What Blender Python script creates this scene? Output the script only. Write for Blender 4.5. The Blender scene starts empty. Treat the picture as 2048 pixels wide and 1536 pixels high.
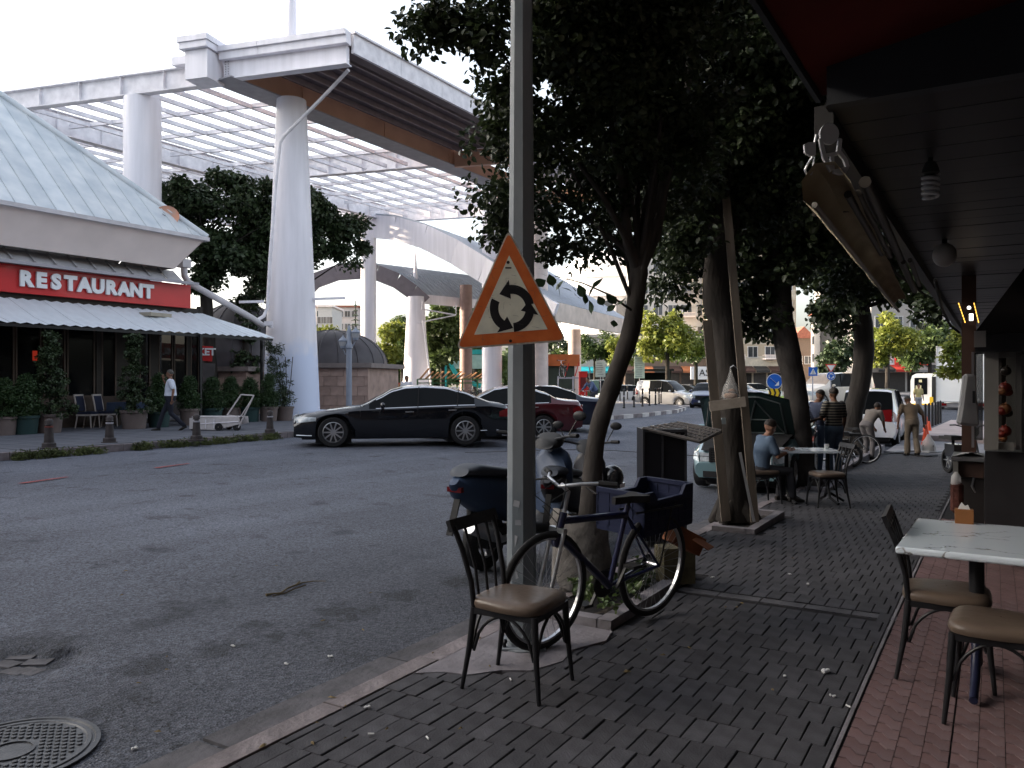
import bpy, bmesh, math, random
import numpy as np
from mathutils import Vector, Matrix, noise as mnoise
SC = bpy.context.scene
COL = SC.collection
R = math.radians
PI = math.pi
rnd = random.Random(7)
nrs = np.random.RandomState(11)

# ------------------------------------------------------------ camera, sky, sun, exposure
EYE = 1.58
FPX = 1600.0                       # focal length in pixels of the 2048 wide photograph
HZ = 762.0                         # horizon row
YAW = R(31.1)
cam_d = bpy.data.cameras.new('camera')
cam = bpy.data.objects.new('camera', cam_d)
COL.objects.link(cam)
cam.location = (0, 0, EYE)
cam.rotation_euler = (R(90), 0, YAW)
cam_d.sensor_width = 36
cam_d.lens = 36 * FPX / 2048
cam_d.shift_y = -(768 - HZ) / 2048
cam_d.clip_start = 0.05
cam_d.clip_end = 3000
SC.camera = cam

SUN_EL = R(17)
SUN_DIR = Vector((-0.93, -0.36, 0)).normalized()      # horizontal direction towards the sun
world = bpy.data.worlds.new('World')
SC.world = world
world.use_nodes = True
wn = world.node_tree
wn.nodes.clear()
sky = wn.nodes.new('ShaderNodeTexSky')
sky.sky_type = 'NISHITA'
sky.sun_disc = False
sky.sun_elevation = SUN_EL
sky.sun_rotation = math.atan2(SUN_DIR.x, SUN_DIR.y)
sky.air_density = 1.0
sky.dust_density = 5.0
sky.ozone_density = 1.0
hsv = wn.nodes.new('ShaderNodeHueSaturation')
hsv.inputs['Saturation'].default_value = 0.5
hsv.inputs['Value'].default_value = 1.0
bg = wn.nodes.new('ShaderNodeBackground')
bg.inputs['Strength'].default_value = 0.15
wo = wn.nodes.new('ShaderNodeOutputWorld')
wn.links.new(sky.outputs[0], hsv.inputs['Color'])
wn.links.new(hsv.outputs[0], bg.inputs[0])
wn.links.new(bg.outputs[0], wo.inputs[0])
sun_d = bpy.data.lights.new('sun', 'SUN')
sun = bpy.data.objects.new('sun', sun_d)
COL.objects.link(sun)
sun_d.energy = 3.4
sun_d.angle = R(0.6)
sun_d.color = (1.0, 0.80, 0.58)
sd = Vector((SUN_DIR.x * math.cos(SUN_EL), SUN_DIR.y * math.cos(SUN_EL), math.sin(SUN_EL)))
sun.rotation_euler = sd.to_track_quat('Z', 'Y').to_euler()
SC.view_settings.view_transform = 'Standard'
SC.view_settings.look = 'None'
SC.view_settings.exposure = 2.1
SC.view_settings.gamma = 1
SC.view_settings.use_curve_mapping = False
SC.cycles.max_bounces = 6
SC.cycles.diffuse_bounces = 3
SC.cycles.transparent_max_bounces = 12

# ------------------------------------------------------------ placing: photograph measurements to places
CY, SY = math.cos(YAW), math.sin(YAW)
def W(px, py, d):
    """world point seen at (px, py) of the photograph at depth d"""
    r = (px - 1024) / FPX * d
    return Vector((CY * r - SY * d, SY * r + CY * d, EYE + (HZ - py) / FPX * d))
def RD(r, d, z=0.0):
    return Vector((CY * r - SY * d, SY * r + CY * d, z))
def G(px, py, z=0.0):
    d = FPX * (EYE - z) / (py - HZ)
    return W(px, py, d)
def PXD(px, d, z):
    v = W(px, 762, d); v.z = z
    return v
def S(a, b, x):
    t = min(1, max(0, (x - a) / (b - a)))
    return t * t * (3 - 2 * t)
def dip(x, y):
    return -0.45 * S(3, 26, y) * S(-13, -5, x) * (1 - S(34, 52, y))
def roadz(x, y):
    return dip(x, y) - 0.075 * S(-13, -5, x)
def walkz(x, y):
    return dip(x, y)

# ------------------------------------------------------------ materials
MATS = {}
def mat(name, col, rough=0.6, metal=0.0, var=0.12, vscale=3.0, bump=0.0, bscale=60.0, coat=0.0,
        orand=0.0, col2=None, spec=0.28, alpha=1.0, trans=0.0, emit=None, estr=0.0, detail=4, ior=1.45, stretch=None, thr=None):
    if name in MATS: return MATS[name]
    m = bpy.data.materials.new(name); m.use_nodes = True
    nt = m.node_tree; N = nt.nodes; L = nt.links
    b = N['Principled BSDF']
    b.inputs['Roughness'].default_value = rough
    b.inputs['Metallic'].default_value = metal
    b.inputs['Specular IOR Level'].default_value = spec
    b.inputs['IOR'].default_value = ior
    if coat: b.inputs['Coat Weight'].default_value = coat; b.inputs['Coat Roughness'].default_value = 0.04
    if trans: b.inputs['Transmission Weight'].default_value = trans
    if alpha < 1: b.inputs['Alpha'].default_value = alpha
    if emit:
        b.inputs['Emission Color'].default_value = (*emit, 1); b.inputs['Emission Strength'].default_value = estr
    tc = N.new('ShaderNodeTexCoord')
    src = tc.outputs['Object']
    if stretch:
        mp = N.new('ShaderNodeMapping'); mp.inputs['Scale'].default_value = stretch
        L.new(src, mp.inputs[0]); src = mp.outputs[0]
    no = N.new('ShaderNodeTexNoise'); no.inputs['Scale'].default_value = vscale; no.inputs['Detail'].default_value = detail
    L.new(src, no.inputs['Vector'])
    mx = N.new('ShaderNodeMix'); mx.data_type = 'RGBA'
    c1 = [max(0, c * (1 - var)) for c in col]
    c2 = [min(1, c * (1 + var)) for c in (col2 or col)]
    mx.inputs[6].default_value = (*c1, 1); mx.inputs[7].default_value = (*c2, 1)
    rp = N.new('ShaderNodeMapRange')
    lo, hi = thr or (0.3, 0.7)
    rp.inputs['From Min'].default_value = lo; rp.inputs['From Max'].default_value = hi
    L.new(no.outputs['Fac'], rp.inputs['Value'])
    L.new(rp.outputs[0], mx.inputs[0])
    out = mx.outputs[2]
    if orand:
        oi = N.new('ShaderNodeObjectInfo')
        mr = N.new('ShaderNodeMapRange'); mr.inputs['To Min'].default_value = 1 - orand; mr.inputs['To Max'].default_value = 1 + orand
        L.new(oi.outputs['Random'], mr.inputs['Value'])
        h = N.new('ShaderNodeHueSaturation'); L.new(mr.outputs[0], h.inputs['Value']); L.new(out, h.inputs['Color'])
        out = h.outputs[0]
    L.new(out, b.inputs['Base Color'])
    if bump:
        n2 = N.new('ShaderNodeTexNoise'); n2.inputs['Scale'].default_value = bscale; n2.inputs['Detail'].default_value = 5
        L.new(src, n2.inputs['Vector'])
        bp = N.new('ShaderNodeBump'); bp.inputs['Strength'].default_value = 1.0; bp.inputs['Distance'].default_value = bump
        L.new(n2.outputs['Fac'], bp.inputs['Height']); L.new(bp.outputs[0], b.inputs['Normal'])
    MATS[name] = m
    return m

def leaf_mat(name, c1, c2, scale=1.2, transl=0.3):
    if name in MATS: return MATS[name]
    m = bpy.data.materials.new(name); m.use_nodes = True
    nt = m.node_tree; N = nt.nodes; L = nt.links
    N.remove(N['Principled BSDF'])
    out = N['Material Output']
    tc = N.new('ShaderNodeTexCoord')
    no = N.new('ShaderNodeTexNoise'); no.inputs['Scale'].default_value = scale; no.inputs['Detail'].default_value = 6
    no.inputs['Roughness'].default_value = 0.75
    L.new(tc.outputs['Object'], no.inputs['Vector'])
    rp = N.new('ShaderNodeMapRange'); rp.inputs['From Min'].default_value = 0.35; rp.inputs['From Max'].default_value = 0.65
    L.new(no.outputs['Fac'], rp.inputs['Value'])
    mx = N.new('ShaderNodeMix'); mx.data_type = 'RGBA'
    mx.inputs[6].default_value = (*c1, 1); mx.inputs[7].default_value = (*c2, 1)
    L.new(rp.outputs[0], mx.inputs[0])
    pb = N.new('ShaderNodeBsdfPrincipled'); pb.inputs['Roughness'].default_value = 0.45
    pb.inputs['Specular IOR Level'].default_value = 0.35
    tr = N.new('ShaderNodeBsdfTranslucent')
    L.new(mx.outputs[2], pb.inputs['Base Color']); L.new(mx.outputs[2], tr.inputs['Color'])
    ms = N.new('ShaderNodeMixShader'); ms.inputs[0].default_value = transl
    L.new(pb.outputs[0], ms.inputs[1]); L.new(tr.outputs[0], ms.inputs[2]); L.new(ms.outputs[0], out.inputs[0])
    MATS[name] = m
    return m

def asphalt_mat():
    m = bpy.data.materials.new('asphalt'); m.use_nodes = True
    nt = m.node_tree; N = nt.nodes; L = nt.links
    b = N['Principled BSDF']; b.inputs['Roughness'].default_value = 0.82; b.inputs['Specular IOR Level'].default_value = 0.25
    tc = N.new('ShaderNodeTexCoord')
    def noise(sc, det=4, rg=0.5, vec=None):
        n = N.new('ShaderNodeTexNoise'); n.inputs['Scale'].default_value = sc; n.inputs['Detail'].default_value = det
        n.inputs['Roughness'].default_value = rg
        L.new(vec or tc.outputs['Object'], n.inputs['Vector']); return n
    def ramp(src, a, b_, lo, hi):
        r = N.new('ShaderNodeMapRange'); r.inputs['From Min'].default_value = a; r.inputs['From Max'].default_value = b_
        r.inputs['To Min'].default_value = lo; r.inputs['To Max'].default_value = hi; L.new(src, r.inputs['Value']); return r.outputs[0]
    def mul(a, c):
        k = N.new('ShaderNodeMath'); k.operation = 'MULTIPLY'; L.new(a, k.inputs[0]); L.new(c, k.inputs[1]); return k.outputs[0]
    big = ramp(noise(0.28, 5, 0.6).outputs['Fac'], 0.3, 0.7, 0.8, 1.25)
    mp = N.new('ShaderNodeMapping'); mp.inputs['Scale'].default_value = (1.4, 0.12, 1)
    L.new(tc.outputs['Object'], mp.inputs[0])
    streak = ramp(noise(1.0, 4, 0.6, mp.outputs[0]).outputs['Fac'], 0.3, 0.7, 0.85, 1.15)
    stain = ramp(noise(1.7, 3, 0.55).outputs['Fac'], 0.60, 0.70, 1.0, 0.55)
    vo = N.new('ShaderNodeTexVoronoi'); vo.inputs['Scale'].default_value = 72
    L.new(tc.outputs['Object'], vo.inputs['Vector'])
    spk = ramp(vo.outputs['Color'], 0.0, 1.0, 0.35, 1.9)
    # darker towards the right-hand kerb, paler towards the middle of the road
    sx = N.new('ShaderNodeSeparateXYZ'); L.new(tc.outputs['Object'], sx.inputs[0])
    kerb_tone = ramp(sx.outputs[0], -7.5, -3.0, 1.0, 0.60)
    f = mul(mul(mul(mul(big, streak), stain), spk), kerb_tone)
    wob = noise(9, 5, 0.7).outputs['Fac']; geo = tc.outputs['Object']
    for px_, py_, r_ in ((515, 1250, .15), (548, 1272, .10), (672, 1220, .17), (702, 1236, .10), (435, 1300, .18), (612, 1268, .07), (1000, 1125, .3), (930, 1160, .25), (110, 1470, .2), (300, 1330, .22), (800, 1190, .2), (40, 1290, .3)):
        c_ = G(px_, py_, -0.075)
        vs_ = N.new('ShaderNodeVectorMath'); vs_.operation = 'DISTANCE'; vs_.inputs[1].default_value = (c_.x, c_.y, -0.07); L.new(geo, vs_.inputs[0])
        ad = N.new('ShaderNodeMath'); ad.operation = 'MULTIPLY_ADD'; ad.inputs[1].default_value = 0.55; ad.inputs[2].default_value = -0.27; L.new(wob, ad.inputs[0])
        sm_ = N.new('ShaderNodeMath'); sm_.operation = 'ADD'; L.new(vs_.outputs['Value'], sm_.inputs[0]); L.new(ad.outputs[0], sm_.inputs[1])
        f = mul(f, ramp(sm_.outputs[0], r_ * 0.55, r_, 0.55, 1.0))
    # hairline cracks and seams: thin ridges of a slow noise, only in worn areas
    rn = noise(0.9, 5, 0.62).outputs['Fac']
    s0 = N.new('ShaderNodeMath'); s0.operation = 'SUBTRACT'; s0.inputs[1].default_value = 0.5; L.new(rn, s0.inputs[0])
    s1_ = N.new('ShaderNodeMath'); s1_.operation = 'ABSOLUTE'; L.new(s0.outputs[0], s1_.inputs[0])
    gate = ramp(noise(0.35, 2, 0.5).outputs['Fac'], 0.48, 0.56, 0.0, 0.6)
    ck = ramp(s1_.outputs[0], 0.0, 0.0045, 1.0, 0.0)
    inv = N.new('ShaderNodeMath'); inv.operation = 'MULTIPLY_ADD'; inv.inputs[1].default_value = -1; inv.inputs[2].default_value = 1; L.new(mul(gate, ck), inv.inputs[0])
    f = mul(f, inv.outputs[0])
    mx = N.new('ShaderNodeMix'); mx.data_type = 'RGBA'; mx.blend_type = 'MULTIPLY'; mx.inputs[0].default_value = 1
    mx.inputs[6].default_value = (0.092, 0.100, 0.124, 1)
    cb = N.new('ShaderNodeCombineColor'); [L.new(f, cb.inputs[i]) for i in range(3)]
    L.new(cb.outputs[0], mx.inputs[7])
    L.new(mx.outputs[2], b.inputs['Base Color'])
    bp = N.new('ShaderNodeBump'); bp.inputs['Distance'].default_value = 0.012; bp.inputs['Strength'].default_value = 1.0
    L.new(vo.outputs['Distance'], bp.inputs['Height'])
    bp2 = N.new('ShaderNodeBump'); bp2.inputs['Distance'].default_value = 0.03
    L.new(noise(16, 7, 0.7).outputs['Fac'], bp2.inputs['Height']); L.new(bp.outputs[0], bp2.inputs['Normal'])
    L.new(bp2.outputs[0], b.inputs['Normal'])
    MATS['asphalt'] = m
    return m

# ------------------------------------------------------------ mesh collecting
class MB:
    def __init__(s): s.v = []; s.f = []; s.m = []; s.T = None
    def add(s, vs, fs, m=0):
        o = len(s.v)
        if s.T is not None: vs = [tuple(s.T @ Vector(v)) for v in vs]
        s.v += [tuple(v) for v in vs]
        s.f += [tuple(i + o for i in f) for f in fs]
        s.m += [m] * len(fs)
        return s
    def box(s, c, d, rz=0, rx=0, ry=0, m=0, taper=1.0):
        hx, hy, hz = d[0] / 2, d[1] / 2, d[2] / 2
        vs = [Vector((x * (taper if z > 0 else 1), y * (taper if z > 0 else 1), z)) for z in (-hz, hz) for x, y in ((-hx, -hy), (hx, -hy), (hx, hy), (-hx, hy))]
        if rz or rx or ry:
            M = Matrix.Rotation(rz, 3, 'Z') @ Matrix.Rotation(ry, 3, 'Y') @ Matrix.Rotation(rx, 3, 'X')
            vs = [M @ v for v in vs]
        c = Vector(c)
        return s.add([v + c for v in vs], [(3, 2, 1, 0), (4, 5, 6, 7), (0, 1, 5, 4), (1, 2, 6, 5), (2, 3, 7, 6), (3, 0, 4, 7)], m)
    def bar(s, a, b, w, h, up=(0, 0, 1), m=0, w2=None, h2=None):
        a = Vector(a); b = Vector(b); t = (b - a).normalized(); up = Vector(up)
        x = t.cross(up)
        if x.length < 1e-4: x = t.cross(Vector((1, 0, 0)))
        x.normalize(); y = x.cross(t)
        vs = []
        for p, ww, hh in ((a, w, h), (b, w2 or w, h2 or h)):
            for i, j in ((-1, -1), (1, -1), (1, 1), (-1, 1)): vs.append(p + x * i * ww / 2 + y * j * hh / 2)
        return s.add(vs, [(3, 2, 1, 0), (4, 5, 6, 7), (0, 1, 5, 4), (1, 2, 6, 5), (2, 3, 7, 6), (3, 0, 4, 7)], m)
    def tube(s, pts, r, n=8, m=0, cap=True, flat=1.0):
        pts = [Vector(p) for p in pts]; k = len(pts)
        rr = r if isinstance(r, (list, tuple)) else [r] * k
        vs = []; fs = []; px = None
        for i, p in enumerate(pts):
            t = (pts[min(i + 1, k - 1)] - pts[max(i - 1, 0)])
            if t.length < 1e-9: t = Vector((0, 0, 1))
            t.normalize()
            if px is None:
                px = t.cross(Vector((0, 0, 1)))
                if px.length < 0.05: px = t.cross(Vector((0, 1, 0)))
            px = px - t * px.dot(t)
            px.normalize(); py = t.cross(px)
            for j in range(n):
                a = 2 * PI * j / n
                vs.append(p + px * math.cos(a) * rr[i] + py * math.sin(a) * rr[i] * flat)
        for i in range(k - 1):
            for j in range(n):
                fs.append((i * n + j, i * n + (j + 1) % n, (i + 1) * n + (j + 1) % n, (i + 1) * n + j))
        if cap:
            fs.append(tuple(reversed(range(n)))); fs.append(tuple((k - 1) * n + j for j in range(n)))
        return s.add(vs, fs, m)
    def lathe(s, prof, n=24, c=(0, 0, 0), axis='z', m=0, a0=0, a1=2 * PI):
        full = abs(a1 - a0 - 2 * PI) < 1e-6; nn = n if full else n + 1
        vs = []; fs = []
        for r, z in prof:
            for j in range(nn):
                a = a0 + (a1 - a0) * j / n
                x, y = r * math.cos(a), r * math.sin(a)
                p = (x, y, z) if axis == 'z' else ((z, x, y) if axis == 'x' else (x, z, y))
                vs.append((p[0] + c[0], p[1] + c[1], p[2] + c[2]))
        for i in range(len(prof) - 1):
            for j in range(n):
                q = (i * nn + j, i * nn + (j + 1) % nn, (i + 1) * nn + (j + 1) % nn, (i + 1) * nn + j)
                fs.append(q if axis != 'y' else tuple(reversed(q)))
        return s.add(vs, fs, m)
    def ball(s, c, r, nu=12, nv=8, m=0):
        if not isinstance(r, (list, tuple)): r = (r, r, r)
        prof = [(math.sin(PI * i / nv), -math.cos(PI * i / nv)) for i in range(nv + 1)]
        vs = []; fs = []
        for a, z in prof:
            a = max(a, 1e-4)
            for j in range(nu):
                t = 2 * PI * j / nu
                vs.append((c[0] + r[0] * a * math.cos(t), c[1] + r[1] * a * math.sin(t), c[2] + r[2] * z))
        for i in range(nv):
            for j in range(nu): fs.append((i * nu + j, i * nu + (j + 1) % nu, (i + 1) * nu + (j + 1) % nu, (i + 1) * nu + j))
        return s.add(vs, fs, m)
    def prism(s, poly, a, b, plane='xy', m=0):
        n = len(poly)
        def P(u, v, w): return (u, v, w) if plane == 'xy' else ((u, w, v) if plane == 'xz' else (w, u, v))
        vs = [P(u, v, a) for u, v in poly] + [P(u, v, b) for u, v in poly]
        fs = [tuple(reversed(range(n))), tuple(range(n, 2 * n))] + [(i, (i + 1) % n, n + (i + 1) % n, n + i) for i in range(n)]
        return s.add(vs, fs, m)
    def poly(s, pts, m=0): return s.add(pts, [tuple(range(len(pts)))], m)
    def build(s, name, mats, parent=None, smooth=None, loc=None, rz=0.0, world=False, fix=False, label=None):
        me = bpy.data.meshes.new(name)
        v = s.v
        if world and parent is not None:
            L = parent.location; v = [(a[0] - L[0], a[1] - L[1], a[2] - L[2]) for a in v]
        elif world:
            L = Vector(world) if not isinstance(world, bool) else Vector((0, 0, 0))
            v = [(a[0] - L[0], a[1] - L[1], a[2] - L[2]) for a in v]; loc = L
        me.from_pydata(v, [], s.f)
        if not isinstance(mats, (list, tuple)): mats = [mats]
        for k in mats: me.materials.append(k)
        if len(mats) > 1: me.polygons.foreach_set('material_index', s.m)
        if fix:
            bm = bmesh.new(); bm.from_mesh(me); bmesh.ops.recalc_face_normals(bm, faces=bm.faces); bm.to_mesh(me); bm.free()
        if smooth is not None:
            me.polygons.foreach_set('use_smooth', [True] * len(me.polygons))
            if smooth < 179: me.set_sharp_from_angle(angle=R(smooth))
        me.update()
        o = bpy.data.objects.new(name, me); COL.objects.link(o)
        if parent is not None: o.parent = parent
        if loc is not None: o.location = loc
        o.rotation_euler = (0, 0, rz)
        if label: o['label'] = label
        return o
def obj(name, me, parent=None, loc=None, rot=None):
    o = bpy.data.objects.new(name, me); COL.objects.link(o)
    if parent is not None: o.parent = parent
    if loc is not None: o.location = loc
    if rot is not None: o.rotation_euler = rot
    return o
def thing(name, label, cat, loc=(0, 0, 0), rz=0.0, group=None):
    o = bpy.data.objects.new(name, None); COL.objects.link(o); o.empty_display_size = 0.2
    o.location = loc; o.rotation_euler = (0, 0, rz)
    return tag(o, label, cat, group)
def tag(o, label, cat, group=None, kind=None):
    o['label'] = label; o['category'] = cat
    if group: o['group'] = group
    if kind: o['kind'] = kind
    return o
def struct(o, label=None):
    o['kind'] = 'structure'
    if label: o['label'] = label
    return o
def stuff(o, label, cat):
    o['kind'] = 'stuff'; o['label'] = label; o['category'] = cat
    return o
def dup(root, loc=None, rz=None, label=None, group=None, scale=None):
    r = root.copy(); COL.objects.link(r)
    if loc is not None: r.location = loc
    if rz is not None: r.rotation_euler = (0, 0, rz)
    if scale is not None: r.scale = scale if isinstance(scale, tuple) else (scale,) * 3
    if label: r['label'] = label
    if group: r['group'] = group
    for ch in [c for c in root.children]:
        c = ch.copy(); COL.objects.link(c); c.parent = r
        for g in [q for q in ch.children]:
            d = g.copy(); COL.objects.link(d); d.parent = c
    return r
# a scratch scene to evaluate text and remeshed shapes without touching the big one
TMP = bpy.data.scenes.new('scratch')
def evaluate(o):
    TMP.collection.objects.link(o)
    vl = TMP.view_layers[0]; vl.update()
    dg = vl.depsgraph; dg.update()
    me = bpy.data.meshes.new_from_object(o.evaluated_get(dg), depsgraph=dg)
    TMP.collection.objects.unlink(o)
    d = o.data; bpy.data.objects.remove(o)
    return me
def text_mesh(txt, size, ext, material, align='CENTER', bold=0.0, sx=1.0):
    cu = bpy.data.curves.new('lettering', 'FONT'); cu.body = txt; cu.size = size; cu.extrude = ext
    cu.align_x = align; cu.align_y = 'CENTER'; cu.offset = bold; cu.resolution_u = 3
    o = bpy.data.objects.new('lettering', cu); me = evaluate(o)
    me.materials.clear(); me.materials.append(material)
    if sx != 1.0:
        for v in me.vertices: v.co.x *= sx
    return me

# ------------------------------------------------------------ leaves
def leaf_mesh(name, clusters, nper, size, material, flat=0.55, droop=0.25, aspect=0.62, jit=0.35, simple=False, seed=1):
    """clusters: list of (x,y,z,radius). every leaf is a small folded blade"""
    rs = np.random.RandomState(seed)
    cl = np.array([c[:3] for c in clusters]); cr = np.array([c[3] for c in clusters])
    idx = np.repeat(np.arange(len(cl)), nper); n = len(idx)
    u = rs.normal(size=(n, 3)); u /= np.linalg.norm(u, axis=1)[:, None]
    rad = cr[idx] * rs.uniform(0.25, 1.0, n) ** 0.6
    pos = cl[idx] + u * rad[:, None] * np.array([1, 1, 0.8])
    nrm = rs.normal(size=(n, 3)) * flat + u * 0.5 + np.array([0, 0, 0.6]); nrm /= np.linalg.norm(nrm, axis=1)[:, None]
    ax = rs.normal(size=(n, 3)) + u * 0.6 + np.array([0, 0, -droop]); ax -= nrm * (ax * nrm).sum(1)[:, None]
    ax /= np.linalg.norm(ax, axis=1)[:, None]
    sd_ = np.cross(nrm, ax)
    sz = size * rs.uniform(1 - jit, 1 + jit, n)
    a = ax * sz[:, None]; b = sd_ * (sz * aspect * 0.5)[:, None]; k = nrm * (sz * 0.10)[:, None]
    if simple:
        P = np.stack([pos, pos + a * 0.45 + b + k, pos + a, pos + a * 0.55 - b + k], 1)
        nv, quads = 4, np.array([[0, 1, 2, 3]])
    else:
        P = np.stack([pos, pos + a * 0.28 + b + k, pos + a * 0.68 + b * 0.8 + k, pos + a - k, pos + a * 0.68 - b * 0.8 + k, pos + a * 0.28 - b + k], 1)
        nv, quads = 6, np.array([[0, 1, 2, 3], [0, 3, 4, 5]])
    co = P.reshape(-1, 3)
    F = (np.arange(n)[:, None, None] * nv + quads[None]).reshape(-1, 4)
    me = bpy.data.meshes.new(name)
    me.vertices.add(len(co)); me.vertices.foreach_set('co', co.astype(np.float32).ravel())
    me.loops.add(F.size); me.loops.foreach_set('vertex_index', F.astype(np.int32).ravel())
    me.polygons.add(len(F)); me.polygons.foreach_set('loop_start', np.arange(0, F.size, 4, dtype=np.int32))
    me.polygons.foreach_set('loop_total', np.full(len(F), 4, dtype=np.int32))
    me.materials.append(material); me.update(calc_edges=True); me.validate()
    return me
def blob_clusters(blobs, dens, cr, seed=3, shell=0.35):
    """blobs: (x,y,z,rx,ry,rz); cluster centres spread through their volume, thicker to the outside"""
    q = random.Random(seed); out = []
    for x, y, z, rx, ry, rz in blobs:
        n = int(dens * rx * ry * rz * 4.2) + 3
        for _ in range(n):
            while True:
                v = Vector((q.uniform(-1, 1), q.uniform(-1, 1), q.uniform(-1, 1)))
                if shell < v.length < 1: break
            r = cr * q.uniform(0.6, 1.35)
            out.append((x + v.x * rx, y + v.y * ry, z + v.z * rz, r))
    return out
def bez(a, b, c, n=6):
    a, b, c = Vector(a), Vector(b), Vector(c)
    return [(a * (1 - t) ** 2 + b * 2 * t * (1 - t) + c * t * t) for t in [i / n for i in range(n + 1)]]
def limb_mesh(mb, a, b, r0, r1, bend=0.3, q=rnd, n=5, sides=7):
    a = Vector(a); b = Vector(b); m = (a + b) / 2 + Vector((q.uniform(-1, 1), q.uniform(-1, 1), q.uniform(0, 1))) * bend * (b - a).length * 0.3
    pts = bez(a, m, b, n); rr = [r0 + (r1 - r0) * i / n for i in range(n + 1)]
    mb.tube(pts, rr, sides)
def tree(name, label, loc, trunk, radii, blobs, lmat, bark, dens=3.0, cr=0.45, nper=60, size=0.1, nlimb=14, group=None,
         simple=False, seed=1, extra=None, cat='tree', shell=0.35, aspect=0.62, flat=0.55, sides=10):
    t = thing(name, label, cat, loc, 0, group)
    q = random.Random(seed)
    mb = MB()
    k = len(trunk); pts = []; rr = []
    for i in range(k - 1):                       # finer path, slight knobs
        a, b = Vector(trunk[i]), Vector(trunk[i + 1]); n = 5
        for j in range(n):
            f = j / n; p = a.lerp(b, f)
            # catmull smoothing
            pm = Vector(trunk[max(i - 1, 0)]); pn = Vector(trunk[min(i + 2, k - 1)])
            p = 0.5 * ((2 * a) + (b - pm) * f + (2 * pm - 5 * a + 4 * b - pn) * f * f + (3 * a - pm - 3 * b + pn) * f ** 3)
            pts.append(p); rr.append((radii[i] * (1 - f) + radii[i + 1] * f) * q.uniform(0.95, 1.06))
    pts.append(Vector(trunk[-1])); rr.append(radii[-1])
    mb.tube(pts, rr, sides)
    for j in range(5):
        a = 2 * PI * j / 5 + q.random()
        mb.tube([(trunk[0][0] + math.cos(a) * radii[0] * 0.4, trunk[0][1] + math.sin(a) * radii[0] * 0.4, radii[0] * 1.2),
                 (trunk[0][0] + math.cos(a) * radii[0] * 1.5, trunk[0][1] + math.sin(a) * radii[0] * 1.5, -0.05)], [radii[0] * 0.55, radii[0] * 0.25], 6)
    if extra:
        for path, r0, r1 in extra:
            n = len(path) - 1
            mb.tube(path, [r0 + (r1 - r0) * i / n for i in range(n + 1)], 8)
    mb.build('trunk', bark, t, smooth=60)
    cl = blob_clusters(blobs, dens, cr, seed, shell)
    lb = MB()
    top = pts[int(len(pts) * 0.7):]
    for j in range(nlimb):
        c = cl[q.randrange(len(cl))]; a = q.choice(top)
        if c[2] < a.z - 0.5 and q.random() < 0.6: c = cl[q.randrange(len(cl))]
        limb_mesh(lb, a, (c[0], c[1], c[2]), radii[-1] * q.uniform(0.25, 0.5), 0.008, 0.8, q)
    lb.build('branch', bark, t, smooth=60)
    me = leaf_mesh('crown', cl, nper, size, lmat, seed=seed, simple=simple, aspect=aspect, flat=flat)
    obj('crown', me, t)
    return t
# ============================================================ materials used widely
M_ASPH = asphalt_mat()
M_BRICK = mat('paving_brick', (0.047, 0.046, 0.051), 0.8, spec=0.15, var=0.25, vscale=9, bump=0.004, bscale=90, orand=0.22)
M_JOINT = mat('joint_sand', (0.018, 0.017, 0.018), 0.95, spec=0.15, var=0.3, vscale=30, bump=0.004)
M_PINK = mat('pink_paver', (0.13, 0.070, 0.068), 0.75, spec=0.15, var=0.18, vscale=2, bump=0.003, bscale=80, orand=0.12, col2=(0.11, 0.082, 0.085))
M_KERB = mat('kerb_concrete', (0.165, 0.145, 0.150), 0.85, spec=0.15, var=0.28, vscale=6, bump=0.012, bscale=30, orand=0.1)
M_CONC = mat('pale_concrete', (0.15, 0.14, 0.152), 0.85, spec=0.15, var=0.25, vscale=4, bump=0.01, bscale=25)
M_SLAB = mat('gutter_concrete', (0.085, 0.083, 0.09), 0.85, spec=0.15, var=0.3, vscale=5, bump=0.01, bscale=30, orand=0.1)
M_SOIL = mat('soil', (0.05, 0.042, 0.035), 0.95, var=0.4, vscale=14, bump=0.03, bscale=20)
M_PAVEL = mat('plaza_paving', (0.11, 0.113, 0.128), 0.8, spec=0.15, var=0.15, vscale=1.5, bump=0.004, bscale=30, orand=0.05)
M_GRND = mat('earth', (0.12, 0.11, 0.09), 0.95, var=0.3, vscale=0.3)
M_WHITE = mat('white_paint_steel', (0.76, 0.74, 0.79), 0.5, var=0.09, vscale=2.2, bump=0.002, bscale=12, stretch=(1.5, 1.5, 0.14))
M_WHITE2 = mat('stained_white_steel', (0.70, 0.68, 0.72), 0.55, var=0.12, vscale=3, col2=(0.74, 0.72, 0.75))
M_BLACK = mat('black_metal', (0.012, 0.012, 0.014), 0.38, var=0.2, vscale=20, spec=0.35)
M_RUBBER = mat('rubber', (0.018, 0.018, 0.019), 0.75, var=0.2, vscale=10)
M_GLASS = mat('dark_glass', (0.006, 0.007, 0.008), 0.05, var=0.1, spec=0.12)
M_CHROME = mat('chrome', (0.75, 0.75, 0.77), 0.3, metal=1.0, var=0.05)
M_ALU = mat('brushed_metal', (0.42, 0.43, 0.45), 0.35, metal=0.8, var=0.1)
M_BARK = mat('bark', (0.034, 0.03, 0.027), 0.92, spec=0.15, var=0.4, vscale=5, bump=0.03, bscale=14, stretch=(1, 1, 0.25))
M_BARK2 = mat('smooth_bark', (0.045, 0.04, 0.037), 0.9, spec=0.15, var=0.4, vscale=5, bump=0.018, bscale=12, stretch=(1, 1, 0.5))
M_LEAFD = leaf_mat('dark_leaves', (0.016, 0.026, 0.011), (0.042, 0.058, 0.022), 1.6, 0.25)
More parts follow.
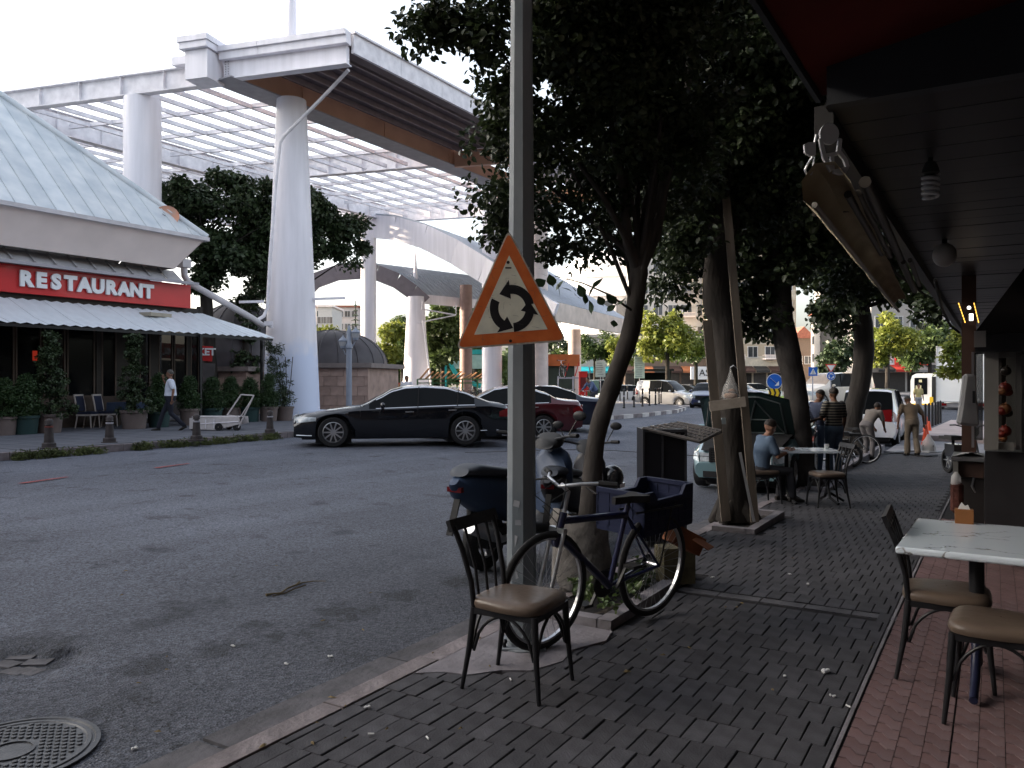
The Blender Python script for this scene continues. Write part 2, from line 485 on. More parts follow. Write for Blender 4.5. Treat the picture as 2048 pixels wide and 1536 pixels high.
M_LEAFY = leaf_mat('sunny_leaves', (0.08, 0.12, 0.02), (0.25, 0.26, 0.045), 0.5, 0.35)
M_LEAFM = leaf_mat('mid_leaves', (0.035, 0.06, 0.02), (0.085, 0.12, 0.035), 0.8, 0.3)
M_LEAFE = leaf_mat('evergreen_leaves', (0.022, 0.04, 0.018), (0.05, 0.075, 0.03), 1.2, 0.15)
M_RED = mat('red_paint', (0.48, 0.025, 0.02), 0.45, var=0.1)
M_WOOD = mat('weathered_wood', (0.14, 0.115, 0.09), 0.85, var=0.3, vscale=8, bump=0.006, bscale=30, stretch=(1, 1, 0.15))

# ============================================================ ground sheets
def grid(name, xs, ys, zf, material, inside=None):
    vs = [(x, y, zf(x, y)) for y in ys for x in xs]; n = len(xs); fs = []
    for j in range(len(ys) - 1):
        for i in range(n - 1):
            if inside and not inside((xs[i] + xs[i + 1]) / 2, (ys[j] + ys[j + 1]) / 2): continue
            fs.append((j * n + i, j * n + i + 1, (j + 1) * n + i + 1, (j + 1) * n + i))
    me = bpy.data.meshes.new(name); me.from_pydata(vs, [], fs); me.materials.append(material)
    me.polygons.foreach_set('use_smooth', [True] * len(me.polygons)); me.update()
    return obj(name, me)
def frange(a, b, s):
    n = max(1, int(round((b - a) / s))); return [a + (b - a) * i / n for i in range(n + 1)]
gx = [-900, -500, -250, -120] + frange(-90, 60, 5) + [120, 250, 500, 900]
gy = [-500, -200, -80] + frange(-40, 150, 5) + [250, 500, 1000, 1800]
struct(grid('ground', gx, gy, lambda x, y: dip(x, y) - 0.45, M_GRND))

KX = -2.83            # outer face of the near kerb
LX = -16.9            # kerb of the far (restaurant) pavement
hole_c = G(55, 1322, -0.07)
def rz_(x, y):
    z = roadz(x, y)
    h = math.hypot((x - hole_c.x) / 0.42, (y - hole_c.y) / 0.30)
    ang = math.atan2(y - hole_c.y, x - hole_c.x)
    h += 0.18 * math.sin(3 * ang + 1) + 0.1 * math.sin(7 * ang)
    if h < 1: z -= 0.05 * S(1, 0.62, h)
    return z + 0.004 * mnoise.noise(Vector((x * 2, y * 2, 0)))
rx_ = frange(-70, -10, 2.0) + frange(-9.5, -6.0, 0.5) + frange(-5.9, -4.0, 0.04) + frange(-3.9, -2.9, 0.15) + [-2.7, 0, 6, 30]
ry_ = frange(-20, 1.2, 1.5) + frange(1.3, 3.2, 0.04) + frange(3.5, 12, 0.5) + frange(13, 150, 2.0)
struct(grid('road', rx_, ry_, rz_, M_ASPH))

# near pavement: bed and kerb
pav = struct(grid('pavement', frange(-2.69, -0.58, 0.35), frange(-3, 25.5, 0.5), lambda x, y: walkz(x, y) - 0.010, M_JOINT))
strip = struct(grid('forecourt', frange(-0.58, 6.0, 0.47), frange(-3, 34, 0.7), lambda x, y: walkz(x, y) - 0.008, M_JOINT))
kerb = MB()
for i, y in enumerate(frange(-3, 25, 0.7)[:-1]):
    pass
ky = -2.0; kerb_root = struct(MB().box((KX + 0.07, 11.2, -0.35), (0.12, 28, 0.2)).build('kerb', M_CONC))
i = 0
while ky < 25:
    ln = 0.78 if 1.6 < ky < 3.4 else rnd.choice([0.5, 0.7, 0.7, 0.9])
    zc = walkz(KX, ky + ln / 2)
    b = MB(); w = 0.14; hh = 0.16
    e = 0.018
    prof = [(-w / 2, -hh), (w / 2, -hh), (w / 2, 0), (-w / 2 + e, 0), (-w / 2 + 0.004, -0.008), (-w / 2, -e)]
    b.prism(prof, -ln / 2 + 0.006, ln / 2 - 0.006, 'xz')
    o = b.build('kerb_stone', M_KERB, kerb_root, loc=(KX + 0.07 + rnd.uniform(-0.006, 0.006), ky + ln / 2, zc + 0.004 + rnd.uniform(-0.004, 0.006)), rz=rnd.uniform(-0.008, 0.008))
    ky += ln; i += 1
gut = struct(MB().box((KX - 0.16, 11.2, -0.5), (0.2, 28, 0.1)).build('gutter', M_SLAB))
gyy = -2.0
while gyy < 24.5:
    ln = rnd.choice([0.9, 1.1, 1.3])
    zc = roadz(KX, gyy + ln / 2)
    MB().box((0, 0, -0.05), (0.29, ln - 0.016, 0.116), taper=0.985).build('gutter_slab', M_SLAB, gut,
        loc=(KX - 0.148, gyy + ln / 2, zc + rnd.uniform(-0.004, 0.008)), rz=rnd.uniform(-0.01, 0.01))
    gyy += ln

# bricks: 0.115 x 0.235 m, joints staggered row by row
BW, BL = 0.103, 0.238
def chip_brick(w, l, h):
    b = MB(); e = 0.003
    hw, hl = w / 2, l / 2
    vs = [(-hw, -hl, -h), (hw, -hl, -h), (hw, hl, -h), (-hw, hl, -h), (-hw, -hl, -e), (hw, -hl, -e), (hw, hl, -e), (-hw, hl, -e),
          (-hw + e, -hl + .001, 0), (hw - e, -hl + .001, 0), (hw - e, hl - .001, 0), (-hw + e, hl - .001, 0)]
    fs = [(0, 1, 5, 4), (1, 2, 6, 5), (2, 3, 7, 6), (3, 0, 4, 7), (4, 5, 9, 8), (5, 6, 10, 9), (6, 7, 11, 10), (7, 4, 8, 11), (8, 9, 10, 11)]
    return b.add(vs, fs)
pit1 = (-2.69, -2.10, 4.70, 6.40)
pit2 = (-2.69, -2.22, 8.75, 10.2)
pit3 = (-2.69, -2.3, 13.8, 15.0)
slab_c = (-2.75, -2.38, 3.85, 4.45)
def brick_free(x, y):
    for a, b, c, d in (pit1, pit2, pit3, slab_c):
        if a - 0.12 < x < b + 0.07 and c - 0.11 < y < d + 0.11: return False
    return True
spots = []; halves = [];
row = 0; y = 1.4
while y < 25.4:
    n = int(2.11 / BW) + 2
    if row % 2 and brick_free(-2.66, y): halves.append((-2.69 + BW / 4, y, BW / 2))
    for k in range(n):
        x = -2.69 + (k + (0.5 if row % 2 else 0.0)) * BW + BW / 2 - (BW / 2 if row % 2 else 0) * 0
        if x - BW / 2 < -2.695 + 0.0: continue
        if x + BW / 2 > -0.59:
            if x - BW / 2 < -0.62 and y < 12: halves.append(((x - BW / 2 - 0.597) / 2, y, -0.597 - x + BW / 2))
            continue
        if y > 5.9 and y < 6.02: continue
        if brick_free(x, y): spots.append((x, y))
    y += BL; row += 1
cdep = lambda p: -SY * p[0] + CY * p[1]
def infront(p):
    r = CY * p[0] + SY * p[1]; d = cdep(p)
    return d > 0.5 and abs(r / d) < 0.70 and (EYE / d) < 0.62
vis = sorted([p for p in spots if infront(p)], key=cdep)
near, far = vis[:300], vis[300:] + [p for p in spots if not infront(p)]
bme = None
for k, (x, y) in enumerate(near):
    if bme is None:
        o = chip_brick(BW - 0.0042, BL - 0.0016, 0.06).build('brick', M_BRICK, pav); bme = o.data
    else: o = obj('brick', bme, pav)
    o.location = (x, y, walkz(x, y) + rnd.uniform(-0.003, 0.004))
    o.rotation_euler = (rnd.uniform(-0.012, 0.012), rnd.uniform(-0.02, 0.02), rnd.uniform(-0.008, 0.008))
b = MB()
for x, y, w in halves:
    t = chip_brick(w - 0.007, BL - 0.0025, 0.03); z = walkz(x, y) + rnd.uniform(-0.002, 0.002); b.add([(x + v[0], y + v[1], z + v[2]) for v in t.v], t.f)
for x, y in far:
    t = chip_brick(BW - 0.0042, BL - 0.0016, 0.03)
    z = walkz(x, y) + rnd.uniform(-0.003, 0.003); a = rnd.uniform(-0.012, 0.012); tl = rnd.uniform(-0.02, 0.02)
    b.add([(x + v[0] * math.cos(a) - v[1] * math.sin(a), y + v[0] * math.sin(a) + v[1] * math.cos(a), z + v[2] + v[0] * tl) for v in t.v], t.f)
o = b.build('paving_bricks', mat('paving_brick_far', (0.047, 0.046, 0.051), 0.8, spec=0.15, var=0.3, vscale=5, bump=0.003), pav); o['kind'] = 'stuff'

# interlocking pink pavers with zig-zag cross joints
TW, TL = 0.10, 0.2
def zig_tile(l2):
    h = TW / 2 - 0.0015; l = l2 / 2 - 0.008; k = 0.026
    pts = [(-h, -l + k), (-h * 0.35, -l + k), (h * 0.35, -l - k), (h, -l - k), (h, l - k), (h * 0.35, l - k), (-h * 0.35, l + k), (-h, l + k)]
    return pts
tspots = []
for j in range(int(9.5 / 0.115)):
    for k in range(24):
        x = -0.565 + TW * (k + 0.5) + (k // 4) * 0.005; y = 1.9 + j * 0.115
        if infront((x, y)) and x < 1.7: tspots.append((x, y, k))
tspots.sort(key=cdep)
tme = None
for x, y, k in tspots[:300]:
    if tme is None:
        o = MB().prism(zig_tile(0.115), -0.05, 0).build('paver', M_PINK, strip, fix=True); tme = o.data
    else: o = obj('paver', tme, strip)
    o.location = (x, y + (0.0575 if (k // 4) % 2 else 0), walkz(x, y) + rnd.uniform(-0.0015, 0.002)); o.rotation_euler = (rnd.uniform(-0.01, 0.01), rnd.uniform(-0.015, 0.015), 0)
b = MB(); zt = zig_tile(0.115)
for x, y, k in tspots[300:]:
    z = walkz(x, y) + rnd.uniform(-0.0015, 0.0015); y += 0.0575 if (k // 4) % 2 else 0
    b.prism([(x + u, y + v) for u, v in zt], z - 0.02, z)
o = b.build('pink_pavers', mat('pink_paver_far', (0.12, 0.075, 0.075), 0.75, spec=0.15, var=0.2, vscale=4), strip, fix=True); o['kind'] = 'stuff'
# pale edging stone of the forecourt
eb = MB(); y = 1.2
while y < 25:
    eb.box((-0.585, y + 0.25, walkz(-0.58, y + 0.25) - 0.028), (0.018, 0.493, 0.06)); y += 0.5
tag(eb.build('forecourt_edging', M_CONC), 'thin pale edging line between grey brick pavement and pink pavers', 'edging')

# paved strip across the pavement (a filled trench) and concrete patch round the pole
tb = MB()
for k in range(7):
    tb.box((-2.55 + k * 0.31, 5.955, walkz(-2, 5.95) - 0.024), (0.302, 0.11, 0.045), rz=rnd.uniform(-0.02, 0.02))
tag(tb.build('trench_strip', M_SLAB), 'narrow concrete strip crossing the brick pavement beyond the bicycle', 'paving strip')
pp = [(-2.68, 3.42), (-2.55, 3.52), (-2.42, 3.55), (-2.3, 3.70), (-2.16, 3.78), (-2.08, 4.0), (-2.12, 4.2), (-2.02, 4.45), (-2.06, 4.64), (-2.68, 4.66)]
tag(MB().prism(pp, -0.06, 0.006).build('concrete_patch', M_CONC, fix=True), 'rough pale concrete patch around the foot of the sign pole', 'concrete patch')

def pit(x0, x1, y0, y1, label):
    z = walkz((x0 + x1) / 2, (y0 + y1) / 2)
    t = thing('tree_pit', label, 'tree pit', ((x0 + x1) / 2, (y0 + y1) / 2, z), 0, 'tree pits in the near pavement')
    cx, cy = (x0 + x1) / 2, (y0 + y1) / 2; w = 0.1
    for c, d in (((x1 - w / 2 - cx, 0, 0.015), (w, y1 - y0, 0.09)), ((-w / 2, y0 + w / 2 - cy, 0.016), (x1 - x0 - w, w, 0.09)), ((-w / 2, y1 - w / 2 - cy, 0.016), (x1 - x0 - w, w, 0.09))):
        MB().box(c, d, taper=0.99).build('border_stone', M_CONC, t)
    g = MB(); n = 9
    vs = []; fs = []
    for j in range(n + 1):
        for i2 in range(n + 1):
            vs.append(((i2 / n - 0.5) * (x1 - x0 - w), (j / n - 0.5) * (y1 - y0 - w), 0.0 + rnd.uniform(-0.02, 0.015) - 0.01))
    for j in range(n):
        for i2 in range(n): fs.append((j * (n + 1) + i2, j * (n + 1) + i2 + 1, (j + 1) * (n + 1) + i2 + 1, (j + 1) * (n + 1) + i2))
    g.add(vs, fs).build('soil', M_SOIL, t)
    return t
pit(*pit1, 'tree pit with broken concrete border under the bicycle')
pit(*pit2, 'tree pit around the plank-braced trunk beside the small table')
pit(*pit3, 'tree pit around the pale trunk behind the seated boy')
cl = [(pit1[0] + 0.1 + rnd.random() * 0.4, 4.85 + rnd.random() * 1.3, 0.05 + rnd.random() * 0.1, 0.07) for _ in range(22)]
stuff(obj('weeds', leaf_mesh('weeds', cl, 22, 0.05, M_LEAFM, seed=5)), 'low weeds growing in the tree pit under the bicycle', 'weeds')

# ============================================================ far pavement in front of the restaurant, island with bollards
zl = 0.15
poly_far = [(-60, -20), (LX, -20), (LX, 21.5), (-14.6, 24.5), (-13.6, 28.5), (-13.3, 33), (-13.5, 38), (-14.4, 42), (-16.2, 45.5), (-19.5, 48.7), (-25, 51.5), (-33, 53), (-60, 55)]
o = MB().prism(poly_far, -0.3, zl).build('restaurant_pavement', M_PAVEL, fix=True); struct(o)
rp = o
edge = poly_far[1:12]; kr = MB().box((-30, 0, -0.25), (1, 1, 0.05)).build('far_kerb', M_CONC); struct(kr)
cnt = 0
for a, b2 in zip(edge[:-1], edge[1:]):
    a = Vector((*a, 0)); b2 = Vector((*b2, 0)); L_ = (b2 - a).length; n = max(1, int(L_ / 0.8)); t = (b2 - a) / n
    for k in range(n):
        c = a + t * (k + 0.5)
        if c.y < 0: continue
        paint = c.y > 24 and cnt % 2 == 0
        MB().box((0, 0, 0), (t.length - 0.012, 0.17, 0.30)).build('kerb_stone', M_KERB if not paint else mat('kerb_pale', (0.45, 0.43, 0.42), 0.85, var=0.2), kr,
            loc=(c.x, c.y, zl - 0.145 + rnd.uniform(-0.004, 0.006)), rz=math.atan2(t.y, t.x)); cnt += 1
# square slabs of the plaza where they can be told apart
for ix in range(10):
    for iy in range(18):
        x = -17.4 - ix * 0.62; y = 9.2 + iy * 0.62
        if len([1]) and -23.5 < x:
            MB().box((0, 0, 0), (0.605, 0.605, 0.03)).build('slab', M_PAVEL, rp, loc=(x, y, zl + rnd.uniform(-0.006, -0.002))) if ix == 0 and iy == 0 else None
            if ix == 0 and iy == 0: slab_me = [c for c in rp.children][-1].data
            else: obj('slab', slab_me, rp, loc=(x, y, zl + rnd.uniform(-0.006, -0.002)))
# grass and weeds along the far kerb
cl = []
for k in range(420):
    y = rnd.uniform(8.5, 21); 
    if mnoise.noise(Vector((y * 0.6, 3, 1))) < -0.22: continue
    cl.append((LX + 0.16 + rnd.uniform(-0.2, 0.2), y, 0.02 + rnd.uniform(0, 0.10), 0.09))
stuff(obj('kerb_grass', leaf_mesh('kerb_grass', cl, 34, 0.075, mat('dry_grass', (0.10, 0.12, 0.045), 0.8, var=0.5, vscale=3), seed=9, aspect=0.18)), 'straggly grass and weeds along the far kerb', 'grass')
# roundabout island, lawn, far pavement
isl = [(-46, 66), (-26, 62), (-12, 66), (-8, 73), (-14, 80), (-32, 83), (-48, 78)]
struct(MB().prism(isl, -0.1, 0.13).build('roundabout_island', M_KERB, fix=True))
lawn = [(-45, 66.6), (-26, 62.7), (-12.6, 66.6), (-9, 73), (-14.4, 79.3), (-32, 82.2), (-47, 77.5)]
struct(MB().prism(lawn, 0.05, 0.17).build('lawn', mat('lawn_grass', (0.10, 0.17, 0.03), 0.9, var=0.3, vscale=2, bump=0.05, bscale=12), fix=True))
struct(MB().prism([(-110, 104), (60, 86), (60, 150), (-110, 160)], -0.3, 0.14).build('far_pavement', M_PAVEL, fix=True))
struct(MB().prism([(-2.3, 31), (0.0, 30), (40, 30), (40, 52), (2.0, 52), (-1.6, 48)], -0.6, -0.28).build('corner_pavement', mat('corner_paving', (0.30, 0.25, 0.24), 0.8, var=0.15, vscale=1), fix=True))
# zebra and lane paint near the roundabout
wp = mat('road_paint', (0.55, 0.55, 0.55), 0.7, var=0.3, vscale=5)
for k in range(7):
    x = -14.0 + k * 1.5
    pts = [(x, 53.5), (x + 0.6, 53.5), (x + 0.6, 56.5), (x, 56.5)]
    o = MB().poly([(u, v, roadz(u, v) + 0.02) for u, v in pts]).build('crosswalk_stripe', wp); struct(o)
# red line remnants on the road
rl = mat('worn_red_paint', (0.22, 0.05, 0.05), 0.85, var=0.5, vscale=8)
for (a, b_, c, d) in ((40, 968, 135, 955), (310, 937, 378, 928)):
    p = G(a, b_, 0.0); q_ = G(c, d, 0.0)
    m_ = MB(); n = (q_ - p).normalized().cross(Vector((0, 0, 1))) * 0.05
    m_.poly([(v.x, v.y, roadz(v.x, v.y) + 0.012) for v in (p - n, q_ - n * 0.7, q_ + n * 0.7, p + n)])
    tag(m_.build('painted_line', rl), 'worn red painted line on the asphalt, the %s piece' % ('nearer left' if a == 40 else 'farther right'), 'road marking', 'worn red lines')
# ============================================================ steel canopy over the square
Z0 = 12.55
C0 = RD(-5.7, 27.8)
U2 = Vector((CY * -0.956 - SY * 0.292, SY * -0.956 + CY * 0.292, 0)).normalized()
U1 = Vector((0, 1, 0))
def CP(a, b, z): 
    v = C0 + U2 * a + U1 * b; v.z = z; return v
M_ORANGE = mat('peach_girder', (0.50, 0.30, 0.215), 0.5, var=0.12, vscale=0.8)
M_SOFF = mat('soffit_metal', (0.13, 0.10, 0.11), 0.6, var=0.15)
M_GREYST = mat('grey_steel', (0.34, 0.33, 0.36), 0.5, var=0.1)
can = thing('steel_canopy', 'huge white steel canopy with open roof grid, tapered column and orange girder over the square', 'canopy', CP(4.3, 2.3, 0))
def cb(name, fn, material, smooth=None):
    m = MB(); fn(m); return m.build(name, material, can, world=True, smooth=smooth)
# front fascia beam with stepped coping
cb('fascia_beam', lambda m: (m.bar(CP(0, 0, Z0 + 0.33), CP(5.0, 0, Z0 + 0.33), 0.2, 0.66), m.bar(CP(-0.12, -0.1, Z0 - 0.02), CP(5.2, -0.1, Z0 - 0.02), 0.36, 0.04)), M_WHITE)
for k, (a0, a1) in enumerate(((-0.15, 3.35), (3.37, 5.0))):
    cb('coping', lambda m: (m.bar(CP(a0, -0.16, Z0 + 0.80), CP(a1, -0.16, Z0 + 0.80), 0.34, 0.27), m.bar(CP(a0, -0.2, Z0 + 1.03), CP(a1, -0.2, Z0 + 1.03), 0.44, 0.185)), M_WHITE)
cb('corner_box', lambda m: (m.bar(CP(5.05, -0.35, Z0 + 0.38), CP(6.0, -0.35, Z0 + 0.38), 1.0, 1.02), m.bar(CP(4.95, -0.4, Z0 + 1.02), CP(6.12, -0.4, Z0 + 1.02), 1.25, 0.22), m.bar(CP(4.9, -0.4, Z0 + 1.24), CP(6.17, -0.4, Z0 + 1.24), 1.36, 0.2)), M_WHITE)
cb('bolt_plate', lambda m: [m.box(CP(4.86, -0.14, Z0 + 0.1 + j * 0.09), (0.03, 0.03, 0.03)) for j in range(7)] + [m.box(CP(4.74, -0.14, Z0 + 0.1 + j * 0.09), (0.03, 0.03, 0.03)) for j in range(7)], M_GREYST)
cb('side_coping', lambda m: m.bar(CP(6.15, 0.1, Z0 + 0.95), CP(7.3, 0.1, Z0 + 0.95), 0.4, 0.3), M_WHITE)
# long right hand fascia in panels
for k in range(9):
    b0, b1 = 0.1 + k * 2.6, 0.1 + k * 2.6 + 2.585
    cb('fascia_panel', lambda m: (m.bar(CP(-0.1, b0, Z0 + 0.78), CP(-0.1, b1, Z0 + 0.78), 0.12, 0.66), m.bar(CP(0.0, b0, Z0 + 1.15), CP(0.0, b1, Z0 + 1.15), 0.5, 0.07)), M_WHITE2)
cb('gutter', lambda m: m.bar(CP(0.25, 0.1, Z0 + 0.55), CP(0.25, 14.5, Z0 + 0.55), 0.4, 0.12), M_SOFF)
# dark soffit between fascia and girder, ribs along it
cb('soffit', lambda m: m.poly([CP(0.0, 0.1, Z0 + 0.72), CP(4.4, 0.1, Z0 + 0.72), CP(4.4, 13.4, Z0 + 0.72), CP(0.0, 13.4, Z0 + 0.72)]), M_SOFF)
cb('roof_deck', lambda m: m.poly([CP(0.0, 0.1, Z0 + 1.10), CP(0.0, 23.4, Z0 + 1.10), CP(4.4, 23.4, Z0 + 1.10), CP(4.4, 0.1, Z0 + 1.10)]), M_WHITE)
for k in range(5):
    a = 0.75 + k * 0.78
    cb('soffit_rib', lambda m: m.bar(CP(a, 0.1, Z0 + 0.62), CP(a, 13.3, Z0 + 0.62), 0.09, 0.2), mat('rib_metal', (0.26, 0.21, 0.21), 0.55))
cb('end_beam', lambda m: (m.bar(CP(0.1, 13.6, Z0 + 0.3), CP(4.4, 13.6, Z0 + 0.3), 0.25, 0.8), m.bar(CP(0.1, 23.4, Z0 + 0.3), CP(4.4, 23.4, Z0 + 0.3), 0.25, 0.8)), M_ORANGE)
# main girder: orange flank, grey underside
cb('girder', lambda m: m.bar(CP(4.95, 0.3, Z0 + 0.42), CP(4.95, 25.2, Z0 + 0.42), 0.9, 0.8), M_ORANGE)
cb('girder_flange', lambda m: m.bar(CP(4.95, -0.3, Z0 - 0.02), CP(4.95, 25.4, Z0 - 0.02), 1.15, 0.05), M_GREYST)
for k in range(5):
    cb('girder_stiffener', lambda m: m.bar(CP(4.47, 3.2 + k * 5, Z0 + 0.02), CP(4.47, 3.2 + k * 5, Z0 + 0.80), 0.06, 0.06), M_ORANGE)
# edge beams of the open grid
def ibeam(m, p, q, w=0.34, h=0.8):
    z = Vector((0, 0, 1)); m.bar(p + z * h / 2, q + z * h / 2, 0.05, h - 0.08)
    m.bar(p + z * 0.02, q + z * 0.02, w, 0.04); m.bar(p + z * (h - 0.02), q + z * (h - 0.02), w, 0.04)
    n = int((q - p).length / 1.95); t = (q - p) / n
    s = (q - p).normalized().cross(z)
    for k in range(1, n): m.bar(p + t * k + z * 0.05, p + t * k + z * (h - 0.05), 0.30, 0.03, up=(q - p))
cb('edge_beam', lambda m: ibeam(m, CP(6.0, 0.35, Z0 + 0.03), CP(30, 0.35, Z0 + 0.03)), M_WHITE2)
cb('side_beam', lambda m: ibeam(m, CP(16.2, 0.6, Z0 - 0.25), CP(16.2, 25.0, Z0 - 0.25), 0.4, 1.0), M_WHITE2)
cb('side_beam', lambda m: ibeam(m, CP(27, 0.6, Z0 - 0.25), CP(27, 25.0, Z0 - 0.25), 0.4, 1.0), M_WHITE2)
cb('cross_beam', lambda m: ibeam(m, CP(5.5, 13.3, Z0 - 0.05), CP(27, 13.3, Z0 - 0.05), 0.4, 1.0), M_WHITE2)
cb('cross_beam', lambda m: ibeam(m, CP(5.5, 25.2, Z0 - 0.25), CP(27, 25.2, Z0 - 0.25), 0.4, 1.15), M_WHITE2)
cb('bolt_plate', lambda m: [m.box(CP(16.0, 6.2 + i * 0.16, Z0 - 0.05 + j * 0.12), (0.05, 0.05, 0.05)) for i in range(8) for j in range(6)], M_GREYST)
def rafter_at(p, q):
    m = MB(); m.bar(p + Vector((0, 0, 0.09)), q + Vector((0, 0, 0.09)), 0.035, 0.17); m.bar(p, q, 0.10, 0.022)
    m.build('rafter', M_WHITE2, can, world=True)
for (b0, b1) in ((0.55, 13.1), (13.5, 25.0)):
    for (a0, a1) in ((5.55, 16.0), (16.5, 26.8)):
        na = 9
        for k in range(1, na): rafter_at(CP(a0 + (a1 - a0) * k / na, b0, Z0 + 0.05), CP(a0 + (a1 - a0) * k / na, b1, Z0 + 0.05))
        for k in range(1, 5): rafter_at(CP(a0, b0 + (b1 - b0) * k / 5, Z0 + 0.09), CP(a1, b0 + (b1 - b0) * k / 5, Z0 + 0.09))
# columns
colp = CP(4.9, 2.6, 0)
colp = PXD(585, 31.2, 0)
def tcol(px, d, r0, r1, z0, z1, name='column', material=M_WHITE, parent=can):
    p = PXD(px, d, 0); n = 6
    return MB().lathe([(r0 + (r1 - r0) * (i / n), z0 + (z1 - z0) * i / n) for i in range(n + 1)] + [(0.001, z1)], 32, (p.x, p.y, 0)).build(name, material, parent, world=True, smooth=40)
M_BLUEW = mat('repainted_white', (0.55, 0.58, 0.70), 0.45, var=0.06)
cm_ = M_WHITE.copy(); cm_.name = 'column_paint'; N_ = cm_.node_tree.nodes; L_ = cm_.node_tree.links      # fresh bluish coat on the lowest part, ragged upper edge
tc_ = N_.new('ShaderNodeTexCoord'); sx_ = N_.new('ShaderNodeSeparateXYZ'); L_.new(tc_.outputs['Object'], sx_.inputs[0]); nz_ = N_.new('ShaderNodeTexNoise'); nz_.inputs['Scale'].default_value = 2.5; L_.new(tc_.outputs['Object'], nz_.inputs['Vector'])
ad_ = N_.new('ShaderNodeMath'); ad_.operation = 'MULTIPLY_ADD'; ad_.inputs[1].default_value = 1.0; L_.new(nz_.outputs['Fac'], ad_.inputs[0]); L_.new(sx_.outputs[2], ad_.inputs[2])
mr_ = N_.new('ShaderNodeMapRange'); mr_.inputs['From Min'].default_value = 3.0; mr_.inputs['From Max'].default_value = 3.7; L_.new(ad_.outputs[0], mr_.inputs['Value'])
mk_ = N_.new('ShaderNodeMix'); mk_.data_type = 'RGBA'; mk_.inputs[6].default_value = (0.60, 0.66, 0.82, 1); pb_ = N_['Principled BSDF']; src_ = pb_.inputs['Base Color'].links[0].from_socket; L_.new(src_, mk_.inputs[7]); L_.new(mr_.outputs[0], mk_.inputs[0]); L_.new(mk_.outputs[2], pb_.inputs['Base Color'])
tcol(583, 31.2, 1.10, 0.56, 0.1, Z0 - 0.03, material=cm_)
tcol(285, 31.3, 0.69, 0.69, 0.1, Z0 + 0.02)
tcol(737, 53, 0.50, 0.50, 0.1, Z0 - 0.25)
tcol(984, 50, 0.62, 0.62, 0.1, Z0 - 0.25)
tcol(1078, 48, 0.56, 0.52, 0.1, Z0 - 0.1, material=mat('warm_white_column', (0.55, 0.47, 0.44), 0.45, var=0.1))
tcol(100, 44, 0.6, 0.6, 0.1, Z0 - 0.3)
# spire
p = PXD(583, 31.4, 0)
cb('spire', lambda m: m.lathe([(0.24, Z0 + 1.0), (0.17, Z0 + 4.5), (0.02, Z0 + 12)], 12, (p.x, p.y, 0)), M_WHITE, 50)
# drain pipe: corner of the roof, down along the column
pipe = [W(697, 140, 28.4), W(640, 200, 29.4), W(568, 272, 30.3), W(560, 285, 30.3), W(552, 360, 30.2), W(540, 520, 30.2), W(535, 615, 30.15), W(528, 632, 30.1), W(515, 640, 29.9)]
cb('drain_pipe', lambda m: m.tube(pipe, 0.065, 10), M_WHITE2, 60)
cb('light_bar', lambda m: (m.bar(W(478, 604, 29.8), W(528, 603, 30.1), 0.1, 0.09), m.bar(W(628, 598, 31), W(690, 596, 31.4), 0.1, 0.09)), M_WHITE)
cb('camera_box', lambda m: (m.box(W(537, 647, 29.8), (0.28, 0.16, 0.16), rz=0.6), m.bar(W(537, 652, 29.8), W(545, 655, 30.1), 0.05, 0.05)), M_WHITE)
# ------------------------------------------------------------ curved roof beyond the canopy
M_RIB = mat('ribbed_roof', (0.42, 0.45, 0.50), 0.45, metal=0.3, var=0.1)
arc = [W(735, 428, 53), W(790, 432, 52.2), W(850, 449, 51), W(910, 478, 49.7), W(967, 513, 48.3), W(1030, 553, 46.5), W(1108, 604, 44)]
ext = W(1258, 640, 58) - W(1108, 604, 44); ext.z = 0
cr = thing('curved_roof', 'curved ribbed metal roof on a white arched beam behind the round-arrows sign', 'roof', PXD(984, 50, 0.1))
m = MB()
for a, b in zip(arc[:-1], arc[1:]):
    m.bar(a - Vector((0, 0, 0.8)), b - Vector((0, 0, 0.8)), 0.22, 1.5)
m.build('arched_beam', M_WHITE, cr, world=True)
m = MB()
for i in range(len(arc) - 1):
    a, b = arc[i], arc[i + 1]; m.poly([a, b, b + ext, a + ext])
m.build('roof_sheet', M_RIB, cr, world=True)
ns = 34
for k in range(ns + 1):
    m = MB(); o_ = ext * (k / ns) + Vector((0, 0, 0.04))
    for i in range(len(arc) - 1): m.bar(arc[i] + o_, arc[i + 1] + o_, 0.06, 0.07)
    m.build('roof_rib', M_RIB, cr, world=True)
m = MB(); a = arc[-1] - Vector((0, 0, 0.5)); m.bar(a, a + ext, 0.18, 1.05)
m.build('eave_fascia', mat('eave_metal', (0.46, 0.40, 0.37), 0.4, metal=0.2, var=0.2, vscale=1.5), cr, world=True)
tcol(932, 62, 0.48, 0.48, 0.1, 9.0, parent=cr, material=mat('brown_column', (0.25, 0.17, 0.15), 0.6, var=0.1))
tcol(1149, 56, 0.48, 0.44, 0.1, 5.2, parent=cr, material=mat('warm_white_column', (0.5, 0.4, 0.38)))
